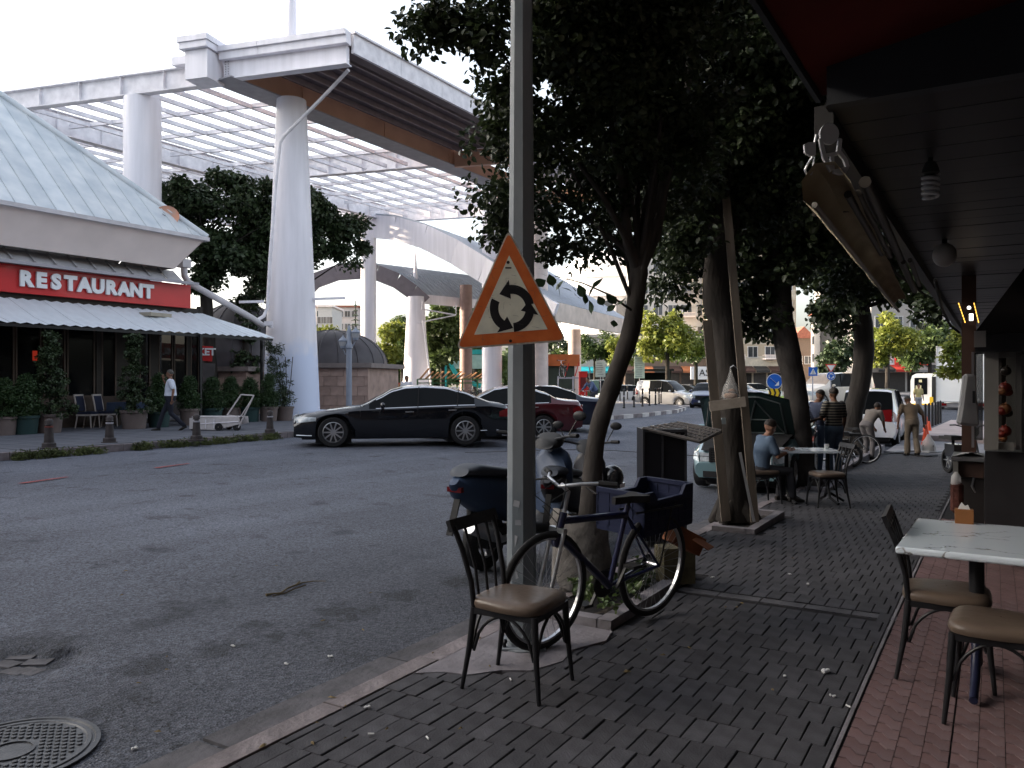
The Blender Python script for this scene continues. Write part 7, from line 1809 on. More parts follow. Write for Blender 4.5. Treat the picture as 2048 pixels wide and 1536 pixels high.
person('distant worker in yellow vest standing before the striped bus', gp(1837, 44, EYE - 48 * 44 / FPX - 0.55), TOWARD, dict(), 1.72, fabric('hivis', (0.36, 0.30, 0.14)), pants=fabric('greyp', (0.25, 0.25, 0.27)))
# ============================================================ sign pole with the roundabout sign
pl = PXD(1043, 4.77, 0.0)
pole = thing('sign_pole', 'tall tapering grey steel pole carrying the orange-bordered triangle sign', 'pole', pl)
M_POLE = mat('galvanised', (0.17, 0.20, 0.225), 0.55, metal=0.1, var=0.28, vscale=3.5, bump=0.003, bscale=25, stretch=(1, 1, 0.5), col2=(0.14, 0.15, 0.16))
n = 8; rot = PI / 8 + R(14); m = MB()
levels = [(0, 0.090), (0.5, 0.088), (1.0, 0.085), (1.6, 0.082), (2.5, 0.075), (4.0, 0.063), (9.0, 0.045)]
vs = []; fs = []
for z, r in levels:
    for j in range(n): a = 2 * PI * j / n + rot; vs.append((r * math.cos(a), r * math.sin(a), z))
for i in range(len(levels) - 1):
    for j in range(n): fs.append((i * n + j, i * n + (j + 1) % n, (i + 1) * n + (j + 1) % n, (i + 1) * n + j))
m.add(vs, fs).build('shaft', M_POLE, pole)
m = MB(); m.lathe([(0.14, 0.0), (0.14, 0.012), (0.09, 0.02)], 20, (0, 0, 0.0)); m.box((0.0, 0.02, 0.012), (0.26, 0.26, 0.012), rz=YAW); m.build('base_plate', M_POLE, pole)
m = MB(); bo = W(1009, 1290, 4.70) - pl; m.tube([(bo.x, bo.y, 0.0), (bo.x, bo.y, 0.05)], 0.012, 6); m.ball((bo.x, bo.y, 0.05), (0.02, 0.02, 0.015), 6, 4); m.build('anchor_bolt', M_BLACK, pole)
# paper remnants
for k in range(5):
    z = 0.45 + 0.10 * k + rnd.uniform(-0.03, 0.03); a = YAW - PI / 2 - 0.35 + rnd.uniform(-0.25, 0.1)
    r = 0.0815
    MB().box((0, 0, 0), (rnd.uniform(0.02, 0.05), 0.002, rnd.uniform(0.03, 0.10)), ry=rnd.uniform(-0.5, 0.5)).build('paper_scrap', mat('old_paper', (0.24, 0.25, 0.27), 0.8, var=0.2), pole, loc=(r * math.cos(a), r * math.sin(a), z), rz=a + PI / 2)
# triangular sign: built flat in local xz then tilted
sc = W(1023, 608, 4.60)
sgn = thing('warning_sign', 'scratched triangular warning sign with orange border and three black circling arrows', 'sign', sc, YAW + R(2))
k_ = 4.60 / FPX
def tri(pts, cut):      # rounded triangle
    out = []
    for i in range(3):
        p0, p1, p2 = Vector(pts[i - 1]), Vector(pts[i]), Vector(pts[(i + 1) % 3])
        a = p1 + (p0 - p1).normalized() * cut; b = p1 + (p2 - p1).normalized() * cut
        for j in range(6): t = j / 5; out.append(tuple(a * (1 - t) ** 2 + p1 * 2 * t * (1 - t) + b * t * t))
    return out
OT = [(1017, 458), (911, 699), (1134, 682)]
def lp(p): return ((p[0] - 1023) * k_, (608 - p[1]) * k_)
def inset(pts, f):
    c = Vector((sum(p[0] for p in pts) / 3, sum(p[1] for p in pts) / 3)); return [tuple(c + (Vector(p) - c) * f) for p in pts]
T0 = [lp(p) for p in OT]
M_RET = mat('sign_back_metal', (0.35, 0.35, 0.36), 0.5, metal=0.4)
M_SWH = mat('sign_cream', (0.90, 0.90, 0.76), 0.42, var=0.08, vscale=14, bump=0.0006, bscale=60)
M_SOR = mat('sign_orange', (0.90, 0.19, 0.05), 0.42, var=0.2, vscale=9, bump=0.0006, bscale=60, col2=(0.72, 0.20, 0.06))
M_SWR = mat('sign_rim', (0.60, 0.58, 0.52), 0.5, var=0.25, vscale=40)
MB().prism(tri(T0, 0.045), 0.0, 0.014, 'xz').build('sign_plate', M_RET, sgn, fix=True)
MB().prism(tri(inset(T0, 0.995), 0.045), -0.0012, -0.0002, 'xz').build('sign_rim', M_SWR, sgn, fix=True)
MB().prism(tri(inset(T0, 0.955), 0.036), -0.0026, -0.0014, 'xz').build('orange_border', M_SOR, sgn, fix=True)
MB().prism(tri(inset(T0, 0.66), 0.003), -0.0040, -0.0028, 'xz').build('cream_field', M_SWH, sgn, fix=True)
M_SBK = mat('sign_black', (0.022, 0.022, 0.025), 0.45, var=0.2, vscale=20)
def arrow(a0, a1, R0=36, w=8.5):
    """arc arrow in photo pixels around the symbol centre, head at a1"""
    cx, cy = 1024, 617; pts = []; n = 12
    def P(a, r): return lp((cx + r * math.cos(a), cy - r * math.sin(a) * 1.06))
    out = [P(a0 + (a1 - a0) * i / n, R0 + w) for i in range(n + 1)]; inn = [P(a0 + (a1 - a0) * i / n, R0 - w) for i in range(n + 1)]
    m = MB(); vs = [(x, -0.0052, z) for x, z in out] + [(x, -0.0052, z) for x, z in inn]; fs = [(i, i + 1, n + 2 + i, n + 1 + i) for i in range(n)]
    dirn = 1 if a1 > a0 else -1; h = 0.62 * dirn
    tri_ = [P(a1 - 0.02 * dirn, R0 + w * 2.15), P(a1 + h, R0 + 1), P(a1 - 0.02 * dirn, R0 - w * 2.1)]
    o = len(vs); vs += [(x, -0.0052, z) for x, z in tri_]; fs.append((o, o + 1, o + 2))
    m.add(vs, fs); m.build('arrow', M_SBK, sgn, fix=True)
arrow(R(12), R(98)); arrow(R(155), R(238)); arrow(R(-85), R(-12))
# bolts, scratches
m = MB(); [m.lathe([(0.009, 0), (0.009, -0.004), (0.001, -0.006)], 10, (lp(p)[0], -0.004, lp(p)[1]), axis='y') for p in ((1016, 525), (1021, 682))]; m.box((lp((1018, 535))[0] - 0.004, -0.0046, lp((1018, 536))[1]), (0.035, 0.002, 0.008)); m.build('bolt', M_BLACK, sgn)
scm = mat('scratch', (0.16, 0.15, 0.14), 0.7); m = MB(); q = random.Random(4)
for k in range(46):
    x, y = q.uniform(955, 1090), q.uniform(520, 690)
    l = q.uniform(3, 16); a = q.choice([0.05, 1.5, 0.3]) + q.uniform(-0.15, 0.15); p0 = lp((x, y)); p1 = lp((x + l * math.cos(a), y + l * math.sin(a)))
    m.bar((p0[0], -0.0054, p0[1]), (p1[0], -0.0054, p1[1]), 0.0009, 0.0006, up=(0, 1, 0))
m.build('scratches', scm, sgn)['kind'] = 'stuff'
m = MB(); [m.box((0.035 - 0.01, 0.028, z), (0.16, 0.03, 0.03)) for z in (-0.15, 0.2)]; m.build('bracket', M_GREYST, sgn)

# ============================================================ chairs and tables
M_SEATB = mat('brown_vinyl', (0.095, 0.070, 0.054), 0.32, var=0.12, vscale=3, bump=0.002, bscale=25)
def make_chair(name, label, group, metal=M_BLACK, seatm=M_SEATB):
    """faces +y, origin under the seat centre"""
    t = thing(name, label, 'chair', (0, 0, 0), 0, group)
    w, d, h = 0.19, 0.19, 0.45
    # seat pad: rounded, domed
    m = MB(); nu = 24; vs = []; fs = []
    rows = [(1.00, -0.028), (1.03, -0.012), (1.02, 0.006), (0.95, 0.020), (0.78, 0.028), (0.45, 0.031), (0.02, 0.032)]
    for s, z in rows:
        for j in range(nu):
            a = 2 * PI * j / nu; c_, s_ = math.cos(a), math.sin(a); e = 0.42
            x = (abs(c_) ** e) * (1 if c_ > 0 else -1) * 0.205 * s; y = (abs(s_) ** e) * (1 if s_ > 0 else -1) * 0.205 * s
            if y < 0: x *= 0.90
            vs.append((x, y, h + z))
    for i in range(len(rows) - 1):
        for j in range(nu): fs.append((i * nu + j, i * nu + (j + 1) % nu, (i + 1) * nu + (j + 1) % nu, (i + 1) * nu + j))
    fs.append(tuple(reversed(range(nu))))
    m.add(vs, fs).build('seat', seatm, t, smooth=50)
    m = MB(); fr = [(-0.18, 0.185), (0.18, 0.185), (0.165, -0.18), (-0.165, -0.18)]
    for a, b in zip(fr, fr[1:] + fr[:1]): m.bar((a[0], a[1], h - 0.045), (b[0], b[1], h - 0.045), 0.022, 0.03)
    m.build('seat_frame', metal, t)
    for sx in (-1, 1):
        MB().tube([(sx * 0.175, 0.18, h - 0.03), (sx * 0.185, 0.195, 0.2), (sx * 0.195, 0.215, 0.0)], [0.019, 0.015, 0.011], 10).build('leg', metal, t, smooth=60)
        MB().tube([(sx * 0.160, -0.175, h - 0.03), (sx * 0.172, -0.20, 0.2), (sx * 0.185, -0.235, 0.0)], [0.019, 0.015, 0.011], 10).build('leg', metal, t, smooth=60)
        MB().tube([(sx * 0.160, -0.175, h - 0.05), (sx * 0.165, -0.19, 0.55), (sx * 0.185, -0.235, 0.72), (sx * 0.20, -0.275, 0.83)], 0.015, 8).build('back_post', metal, t, smooth=60)
    for k in range(3):
        x = -0.09 + 0.09 * k
        MB().tube([(x, -0.185, h - 0.03), (x * 1.08, -0.205, 0.6), (x * 1.2, -0.27, 0.83)], 0.0085, 7).build('spindle', metal, t, smooth=60)
    MB().bar((-0.235, -0.28, 0.835), (0.235, -0.28, 0.835), 0.024, 0.062, up=(0, -0.4, 1)).build('top_rail', metal, t)
    for (ax, ay, bx_, by_) in ((-0.18, 0.19, 0.18, 0.19), (-0.165, -0.185, 0.165, -0.185), (0.18, 0.19, 0.165, -0.185), (-0.18, 0.19, -0.165, -0.185)):
        a, b = Vector((ax, ay, 0.19)), Vector((bx_, by_, 0.19)); pts = []
        for i in range(13):
            tt = i / 12; p = a.lerp(b, 0.03 + 0.94 * tt); p.z = 0.20 + 0.195 * math.sin(PI * tt) ** 0.55; pts.append(p)
        MB().tube(pts, 0.0085, 7).build('bent_brace', metal, t, smooth=60)
    return t
# footprint of the near chair: A back-left B front-left ... facing right/up
A, B, C_, D = G(945, 1375), G(1062, 1405), G(1133, 1360), G(1013, 1340)
cen = (A + B + C_ + D) / 4; back = ((B + C_) / 2 - (A + D) / 2).normalized(); fa_ = math.atan2(back.y, back.x) - PI / 2
ch = make_chair('cafe_chair', 'lone black metal chair with brown vinyl seat in front of the sign pole', 'black metal chairs with brown seats')
ch.location = (cen.x, cen.y, 0.0); ch.rotation_euler = (0, 0, fa_)
# table at the right
tb = thing('cafe_table', 'white marble-veined table on black legs at the right edge', 'table', (0, 0, 0))
tz = 0.765
fl = W(1787, 1098, 0); 
def atz(px, py, z): d = FPX * (EYE - z) / (py - HZ); return W(px, py, d)
FL, BL_ = atz(1790, 1093, tz), atz(1836, 1033, tz)
yv = (BL_ - FL); ty = yv.length; yd = yv.normalized(); xd = Vector((yd.y, -yd.x, 0))
ta = math.atan2(xd.y, xd.x); TWd = 0.95; ty = min(ty, 0.98)
tcn = FL + yd * ty / 2 + xd * TWd / 2
tb.location = (tcn.x, tcn.y, 0); tb.rotation_euler = (0, 0, ta)
def marble():
    m = bpy.data.materials.new('marble_top'); m.use_nodes = True; N = m.node_tree.nodes; L = m.node_tree.links; b = N['Principled BSDF']; b.inputs['Roughness'].default_value = 0.16; b.inputs['Coat Weight'].default_value = 0.4
    tc = N.new('ShaderNodeTexCoord'); mp = N.new('ShaderNodeMapping'); mp.inputs['Rotation'].default_value = (0, 0, 0.35); mp.inputs['Scale'].default_value = (1.0, 2.2, 1); L.new(tc.outputs['Object'], mp.inputs[0])
    no = N.new('ShaderNodeTexNoise'); no.inputs['Scale'].default_value = 1.3; no.inputs['Detail'].default_value = 6; no.inputs['Roughness'].default_value = 0.55; L.new(mp.outputs[0], no.inputs['Vector'])
    s1_ = N.new('ShaderNodeMath'); s1_.operation = 'SUBTRACT'; s1_.inputs[1].default_value = 0.52; L.new(no.outputs['Fac'], s1_.inputs[0])
    a_ = N.new('ShaderNodeMath'); a_.operation = 'ABSOLUTE'; L.new(s1_.outputs[0], a_.inputs[0])
    r = N.new('ShaderNodeMapRange'); r.inputs['From Max'].default_value = 0.009; r.inputs['To Min'].default_value = 1; r.inputs['To Max'].default_value = 0; L.new(a_.outputs[0], r.inputs['Value'])
    n2 = N.new('ShaderNodeTexNoise'); n2.inputs['Scale'].default_value = 2.2; L.new(tc.outputs['Object'], n2.inputs['Vector'])
    r2 = N.new('ShaderNodeMapRange'); r2.inputs['From Min'].default_value = 0.34; r2.inputs['From Max'].default_value = 0.5; L.new(n2.outputs['Fac'], r2.inputs['Value'])
    mu = N.new('ShaderNodeMath'); mu.operation = 'MULTIPLY'; L.new(r.outputs[0], mu.inputs[0]); L.new(r2.outputs[0], mu.inputs[1])
    mx = N.new('ShaderNodeMix'); mx.data_type = 'RGBA'; mx.inputs[6].default_value = (0.60, 0.67, 0.74, 1); mx.inputs[7].default_value = (0.16, 0.15, 0.14, 1); L.new(mu.outputs[0], mx.inputs[0]); L.new(mx.outputs[2], b.inputs['Base Color'])
    return m
MM = marble()
o = MB().box((0, 0, tz - 0.018), (TWd, ty, 0.036)).build('tabletop', MM, tb)
bv = o.modifiers.new('bevel', 'BEVEL'); bv.width = 0.012; bv.segments = 3
def table_legs(t, zt, half):
    for s in (-1, 1):
        MB().tube([(s * half * 0.35, 0, zt - 0.03), (s * half * 0.35, 0, 0.30)], 0.036, 12).build('column', M_BLACK, t, smooth=60)
        m = MB(); m.tube([(s * half * 0.35, 0, 0.34), (s * half * 0.35, -0.05, 0.18), (s * half * 0.35, -0.16, 0.06), (s * half * 0.35, -0.34, 0.025)], [0.026, 0.024, 0.022, 0.02], 10)
        m.tube([(s * half * 0.35, 0, 0.34), (s * half * 0.35, 0.05, 0.18), (s * half * 0.35, 0.16, 0.06), (s * half * 0.35, 0.34, 0.025)], [0.026, 0.024, 0.022, 0.02], 10)
        m.build('foot', mat('foot_blueblack', (0.012, 0.014, 0.035), 0.35), t, smooth=60)
    MB().bar((-half * 0.4, 0, zt - 0.045), (half * 0.4, 0, zt - 0.045), 0.08, 0.02).bar((-half * 0.35, 0, 0.36), (half * 0.35, 0, 0.36), 0.03, 0.03).build('stretcher', M_BLACK, t)
table_legs(tb, tz, 0.42)
nb = thing('napkin_box', 'small wooden napkin box with white tissue on the marble table', 'box', (*(atz(1928, 1046, tz).xy), tz), ta + 0.1)
MB().box((0, 0, 0.04), (0.092, 0.07, 0.08)).build('box', mat('box_wood', (0.24, 0.10, 0.035), 0.55, var=0.1), nb)
MB().prism([(-0.03, 0.08), (0.03, 0.08), (0.02, 0.105), (0.005, 0.098), (-0.012, 0.118)], -0.006, 0.006, 'xz').build('tissue', mat('tissue', (0.7, 0.7, 0.7), 0.9), nb, fix=True)
gl = MB().lathe([(0.025, 0), (0.03, 0.08)], 14)
def chair_at(px, py, face, label, zz=0.0):
    g = G(px, py, zz); return dup(ch, (g.x, g.y, zz), face, label)
tX = lambda u, v: tcn + xd * u + yd * v
c = tX(-0.29, 0.05); dup(ch, (c.x, c.y, 0), ta - PI / 2 + R(4), 'black metal chair with brown seat at the left side of the marble table')
c = G(2002, 1440); dup(ch, (c.x, c.y, 0), ta + R(88), 'black metal chair with brown seat in front of the marble table, nearest the camera')
c = tX(0.42, 0.28); dup(ch, (c.x, c.y, 0), ta + PI / 2, 'black metal chair with brown seat behind the marble table, mostly hidden')
# small table further up
p = PXD(1622, 11.4, 0); zt_ = walkz(p.x, p.y)
t2 = thing('small_table', 'small white-topped table between the seated boy and the empty chair', 'table', (p.x, p.y, zt_), YAW + R(-2))
o = MB().box((-0.10, 0.1, 0.735), (0.98, 0.62, 0.03)).build('tabletop', MM, t2)
MB().tube([(0.24, 0.02, 0.72), (0.24, 0.02, 0.12)], 0.03, 10).tube([(-0.34, 0.02, 0.72), (-0.34, 0.02, 0.12)], 0.03, 10).build('column', M_BLACK, t2)
for x in (0.24, -0.34): MB().tube([(x, 0.02, 0.25), (x, -0.08, 0.08), (x + 0.05, -0.26, 0.02)], 0.022, 8).tube([(x, 0.02, 0.25), (x, 0.12, 0.08), (x, 0.3, 0.02)], 0.022, 8).tube([(x, 0.02, 0.16), (x + 0.22, 0.0, 0.03)], 0.02, 8).build('foot', M_BLACK, t2, smooth=60)
cu = MB(); cu.lathe([(0.001, 0.0), (0.028, 0.0), (0.034, 0.075), (0.032, 0.075), (0.026, 0.006)], 14); p = W(1653, 905, 11.5)
tag(cu.build('glass_cup', mat('cup_glass', (0.4, 0.42, 0.42), 0.1, alpha=0.6), loc=(p.x, p.y, zt_ + 0.751)), 'small clear cup on the right end of the small white table', 'cup')
p = PXD(1655, 11.0, 0); dup(ch, (p.x, p.y, walkz(p.x, p.y)), YAW + R(92), 'black metal chair with pale-lit seat right of the small table')
p = SITP; dup(ch, (p.x, p.y, walkz(p.x, p.y)), RIGHT + R(10), 'black metal chair the boy in pale blue sits on')

# ============================================================ things round the trees
def plank(name, label, a, b, w, th, m=M_WOOD, cat='plank', group=None):
    c = (a + b) / 2; o = MB().bar(a, b, w, th, up=(bz * 0 + Vector((-SY, CY, 0)))).build(name, m, world=c); tag(o, label, cat, group); return o
plank('wooden_plank', 'left upright plank of the brace on the dark trunk', W(1414, 640, 9.15), W(1452, 1042, 9.2), 0.105, 0.03)
plank('wooden_plank', 'right slanting plank of the brace on the dark trunk', W(1452, 395, 9.2), W(1510, 1044, 9.1), 0.09, 0.03)
cp_ = MB(); cp_.bar(W(1419, 813, 8.98), W(1491, 803, 8.95), 0.03, 0.11); tag(cp_.build('crosspiece', mat('pale_wood', (0.34, 0.29, 0.235), 0.85, var=0.2, vscale=8), world=W(1455, 808, 8.97)), 'short pale crosspiece nailed across both brace planks', 'plank')
pb2 = MB(); pb2.bar(W(1480, 905, 9.0), W(1508, 1043, 8.95), 0.025, 0.03); tag(pb2.build('metal_strip', M_ALU, world=W(1508, 1043, 8.95)), 'scratched pale metal strip leaning at the foot of the braced tree', 'strip')
nt = MB().box((0, 0, 0), (0.05, 0.01, 0.07)).build('paper_note', mat('note_blue', (0.35, 0.42, 0.46), 0.7), loc=W(1447, 842, 9.25), rz=YAW); tag(nt, 'small pale blue note stuck on the braced trunk', 'note')
# plastic bag of bread tied to the brace
pb = thing('hanging_bag', 'clear plastic bag with bread hanging on the braced trunk', 'bag', W(1461, 735, 9.05))
m = MB(); m.lathe([(0.008, 0.0), (0.02, -0.06), (0.05, -0.16), (0.09, -0.27), (0.125, -0.36), (0.13, -0.42), (0.09, -0.47), (0.01, -0.48)], 12)
m.v = [(x * (1 + 0.12 * math.sin(z * 40 + y * 30)), y * 0.6, z) for x, y, z in m.v]; m.build('bag', mat('clear_plastic', (0.45, 0.44, 0.42), 0.18, alpha=0.38, var=0.2, vscale=12), pb, smooth=50)
m = MB(); m.ball((0.0, 0, -0.40), (0.10, 0.05, 0.045), 12, 8); m.ball((0.02, 0.0, -0.33), (0.06, 0.04, 0.03), 10, 7); m.build('bread', mat('bread', (0.25, 0.12, 0.06), 0.8, var=0.2), pb, smooth=60)
MB().tube([(0, 0, 0), (0.05, -0.02, 0.03), (0.1, 0.0, -0.02)], 0.008, 5).build('knot', M_ALU, pb); pb.scale = (0.8, 0.8, 0.8)
# open black cabinet
cbp = PXD(1322, 8.35, 0); zc = walkz(-2.7, 7.8)
cab = thing('metal_cabinet', 'open black sheet-metal cabinet with ribbed lid folded out to the right', 'cabinet', (cbp.x, cbp.y, zc), YAW)
M_CAB = mat('cabinet_black', (0.010, 0.010, 0.013), 0.45, var=0.2)
hC = EYE - 95 * 8.35 / FPX - zc
m = MB(); m.box((0, 0.02, hC / 2), (0.43, 0.44, hC)); m.build('body', M_CAB, cab)
m = MB()
for x in (-0.215, -0.02, 0.215): m.box((x, -0.205, hC / 2), (0.018, 0.02, hC))
m.box((0, -0.205, hC - 0.01), (0.45, 0.025, 0.03)); m.build('door_frame', mat('cabinet_edge', (0.035, 0.035, 0.04), 0.4), cab)
LC = [W(1284, 856, 8.15), W(1402, 884, 8.0), W(1444, 862, 8.6), W(1352, 845, 8.75)]
def LP_(u, v, h=0.0): return LC[0].lerp(LC[1], u).lerp(LC[3].lerp(LC[2], u), v) + Vector((0, 0, h)) - cab.location
q8 = [LP_(u, v, h) for h in (0, -0.02) for u, v in ((0, 0), (1, 0), (1, 1), (0, 1))]; cr_ = cab.rotation_euler.copy(); cab.rotation_euler = (0, 0, 0)
M_i = Matrix.Rotation(-YAW, 3, 'Z')
lm_ = MB().add([M_i @ v for v in q8], [(0, 1, 2, 3), (7, 6, 5, 4), (0, 4, 5, 1), (1, 5, 6, 2), (2, 6, 7, 3), (3, 7, 4, 0)]); lo = lm_.build('lid', mat('lid_grey', (0.085, 0.08, 0.078), 0.5, metal=0.2, var=0.2), cab)
m = MB()
for k in range(6): m.bar(M_i @ LP_(0.02, k / 5, 0.008), M_i @ LP_(0.98, k / 5, 0.008), 0.028, 0.02)
for k in range(13): m.bar(M_i @ LP_(0.02 + k * 0.08, 0.02, 0.006), M_i @ LP_(0.02 + k * 0.08, 0.98, 0.006), 0.008, 0.008)
m.tube([M_i @ LP_(0.55, 0.5, 0), M_i @ LP_(0.55, 0.5, 0.07), M_i @ LP_(0.78, 0.5, 0.07), M_i @ LP_(0.78, 0.5, 0)], 0.008, 6)
m.build('lid_rib', mat('rib_bright', (0.24, 0.22, 0.21), 0.4, metal=0.4), lo); cab.rotation_euler = cr_
# cardboard
cbx = G(1355, 1178, 0); 
ct = thing('cardboard_box', 'tall brown cardboard carton standing behind the bicycle rear wheel', 'box', (cbx.x - 0.02, cbx.y + 0.2, 0), YAW + R(12))
CBM = mat('cardboard', (0.17, 0.10, 0.055), 0.85, var=0.15)
MB().box((-0.05, 0.06, 0.14), (0.26, 0.2, 0.28)).build('box', mat('green_carton', (0.07, 0.06, 0.035), 0.8, var=0.35, vscale=12), ct)
c2_ = W(1368, 1078, 5.75); fb = MB(); fb.box((0, 0, 0), (0.24, 0.16, 0.13), ry=R(28), rz=R(20)); fb.bar((0.06, -0.08, 0.02), (0.16, -0.14, -0.04), 0.13, 0.006, up=(0, 0, 1))
tag(fb.build('cardboard_box', mat('cardboard_orange', (0.20, 0.075, 0.035), 0.85, var=0.12), loc=c2_, rz=YAW), 'tilted reddish cardboard box perched behind the rear wheel', 'box')
# sacking wrapped at the tree foot
sk = MB(); b = b1
nn = 18; vs = []; fs = []
for i, (z, r) in enumerate(((0.02, 0.24), (0.15, 0.235), (0.3, 0.21), (0.45, 0.215), (0.55, 0.19))):
    for j in range(nn): a = 2 * PI * j / nn; rr = r * (1 + 0.10 * math.sin(3 * a + i) + 0.06 * math.sin(7 * a + 2 * i)); vs.append((rr * math.cos(a), rr * math.sin(a), z + 0.04 * math.sin(2 * a)))
for i in range(4):
    for j in range(nn): fs.append((i * nn + j, i * nn + (j + 1) % nn, (i + 1) * nn + (j + 1) % nn, (i + 1) * nn + j))
sk.add(vs, fs); tag(sk.build('sacking', mat('sack_grey', (0.13, 0.12, 0.11), 0.9, var=0.35, vscale=9, bump=0.02, bscale=14), loc=(b.x, b.y, 0.02), smooth=180), 'crumpled grey sacking wrapped round the foot of the leaning tree', 'sack')
mg = MB(); mg.bar((0, 0, 0), (0.16, 0, 0), 0.005, 0.10, up=(0, 1, 0.2)); tag(mg.build('magazine', mat('magazine_print', (0.22, 0.22, 0.24), 0.6, var=0.8, vscale=45), loc=W(1183, 995, 6.6), rz=YAW), 'printed leaflet propped behind the leaning trunk by the moped', 'leaflet')

# ============================================================ street furniture on the far side
def bollard(px, py, label):
    g = G(px, py, zl); t = thing('bollard', label, 'bollard', (g.x, g.y, zl), 0, 'dark cast bollards along the far kerb')
    MB().lathe([(0.175, 0), (0.175, 0.025), (0.14, 0.03), (0.135, 0.11), (0.10, 0.13), (0.085, 0.32), (0.078, 0.47)], 20).build('post', mat('bollard_dark', (0.045, 0.038, 0.038), 0.55, var=0.3, vscale=10), t, smooth=40)
    MB().lathe([(0.079, 0.44), (0.083, 0.445), (0.083, 0.475), (0.079, 0.48)], 20).build('band', mat('band_red', (0.14, 0.04, 0.035), 0.6) if px < 150 else M_GREYST, t)
    MB().lathe([(0.05, 0.47), (0.05, 0.50), (0.088, 0.51), (0.075, 0.54), (0.085, 0.58), (0.06, 0.62), (0.01, 0.635)], 20).build('cap', mat('bollard_dark', (0.045, 0.038, 0.038)), t, smooth=50)
bollard(98, 897, 'cast bollard with faint red band, leftmost along the far kerb'); bollard(219, 886, 'cast bollard with weeds at its foot, left of the walking man')
bollard(393, 881, 'black cast bollard in front of the white hand cart'); bollard(540, 867, 'cast bollard just left of the black saloon nose')
# hand cart
hc = G(428, 862, zl); hct = thing('hand_cart', 'white wooden hand cart with upright tubular handle on the far pavement', 'cart', (hc.x, hc.y, zl), YAW + R(-3))
sc_ = 22.9 / FPX * 1.0; dd = -SY * hc.x + CY * hc.y; ks = dd / FPX
WP = mat('cart_white', (0.50, 0.47, 0.47), 0.6, var=0.12, vscale=7)
def cx(px, py, y=0.0): return ((px - 428) * ks, y, (862 - py) * ks)
w0 = 0.62
m = MB()
for k in range(6): m.box(((379 - 428) * ks + 0.05 + k * 0.215 + 0.1, w0 / 2, (862 - 834) * ks), (0.205, w0, 0.02))
m.build('deck', WP, hct)
for y in (-0.01, w0 + 0.01):
    MB().prism([cx(380, 836)[::2], cx(480, 834)[::2], cx(481, 848)[::2], cx(430, 860)[::2], cx(380, 858)[::2]], y - 0.012, y + 0.012, 'xz').build('side_panel', WP, hct, fix=True)
MB().box((cx(379, 848)[0], w0 / 2, cx(379, 847)[2]), (0.03, w0 + 0.02, 0.30)).build('end_panel', WP, hct)
m = MB(); [m.box((cx(395 + 17 * k, 848)[0], -0.03, cx(0, 848)[2]), (0.02, 0.02, 0.26)) for k in range(3)]; m.tube([cx(400, 848, -0.03), cx(478, 843, -0.03)], 0.012, 5); m.build('strap', M_WHITE, hct)
m = MB()
for y in (0.0, w0): m.tube([cx(437, 832, y), cx(466, 790, y)], 0.022, 8) if y else m.tube([cx(478, 855, y), cx(509, 791, y)], 0.022, 8)
m.tube([cx(466, 790, w0), cx(509, 791, 0)], 0.02, 8); m.tube([cx(482, 834, 0), cx(506, 797, 0)], 0.018, 8); m.tube([cx(437, 832, w0), cx(482, 834, 0)], 0.018, 8)
m.build('handle', WP, hct, smooth=60)
for (px, y) in ((384, 0.05), (439, -0.05), (474, 0.02), (439, w0 + 0.05)):
    MB().lathe([(0.02, -0.03), (0.11 if px != 384 else 0.08, -0.025), (0.11 if px != 384 else 0.08, 0.025), (0.02, 0.03)], 18, axis='y').build('wheel', M_RUBBER, hct, loc=(cx(px, 0)[0], y, 0.115 if px != 384 else 0.085))
# white framed chairs outside the restaurant, blue clothed table
def wchair(px, py, label):
    g = PXD(px, py, zl); t = thing('restaurant_chair', label, 'chair', (g.x, g.y, zl), YAW - R(95), 'cream-framed chairs outside the restaurant')
    wc = mat('cream_wood', (0.45, 0.40, 0.37), 0.55); bc = mat('navy_fabric', (0.02, 0.025, 0.05), 0.8)
    MB().box((0, 0, 0.46), (0.46, 0.46, 0.08)).build('seat', bc, t); MB().box((0, 0, 0.40), (0.47, 0.47, 0.05)).build('seat_frame', wc, t)
    for sx in (-1, 1):
        MB().tube([(sx * 0.21, 0.21, 0.4), (sx * 0.22, 0.24, 0)], [0.025, 0.016], 8).build('leg', wc, t); MB().tube([(sx * 0.2, -0.2, 0.42), (sx * 0.2, -0.28, 0)], [0.025, 0.018], 8).build('leg', wc, t)
    m = MB(); [m.tube([(sx * 0.2, -0.2, 0.42), (sx * 0.21, -0.24, 0.7), (sx * 0.2, -0.31, 1.0)], 0.024, 8) for sx in (-1, 1)]; m.bar((-0.22, -0.31, 1.0), (0.22, -0.31, 1.0), 0.04, 0.05); m.build('back_frame', wc, t)
    MB().bar((0, -0.215, 0.52), (0, -0.295, 0.97), 0.36, 0.05, up=(0, 1, 0)).build('backrest', bc, t); return t
wchair(176, 24.3, 'cream-framed navy chair, left of two outside the restaurant'); wchair(212, 24.7, 'cream-framed navy chair, right of two beside the blue-clothed table')
g = PXD(243, 25.0, zl); t = thing('clothed_table', 'table under a dark blue cloth beside the cream-framed chairs', 'table', (g.x, g.y, zl), YAW)
MB().box((0, 0.35, 0.74), (0.9, 0.75, 0.03)).build('tabletop', M_WOOD, t); MB().box((0, 0.35, 0.62), (0.92, 0.77, 0.28), taper=0.98).build('tablecloth', mat('blue_cloth', (0.045, 0.065, 0.11), 0.85), t)
[MB().bar((x, y, 0), (x, y, 0.72), 0.05, 0.05).build('leg', M_WOOD, t) for x in (-0.4, 0.4) for y in (0.05, 0.65)]
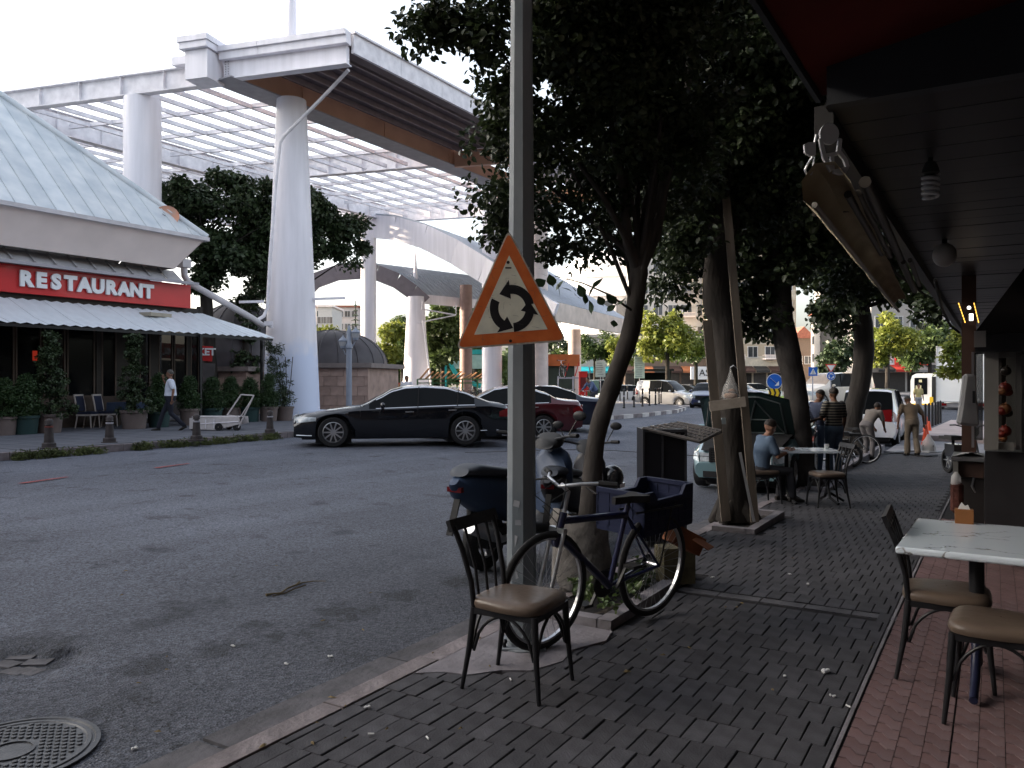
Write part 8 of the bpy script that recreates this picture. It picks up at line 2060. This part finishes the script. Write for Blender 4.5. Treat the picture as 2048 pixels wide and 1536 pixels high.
# lamp post
lpz = PXD(698, 29, zl); lt = thing('lamp_post', 'grey street lamp with two lantern heads behind the black saloon', 'lamp post', lpz)
M_LG = mat('lamp_grey', (0.24, 0.27, 0.33), 0.5, var=0.06)
MB().lathe([(0.16, 0), (0.16, 0.4), (0.105, 0.45), (0.10, 2.6), (0.13, 2.62), (0.13, 2.75), (0.09, 2.8), (0.085, 3.25), (0.05, 3.35), (0.02, 3.45)], 16).build('post', M_LG, lt, smooth=40)
for sx, zz_ in ((0.24, 3.05), (-0.22, 2.75)):
    m = MB(); o2 = (CY * sx, SY * sx); m.tube([(0, 0, zz_ - 0.3), (o2[0] * 0.6, o2[1] * 0.6, zz_ - 0.35), (o2[0], o2[1], zz_ - 0.15)], 0.02, 6); m.build('bracket', M_LG, lt)
    l_ = MB().lathe([(0.03, -0.15), (0.09, -0.13), (0.15, 0.12), (0.17, 0.14), (0.13, 0.2), (0.05, 0.27), (0.01, 0.34)], 8).build('lantern', M_LG, lt, loc=(o2[0], o2[1], zz_))
    MB().lathe([(0.095, -0.10), (0.152, 0.10)], 8).build('lantern_glass', mat('lantern_glass', (0.35, 0.36, 0.38), 0.3), l_)
# small dark stone marker, low fence pipes behind cars, red items
g = PXD(710, 34.5, 0.1); mk = MB(); mk.box((0, 0, 0.45), (0.55, 0.3, 0.9)); mk.prism([(-0.32, 0.9), (0.32, 0.9), (0, 1.15)], -0.17, 0.17, 'xz'); tag(mk.build('stone_marker', mat('marker_dark', (0.03, 0.028, 0.028), 0.8), loc=g, rz=YAW), 'dark gabled stone marker in front of the domed stone building', 'marker')
for px, d, w, h, lab in ((778, 44, 0.7, 1.5, 'red vending unit left of the woman in white'), (792, 43.5, 0.35, 1.3, 'narrow orange and red display beside the woman in white'), (1166, 42, 0.42, 1.9, 'tall red pump-like post beside the small bicycle rack')):
    g = PXD(px, d, 0.12); t = thing('red_post' if w < 0.6 else 'red_unit', lab, 'post', g, YAW)
    MB().box((0, 0, h / 2), (w, 0.35, h)).build('body', M_RED if px != 792 else mat('orange_panel', (0.5, 0.2, 0.06), 0.5), t); MB().box((0, -0.18, h * 0.72), (w * 0.7, 0.02, h * 0.3)).build('panel', mat('panel_dark', (0.12, 0.02, 0.02), 0.4), t); MB().box((0, 0, h + 0.03), (w * 1.08, 0.38, 0.06)).build('cap', M_RED, t)
g = PXD(1108, 50, 0.1); t = thing('kiosk', 'orange-topped kiosk behind the warm-toned column', 'kiosk', g, YAW)
MB().box((0, 0, 1.2), (2.4, 2, 2.4)).build('wall', mat('kiosk_dark', (0.05, 0.06, 0.045), 0.7), t); MB().box((0, -0.1, 2.75), (3.0, 2.3, 0.7)).build('fascia', mat('kiosk_orange', (0.50, 0.13, 0.04), 0.5), t)
g = PXD(945, 75, 0.1); t = thing('playground_slide', 'turquoise curved slide frame seen through the trees', 'slide', g, YAW)
m = MB(); m.tube([(-2.4, 0, 3.6), (-1.6, 0, 2.2), (-0.6, 0, 1.4), (0.8, 0, 1.0)], 0.22, 8); m.bar((-2.6, 0, 4.2), (1.2, 0, 4.2), 0.3, 0.45); [m.bar((x, 0, 0), (x, 0, 4.2), 0.2, 0.2) for x in (-2.5, 1.1)]; m.build('slide', mat('turquoise', (0.02, 0.28, 0.27), 0.5), t)
MB().box((-0.4, 1, 3.3), (3.4, 0.3, 1.3)).build('panel', mat('pale_teal_panel', (0.35, 0.45, 0.42), 0.6), t)
# dark posts along the island kerb
pp_ = [(1182, 39, 833), (1248, 42, 826), (1268, 43.5, 823), (1285, 45, 820), (1299, 46.5, 818), (1311, 48, 815), (1318, 50, 812), (1255, 62, 800), (1240, 58, 799), (1322, 52, 808), (1306, 58, 803), (1292, 60, 801)]
names = ['just left of the leaning trunk', 'first right of the leaning trunk', 'second right of the leaning trunk', 'third right of the leaning trunk', 'fourth right of the leaning trunk', 'fifth, near the kerb curve', 'sixth, at the tip of the kerb curve', 'behind, near the lawn, right one', 'behind, near the lawn, left one', 'beyond the kerb tip, farthest right', 'in the rear row, second from right', 'in the rear row, third from right']
base = None
for (px, d, py), nm in zip(pp_, names):
    g = PXD(px, d, zl)
    lab = 'slim black post ' + nm
    if base is None:
        base = thing('guard_post', lab, 'post', g, 0, 'slim black posts round the island'); MB().lathe([(0.075, 0), (0.075, 0.06), (0.045, 0.08), (0.045, 0.92), (0.06, 0.94), (0.05, 1.0), (0.01, 1.02)], 12).build('post', M_BLACK, base, smooth=40); MB().lathe([(0.047, 0.6), (0.047, 0.68)], 12).build('band', M_GREYST, base)
    else: dup(base, g, 0, lab)
# road signs
def plate(t, poly, y, m, nm): return MB().prism(poly, y, y + 0.012, 'xz').build(nm, m, t, fix=True)
def circ(r, n=28, cx_=0, cz_=0): return [(cx_ + r * math.cos(2 * PI * i / n), cz_ + r * math.sin(2 * PI * i / n)) for i in range(n)]
BLU = mat('sign_blue', (0.015, 0.10, 0.42), 0.45); WHT = mat('sign_white_plain', (0.65, 0.65, 0.65), 0.5)
def sign_post(px, d, label, name='road_sign', ztop=2.8, gz=None):
    g = PXD(px, d, -0.15 if gz is None else gz); t = thing(name, label, 'sign', g, YAW); MB().tube([(0, 0.05, 0), (0, 0.05, ztop)], 0.032, 8).build('post', M_GREYST, t); return t
def zat(py, d, t): return EYE + (HZ - py) / FPX * d - t.location.z
d = 36; t = sign_post(1549, d, 'round blue sign with white arrow over a yellow and black chevron board', ztop=zat(745, d, PXD and bpy.data.objects[0]) if False else 1.9)
z = zat(763, d, t); plate(t, circ(0.36, cz_=z), 0, WHT, 'sign_rim'); plate(t, circ(0.335, cz_=z), -0.014, BLU, 'sign_face')
MB().bar((-0.2, -0.02, z + 0.16), (0.08, -0.02, z - 0.08), 0.006, 0.09, up=(0, 1, 0)).prism([(0.0, z - 0.20), (0.20, z - 0.18), (0.19, z + 0.02)], -0.026, -0.016, 'xz').build('arrow', WHT, t, fix=True)
z = zat(786, d, t); YEL = mat('chevron_yellow', (0.62, 0.42, 0.02), 0.5); MB().box((0, 0, z), (0.52, 0.03, 0.40)).build('chevron_board', YEL, t)
m = MB()
for k in (-0.22, 0.0, 0.22): m.prism([(k - 0.08, z + 0.2), (k + 0.0, z + 0.2), (k + 0.08, z), (k + 0.0, z - 0.2), (k - 0.08, z - 0.2), (k + 0.0, z)], -0.024, -0.018, 'xz')
o = m.build('chevron', M_SBK, t, fix=True)
d = 40; t = sign_post(1626, d, 'square blue pedestrian crossing sign on a grey post', ztop=zat(735, d, type('o', (), {'location': Vector((0, 0, -0.15))})))
z = zat(743, d, t); MB().box((0, 0, z), (0.44, 0.02, 0.44)).build('sign_face', BLU, t); MB().prism([(-0.16, z - 0.14), (0.16, z - 0.14), (0, z + 0.15)], -0.022, -0.013, 'xz').build('triangle', WHT, t, fix=True)
MB().ball((0, -0.028, z + 0.04), (0.022, 0.004, 0.022), 8, 5).bar((0, -0.028, z + 0.02), (-0.01, -0.028, z - 0.05), 0.005, 0.03, up=(0, 1, 0)).bar((-0.01, -0.028, z - 0.04), (-0.05, -0.028, z - 0.12), 0.004, 0.02, up=(0, 1, 0)).bar((-0.01, -0.028, z - 0.04), (0.04, -0.028, z - 0.12), 0.004, 0.02, up=(0, 1, 0)).build('walking_figure', M_SBK, t)
t = sign_post(1662, d, 'give-way triangle above a small round blue roundabout sign', ztop=zat(733, d, type('o', (), {'location': Vector((0, 0, -0.15))})))
z = zat(735, d, t); REDS = mat('sign_red_plain', (0.5, 0.04, 0.03), 0.5)
plate(t, [(-0.29, z + 0.17), (0, z - 0.28), (0.29, z + 0.17)], 0, REDS, 'sign_rim'); plate(t, [(-0.20, z + 0.115), (0, z - 0.19), (0.20, z + 0.115)], -0.014, WHT, 'sign_face')
z = zat(752, d, t); plate(t, circ(0.22, cz_=z), 0, WHT, 'sign_rim'); plate(t, circ(0.20, cz_=z), -0.014, BLU, 'sign_face')
m = MB()
for k in range(3):
    a0 = 2 * PI * k / 3 + 0.4; m.tube([(0.115 * math.cos(a0 + i * 0.22), -0.018, z + 0.115 * math.sin(a0 + i * 0.22)) for i in range(6)], 0.02, 5); 
    a = a0 + 1.1; c_ = Vector((0.115 * math.cos(a), 0, 0.115 * math.sin(a))); tv = Vector((-math.sin(a), 0, math.cos(a))); nv = Vector((math.cos(a), 0, math.sin(a)))
    m.poly([(c_ + nv * 0.05 + Vector((0, -0.025, z))), (c_ + tv * 0.10 + Vector((0, -0.025, z))), (c_ - nv * 0.05 + Vector((0, -0.025, z)))])
m.build('arrow', WHT, t)
t = sign_post(1694, 60, 'small grey street-name plate on a post behind the silhouetted trunk', ztop=2.2, gz=0.1); MB().box((0.35, 0, 2.05), (0.8, 0.03, 0.25)).build('name_plate', M_GREYST, t)
for px, d, w, h, z0_, lab in ((1201, 58, 0.72, 1.15, 1.75, 'greenish back of a rectangular sign by the island'), (1279, 70, 0.9, 1.9, 1.7, 'tall white information board with lines of text by the island')):
    t = sign_post(px, d, lab, name='info_board', ztop=z0_ + h, gz=0.12); MB().box((0, 0, z0_ + h / 2), (w, 0.05, h)).build('board', mat('board_pale', (0.42, 0.48, 0.44), 0.6), t)
    m = MB(); [m.box((-0.05 + rnd.uniform(-0.05, 0.05), -0.03, z0_ + h - 0.15 - k * 0.16), (w * rnd.uniform(0.5, 0.8), 0.01, 0.05)) for k in range(int(h / 0.17))]; m.build('text_lines', mat('text_grey', (0.2, 0.22, 0.22), 0.6), t)
# bus shelter beyond
g = PXD(1308, 78, 0.15); t = thing('bus_shelter', 'dark bus shelter beyond the island with small blue sign', 'shelter', g, YAW)
m = MB(); [m.bar((x, y, 0), (x, y, 2.4), 0.12, 0.12) for x in (-1.6, 1.6) for y in (0, 1.4)]; m.box((0, 0.7, 2.5), (3.8, 2.0, 0.2)); m.build('frame', M_BLACK, t); MB().box((0, 1.45, 1.3), (3.1, 0.04, 1.9)).build('back_panel', M_GLASS, t)
# red and white cones by the corner
for k, (px, d, h) in enumerate(((1850, 25.5, 0.55), (1853, 27.5, 0.6), (1858, 30, 0.6), (1853, 33, 0.6), (1926, 34, 0.6))):
    g = PXD(px, d, 0); g.z = EYE - 0.0 - (906 - 762 - (d - 25) * 3.3) * d / FPX if k < 4 else -0.2; g.z = max(g.z, -0.5); g.z = roadz(g.x, g.y) if k < 4 else -0.28
    t = thing('traffic_cone', ['nearest', 'second', 'third', 'fourth', 'lone far right'][k] + ' orange and white traffic cone beyond the old man', 'cone', g, 0, 'orange traffic cones')
    MB().lathe([(0.13, 0.03), (0.03, h), (0.01, h)], 16).build('cone', mat('cone_orange', (0.65, 0.08, 0.03), 0.5), t, smooth=50); MB().lathe([(0.105, h * 0.3), (0.078, h * 0.5)], 16).lathe([(0.064, h * 0.62), (0.048, h * 0.76)], 16).build('band', WHT, t); MB().box((0, 0, 0.015), (0.32, 0.32, 0.03)).build('base', M_BLACK, t)
for k, px in enumerate((1851, 1858, 1865, 1871, 1876, 1881)):
    g = PXD(px, 31 + k * 0.9, -0.28); o = MB().lathe([(0.05, 0), (0.045, 0.95), (0.01, 1.0)], 8).build('rail_post', M_BLACK, loc=g); tag(o, ['first', 'second', 'third', 'fourth', 'fifth', 'sixth'][k] + ' thin dark post from the left before the bus', 'post', 'thin posts at the corner')
# kerb step and hoses at the end of the near pavement
m = MB(); a = G(1700, 906, -0.45); 
hs = MB(); hs.tube([PXD(x, 21.8 + 0.5 * math.sin(x * 0.05), -0.43) for x in range(1730, 1880, 12)], 0.03, 6); tag(hs.build('hose', M_RUBBER), 'black hose lying across the end of the near pavement', 'hose')
hs = MB(); hs.tube([PXD(x, 22.8 + 0.2 * math.sin(x * 0.08), -0.43) for x in range(1760, 1900, 14)], 0.03, 6); tag(hs.build('hose', mat('hose_grey', (0.25, 0.25, 0.26), 0.5)), 'grey hose lying beyond the black one at the pavement end', 'hose')
struct(MB().prism([(-2.7, 25.4), (4, 25.4), (4, 30.2), (-2.7, 30.6)], -0.62, -0.455).build('side_road', mat('side_asphalt', (0.16, 0.155, 0.165), 0.85, var=0.15, vscale=1.5), fix=True))

# ============================================================ shop side, right
M_STL = mat('stainless', (0.30, 0.30, 0.31), 0.28, metal=0.85, var=0.15, vscale=4, stretch=(1, 1, 0.2))
gp_ = PXD(1970, 6.3, 0); zg = walkz(0, 6)
def px3(px, py, d): return W(px, py, d)
gr = thing('grill_cabinet', 'tall steel and glass grill cabinet with hood standing at the right edge', 'grill cabinet', (gp_.x, gp_.y, 0))
def axbox(par, name, px0, px1, py0, py1, d, dep, m):
    """box along the street whose front face spans the photo rectangle, front left corner at depth d"""
    a, b = W(px0, py1, d), W(px0, py0, d); q_ = (px1 - 1024) / FPX; r = (px0 - 1024) / FPX * d
    s_ = (q_ * d - r) / (CY + q_ * SY)
    return MB().box((0, 0, 0), (s_, dep, b.z - a.z)).build(name, m, par, loc=Vector((a.x + s_ / 2, a.y + dep / 2, (a.z + b.z) / 2)) - par.location)
def wb_(name, *k): return axbox(gr, name, *k)
wb_('base_cabinet', 1970, 2110, 902, 1060, 6.2, 0.55, mat('cabinet_steel_dark', (0.035, 0.033, 0.036), 0.4, metal=0.3, var=0.3, vscale=2))
wb_('front_panel', 1968, 1997, 704, 900, 6.1, 0.05, mat('panel_cream', (0.22, 0.21, 0.195), 0.6))
wb_('lower_panel', 1997, 2028, 885, 900, 6.1, 0.05, mat('panel_cream', (0.22, 0.21, 0.195)))
wb_('side_rail', 2031, 2041, 702, 900, 6.1, 0.06, mat('panel_grey', (0.12, 0.115, 0.11), 0.5)); wb_('side_rail', 2044, 2100, 702, 905, 6.1, 0.06, mat('panel_grey', (0.12, 0.115, 0.11)))
wb_('back_panel', 1997, 2050, 712, 886, 6.5, 0.04, mat('panel_back', (0.13, 0.125, 0.115), 0.6))
wb_('top_rail', 1997, 2030, 702, 716, 6.1, 0.05, mat('panel_grey', (0.12, 0.115, 0.11)))
wb_('hood_lip', 1950, 2110, 668, 704, 6.0, 0.6, M_BLACK)
a = W(1948, 667, 5.95); zt_h = W(1948, 520, 5.95).z; m = MB()
m.add([(a.x + u, a.y + v, zz_) for zz_, x0, x1, y0, y1 in ((a.z, 0, 1.1, 0, 0.7), (zt_h, 0.36, 1.1, 0.15, 0.6)) for u, v in ((x0, y0), (x1, y0), (x1, y1), (x0, y1))], [(3, 2, 1, 0), (4, 5, 6, 7), (0, 1, 5, 4), (1, 2, 6, 5), (2, 3, 7, 6), (3, 0, 4, 7)])
m.build('hood', mat('hood_brown', (0.022, 0.019, 0.018), 0.45, metal=0.3), gr, world=True)
wb_('hood_plate', 1948, 1972, 662, 694, 5.88, 0.03, mat('hood_light', (0.20, 0.19, 0.185), 0.4, metal=0.4))
wb_('door_frame', 1943, 1948, 704, 895, 6.4, 0.05, M_STL); wb_('door_glass', 1949, 1966, 706, 880, 6.45, 0.02, mat('dim_glass', (0.10, 0.11, 0.11), 0.1, alpha=0.7)); wb_('door_handle', 1945, 1951, 782, 806, 6.3, 0.04, M_BLACK)
m = MB(); m.tube([W(2003, 712, 6.3), W(2003, 884, 6.3)], 0.03, 8); m.build('spit_rod', mat('spit_dark', (0.02, 0.015, 0.012), 0.6), gr, world=True)
for k, (px, py, r, col) in enumerate(((2012, 742, 10, 'k'), (2010, 776, 12, 'r'), (2004, 782, 9, 'o'), (2016, 784, 9, 'r'), (2010, 818, 12, 'o'), (2016, 826, 9, 'k'), (2003, 822, 9, 'r'), (2010, 862, 12, 'r'), (2003, 868, 9, 'r'), (2006, 876, 8, 'o'))):
    cm_ = {'k': (0.02, 0.015, 0.012), 'r': (0.13, 0.015, 0.01), 'o': (0.18, 0.07, 0.03)}[col]; p = W(px, py, 6.22); s = r * 6.2 / FPX
    m = MB(); m.ball((0, 0, 0), (s, s * 0.8, s * 0.95), 12, 8); m.v = [(x * (1 + 0.12 * math.sin(9 * z / s)), y * (1 + 0.15 * math.sin(3 * x / s)), z) for x, y, z in m.v]; m.tube([(0, 0, s * 0.8), (0.01, 0, s * 1.2)], 0.006, 5)
    tag(m.build('pepper', mat('pepper_' + col, cm_, 0.4, var=0.3, vscale=20), loc=p, smooth=60), ['charred pepper, topmost behind the grill glass', 'red pepper in the upper cluster, centre', 'orange-brown piece left in the upper cluster', 'dark red pepper right in the upper cluster', 'orange-brown piece centre of the middle cluster', 'charred piece right of the middle cluster', 'red piece left of the middle cluster', 'red pepper centre of the lowest cluster', 'red pepper left of the lowest cluster', 'orange-brown piece hanging lowest'][k], 'pepper', 'peppers hanging in the grill cabinet')
# counter with tray
ctr = thing('counter', 'low dark counter with steel tray left of the grill cabinet', 'counter', (gp_.x, gp_.y, 0))
def cb2(name, *k): return axbox(ctr, name, *k)
cb2('worktop', 1902, 1968, 914, 921, 6.9, 0.6, M_STL); cb2('drawer_front', 1908, 1968, 923, 953, 6.95, 0.5, mat('drawer_brown', (0.06, 0.035, 0.028), 0.5)); cb2('drawer_edge', 1906, 1916, 922, 952, 6.9, 0.1, mat('panel_grey', (0.12, 0.115, 0.11)))
cb2('cupboard', 1921, 1968, 955, 1075, 6.95, 0.5, mat('cupboard_dark', (0.02, 0.017, 0.017), 0.5))
m = MB(); m.tube([W(1948, 955, 6.9), W(1944, 972, 6.9), W(1952, 988, 6.9)], 0.01, 6); m.build('handle', M_STL, ctr, world=True)
m = MB(); nx = 9; vs = []; fs = []
for j in range(5):
    for i in range(nx): p = W(1904 + 8 * i, 912 - 9 * math.sin(i / 8 * PI) * (0.4 + 0.6 * rnd.random()), 6.95 + 0.12 * j); vs.append(p)
for j in range(4):
    for i in range(nx - 1): fs.append((j * nx + i, j * nx + i + 1, (j + 1) * nx + i + 1, (j + 1) * nx + i))
tag(m.add(vs, fs).build('crumpled_sheet', mat('foil_white', (0.34, 0.34, 0.36), 0.5, var=0.2), world=W(1904, 912, 6.95), smooth=60), 'crumpled white sheet lying on the counter tray', 'sheet')
o = MB().prism([(-0.045, 0), (0.05, 0), (0.055, -0.18), (0.075, -0.42), (-0.10, -0.40), (-0.07, -0.2)], -0.03, 0.03, 'xz').build('towel', mat('towel_white', (0.36, 0.36, 0.37), 0.95, var=0.12, vscale=5, bump=0.01, bscale=12), loc=W(1938, 748, 6.35), rz=YAW, fix=True)
o.modifiers.new('b', 'BEVEL').width = 0.02; tag(o, 'white towel hanging on the grill cabinet door handle', 'towel')
o = MB().box((0, 0, 0), (0.09, 0.10, 0.27)).build('red_sack', mat('sack_rust', (0.06, 0.02, 0.015), 0.9, var=0.4, vscale=12, bump=0.02, bscale=20), loc=W(1914, 995, 6.7), rz=YAW); o.modifiers.new('b', 'BEVEL').width = 0.03
tag(o, 'rust-red net sack hanging under the counter', 'sack')
o = MB().lathe([(0.01, 0.07), (0.035, 0.03), (0.04, -0.03), (0.02, -0.06), (0.01, -0.065)], 10).build('small_bag', mat('thin_plastic', (0.6, 0.6, 0.6)), loc=W(1912, 960, 6.7), smooth=50); tag(o, 'small translucent bag hanging at the counter corner', 'bag')
# bulbs
lb = thing('spiral_bulb', 'unlit spiral energy-saving bulb hanging from the ceiling', 'bulb', W(1861, 300, 4.2)); k2 = 4.2 / FPX
MB().lathe([(0.001, 0.03), (22 * k2, 0.025), (22 * k2, 0.0), (10 * k2, -0.01)], 16).build('ceiling_rose', M_TRIM, lb); MB().tube([(0, 0, 0), (0, 0, -25 * k2)], 0.012, 8).build('stem', M_TRIM, lb)
MB().lathe([(9 * k2, -24 * k2), (14 * k2, -34 * k2), (17 * k2, -46 * k2), (12 * k2, -50 * k2)], 16).build('socket', mat('socket_grey', (0.05, 0.05, 0.05), 0.5), lb, smooth=50)
pts = []
for i in range(96):
    a = i * 2 * PI / 20; rr = 13.5 * k2 * (0.6 + 0.4 * min(1, (96 - i) / 10)); pts.append((rr * math.cos(a), rr * math.sin(a), (-50 - 48 * i / 95) * k2))
MB().tube(pts, 4.4 * k2, 8).build('spiral_tube', mat('bulb_glass_white', (0.45, 0.45, 0.47), 0.25, coat=0.5), lb, smooth=60)
lg = thing('globe_lamp', 'unlit frosted globe lamp under the ceiling beyond the spiral bulb', 'lamp', W(1889, 510, 6.6)); k3 = 6.6 / FPX
MB().ball((0, 0, 0), (22 * k3, 22 * k3, 24 * k3), 20, 14).build('globe', mat('frosted', (0.36, 0.34, 0.32), 0.3, coat=0.4), lg, smooth=80); MB().tube([(0, 0, 20 * k3), (0, 0, 32 * k3)], 0.02, 8).tube([(0, 0, 30 * k3), (0, 0, 60 * k3)], 0.006, 6).build('fitting', M_TRIM, lg)
ll = thing('lit_lantern_sign', 'lit lamp between two amber light strips at the end of the ceiling', 'lamp', W(1938, 625, 8.4))
for px0, px1 in ((1917, 1930), (1948, 1957)):
    m = MB(); a, b_ = W(px0, 606, 8.5), W(px1, 644, 8.3)
    for k in range(7): p = a.lerp(b_, k / 6.5); q_ = a.lerp(b_, (k + 0.7) / 6.5); m.bar(p, q_, 0.007, 0.007)
    m.build('amber_strip', mat('amber_glow', (0.8, 0.4, 0.05), 0.5, emit=(1.0, 0.5, 0.08), estr=0.6), ll, world=True)
MB().ball((0, 0, 0.05), (0.018, 0.018, 0.018), 10, 8).box((0.02, 0, -0.05), (0.035, 0.03, 0.07)).build('bulb', mat('white_glow', (0.9, 0.9, 0.85), 0.5, emit=(1, 0.97, 0.88), estr=1.2), ll)
m = MB(); m.tube([W(1870, 560, 7), W(1885, 620, 8.4), W(1900, 650, 9.4), W(1918, 665, 10)], 0.015, 6); m.tube([W(1745, 470, 6), W(1790, 545, 7), W(1850, 590, 8)], 0.012, 6); tag(m.build('cable', M_RUBBER, world=W(1870, 560, 7)), 'loose cables running under the ceiling edge towards the lit lamp', 'cable')
# wires across the street
m = MB(); m.tube([W(930, 905, 12), W(1180, 898, 11), W(1300, 906, 10.6), W(1450, 915, 10)], 0.004, 4); tag(m.build('wire', M_RUBBER, world=W(1180, 898, 11)), 'thin wire strung low from the moped to the braced tree', 'wire')

# ============================================================ road surface things
g = G(20, 1505, -0.07)
mh = thing('manhole_cover', 'round studded iron manhole cover at the bottom left corner', 'manhole cover', (g.x, g.y, roadz(g.x, g.y) + 0.006), YAW)
IR = mat('cast_iron', (0.075, 0.078, 0.085), 0.5, metal=0.4, var=0.2, vscale=10, bump=0.003)
MB().lathe([(0.36, 0.0), (0.36, 0.008), (0.34, 0.010), (0.335, 0.002), (0.325, 0.002), (0.322, 0.009), (0.305, 0.009), (0.30, 0.004), (0.001, 0.004)], 48).build('cover', IR, mh, smooth=30)
sme = None
for i in range(-8, 9):
    for j in range(-8, 9):
        x, y = i * 0.034 + (0.017 if j % 2 else 0), j * 0.034
        if 0.12 < math.hypot(x, y) < 0.285:
            if sme is None: o = MB().lathe([(0.0125, 0.0), (0.011, 0.007), (0.001, 0.0075)], 8).build('stud', IR, mh, loc=(x, y, 0.004)); sme = o.data
            else: obj('stud', sme, mh, loc=(x, y, 0.004))
MB().lathe([(0.10, 0.004), (0.10, 0.011), (0.088, 0.011), (0.088, 0.004)], 30).build('ring', IR, mh)
ph = thing('pothole_stones', 'old paving stones showing in the pothole at the left edge', 'paving stones', (hole_c.x, hole_c.y, roadz(hole_c.x, hole_c.y) - 0.045))
for k, (px, py) in enumerate(((15, 1325), (45, 1312), (75, 1322), (30, 1338), (8, 1308), (60, 1338))):
    q_ = G(px, py, -0.11) - ph.location; MB().box((0, 0, 0), (0.16, 0.11, 0.05), taper=0.93).build('stone', M_SLAB, ph, loc=(q_.x, q_.y, -0.022 + rnd.uniform(-0.004, 0.006)), rz=YAW + rnd.uniform(-0.4, 0.2))
def on_road(px, py): 
    p = G(px, py, -0.075); p.z = roadz(p.x, p.y) + 0.012; return p
m = MB(); tw_ = [(532, 1192), (548, 1189), (562, 1188), (575, 1178), (590, 1172), (606, 1166), (630, 1163), (652, 1163)]
m.tube([on_road(*p) for p in tw_], [0.012, 0.007, 0.008, 0.007, 0.007, 0.005, 0.004, 0.003], 6); m.tube([on_road(*p) for p in ((545, 1194), (570, 1188), (590, 1179), (612, 1171))], 0.005, 5); m.tube([on_road(590, 1172), on_road(600, 1164)], 0.006, 5)
tag(m.build('dry_twig', mat('dry_stem', (0.10, 0.075, 0.04), 0.9), world=on_road(532, 1192)), 'long dry twig lying in the middle of the road', 'twig')
# litter and fallen leaves, singly placed
LT = mat('litter_white', (0.5, 0.5, 0.5), 0.8); LL = mat('dry_leaf', (0.15, 0.11, 0.05), 0.85, orand=0.3)
def onw(px, py):
    p = G(px, py, 0.0); road = p.x < KX; z = -0.075 if road else 0; p = G(px, py, z); p.z = (roadz(p.x, p.y) if road else walkz(p.x, p.y)) + 0.006; return p
white = [(1650, 1345, 'crumpled white tissue on the bricks, largest'), (1568, 1352, 'tiny white crumb left of the crumpled tissue'), (1665, 1393, 'small torn paper below the crumpled tissue'), (1697, 1415, 'white butt near the pink edging'), (1021, 1362, 'white cigarette butt under the lone chair'), (1615, 1162, 'flat white scrap in the middle of the bricks'),
         (466, 1294, 'white scrap on the road left of the kerb'), (572, 1330, 'white scrap on the road beside the gutter'), (735, 1418, 'torn white paper on the kerb bricks'), (742, 1472, 'cigarette butt on the bricks bottom centre-left'), (1580, 1142, 'pale scrap beside the tree pit bricks'), (660, 1315, 'blue-white wrapper at the gutter edge'), (1425, 1150, 'pale bent scrap near the cardboard boxes'), (270, 1500, 'pale chip near the manhole'), (855, 1480, 'cigarette butt on the bricks at the bottom')]
for k, (px, py, lab) in enumerate(white):
    p = onw(px, py); m = MB(); s = 0.022 if k in (0,) else 0.011
    if 'butt' in lab: m.tube([(-0.014, 0, 0.004), (0.014, 0, 0.004)], 0.004, 6)
    else:
        for j in range(5): m.ball((rnd.uniform(-s, s), rnd.uniform(-s, s), 0.3 * s), (s * 0.8, s * 0.6, s * 0.5), 6, 4)
    tag(m.build('litter', LT, loc=p, rz=rnd.uniform(0, 3)), lab, 'litter')
for k in range(40):
    px, py = rnd.choice([(rnd.uniform(950, 1300), rnd.uniform(1270, 1400)), (rnd.uniform(600, 1000), rnd.uniform(1380, 1520)), (rnd.uniform(1300, 1750), rnd.uniform(1050, 1400)), (rnd.uniform(100, 900), rnd.uniform(1100, 1500))])
    p = onw(px, py); s = rnd.uniform(0.010, 0.026); m = MB(); m.add([(-s, 0, 0.002), (0, s * 0.45, 0.006), (s, 0, 0.004), (0, -s * 0.4, 0.004), (0.3 * s, 0.1 * s, 0.012)], [(0, 4, 1), (1, 4, 2), (2, 4, 3), (3, 4, 0)])
    tag(m.build('fallen_leaf', LL, loc=p, rz=rnd.uniform(0, 6)), 'small dry leaf or chip lying loose on the ground in the foreground', 'leaf', 'loose dry leaves on the ground')
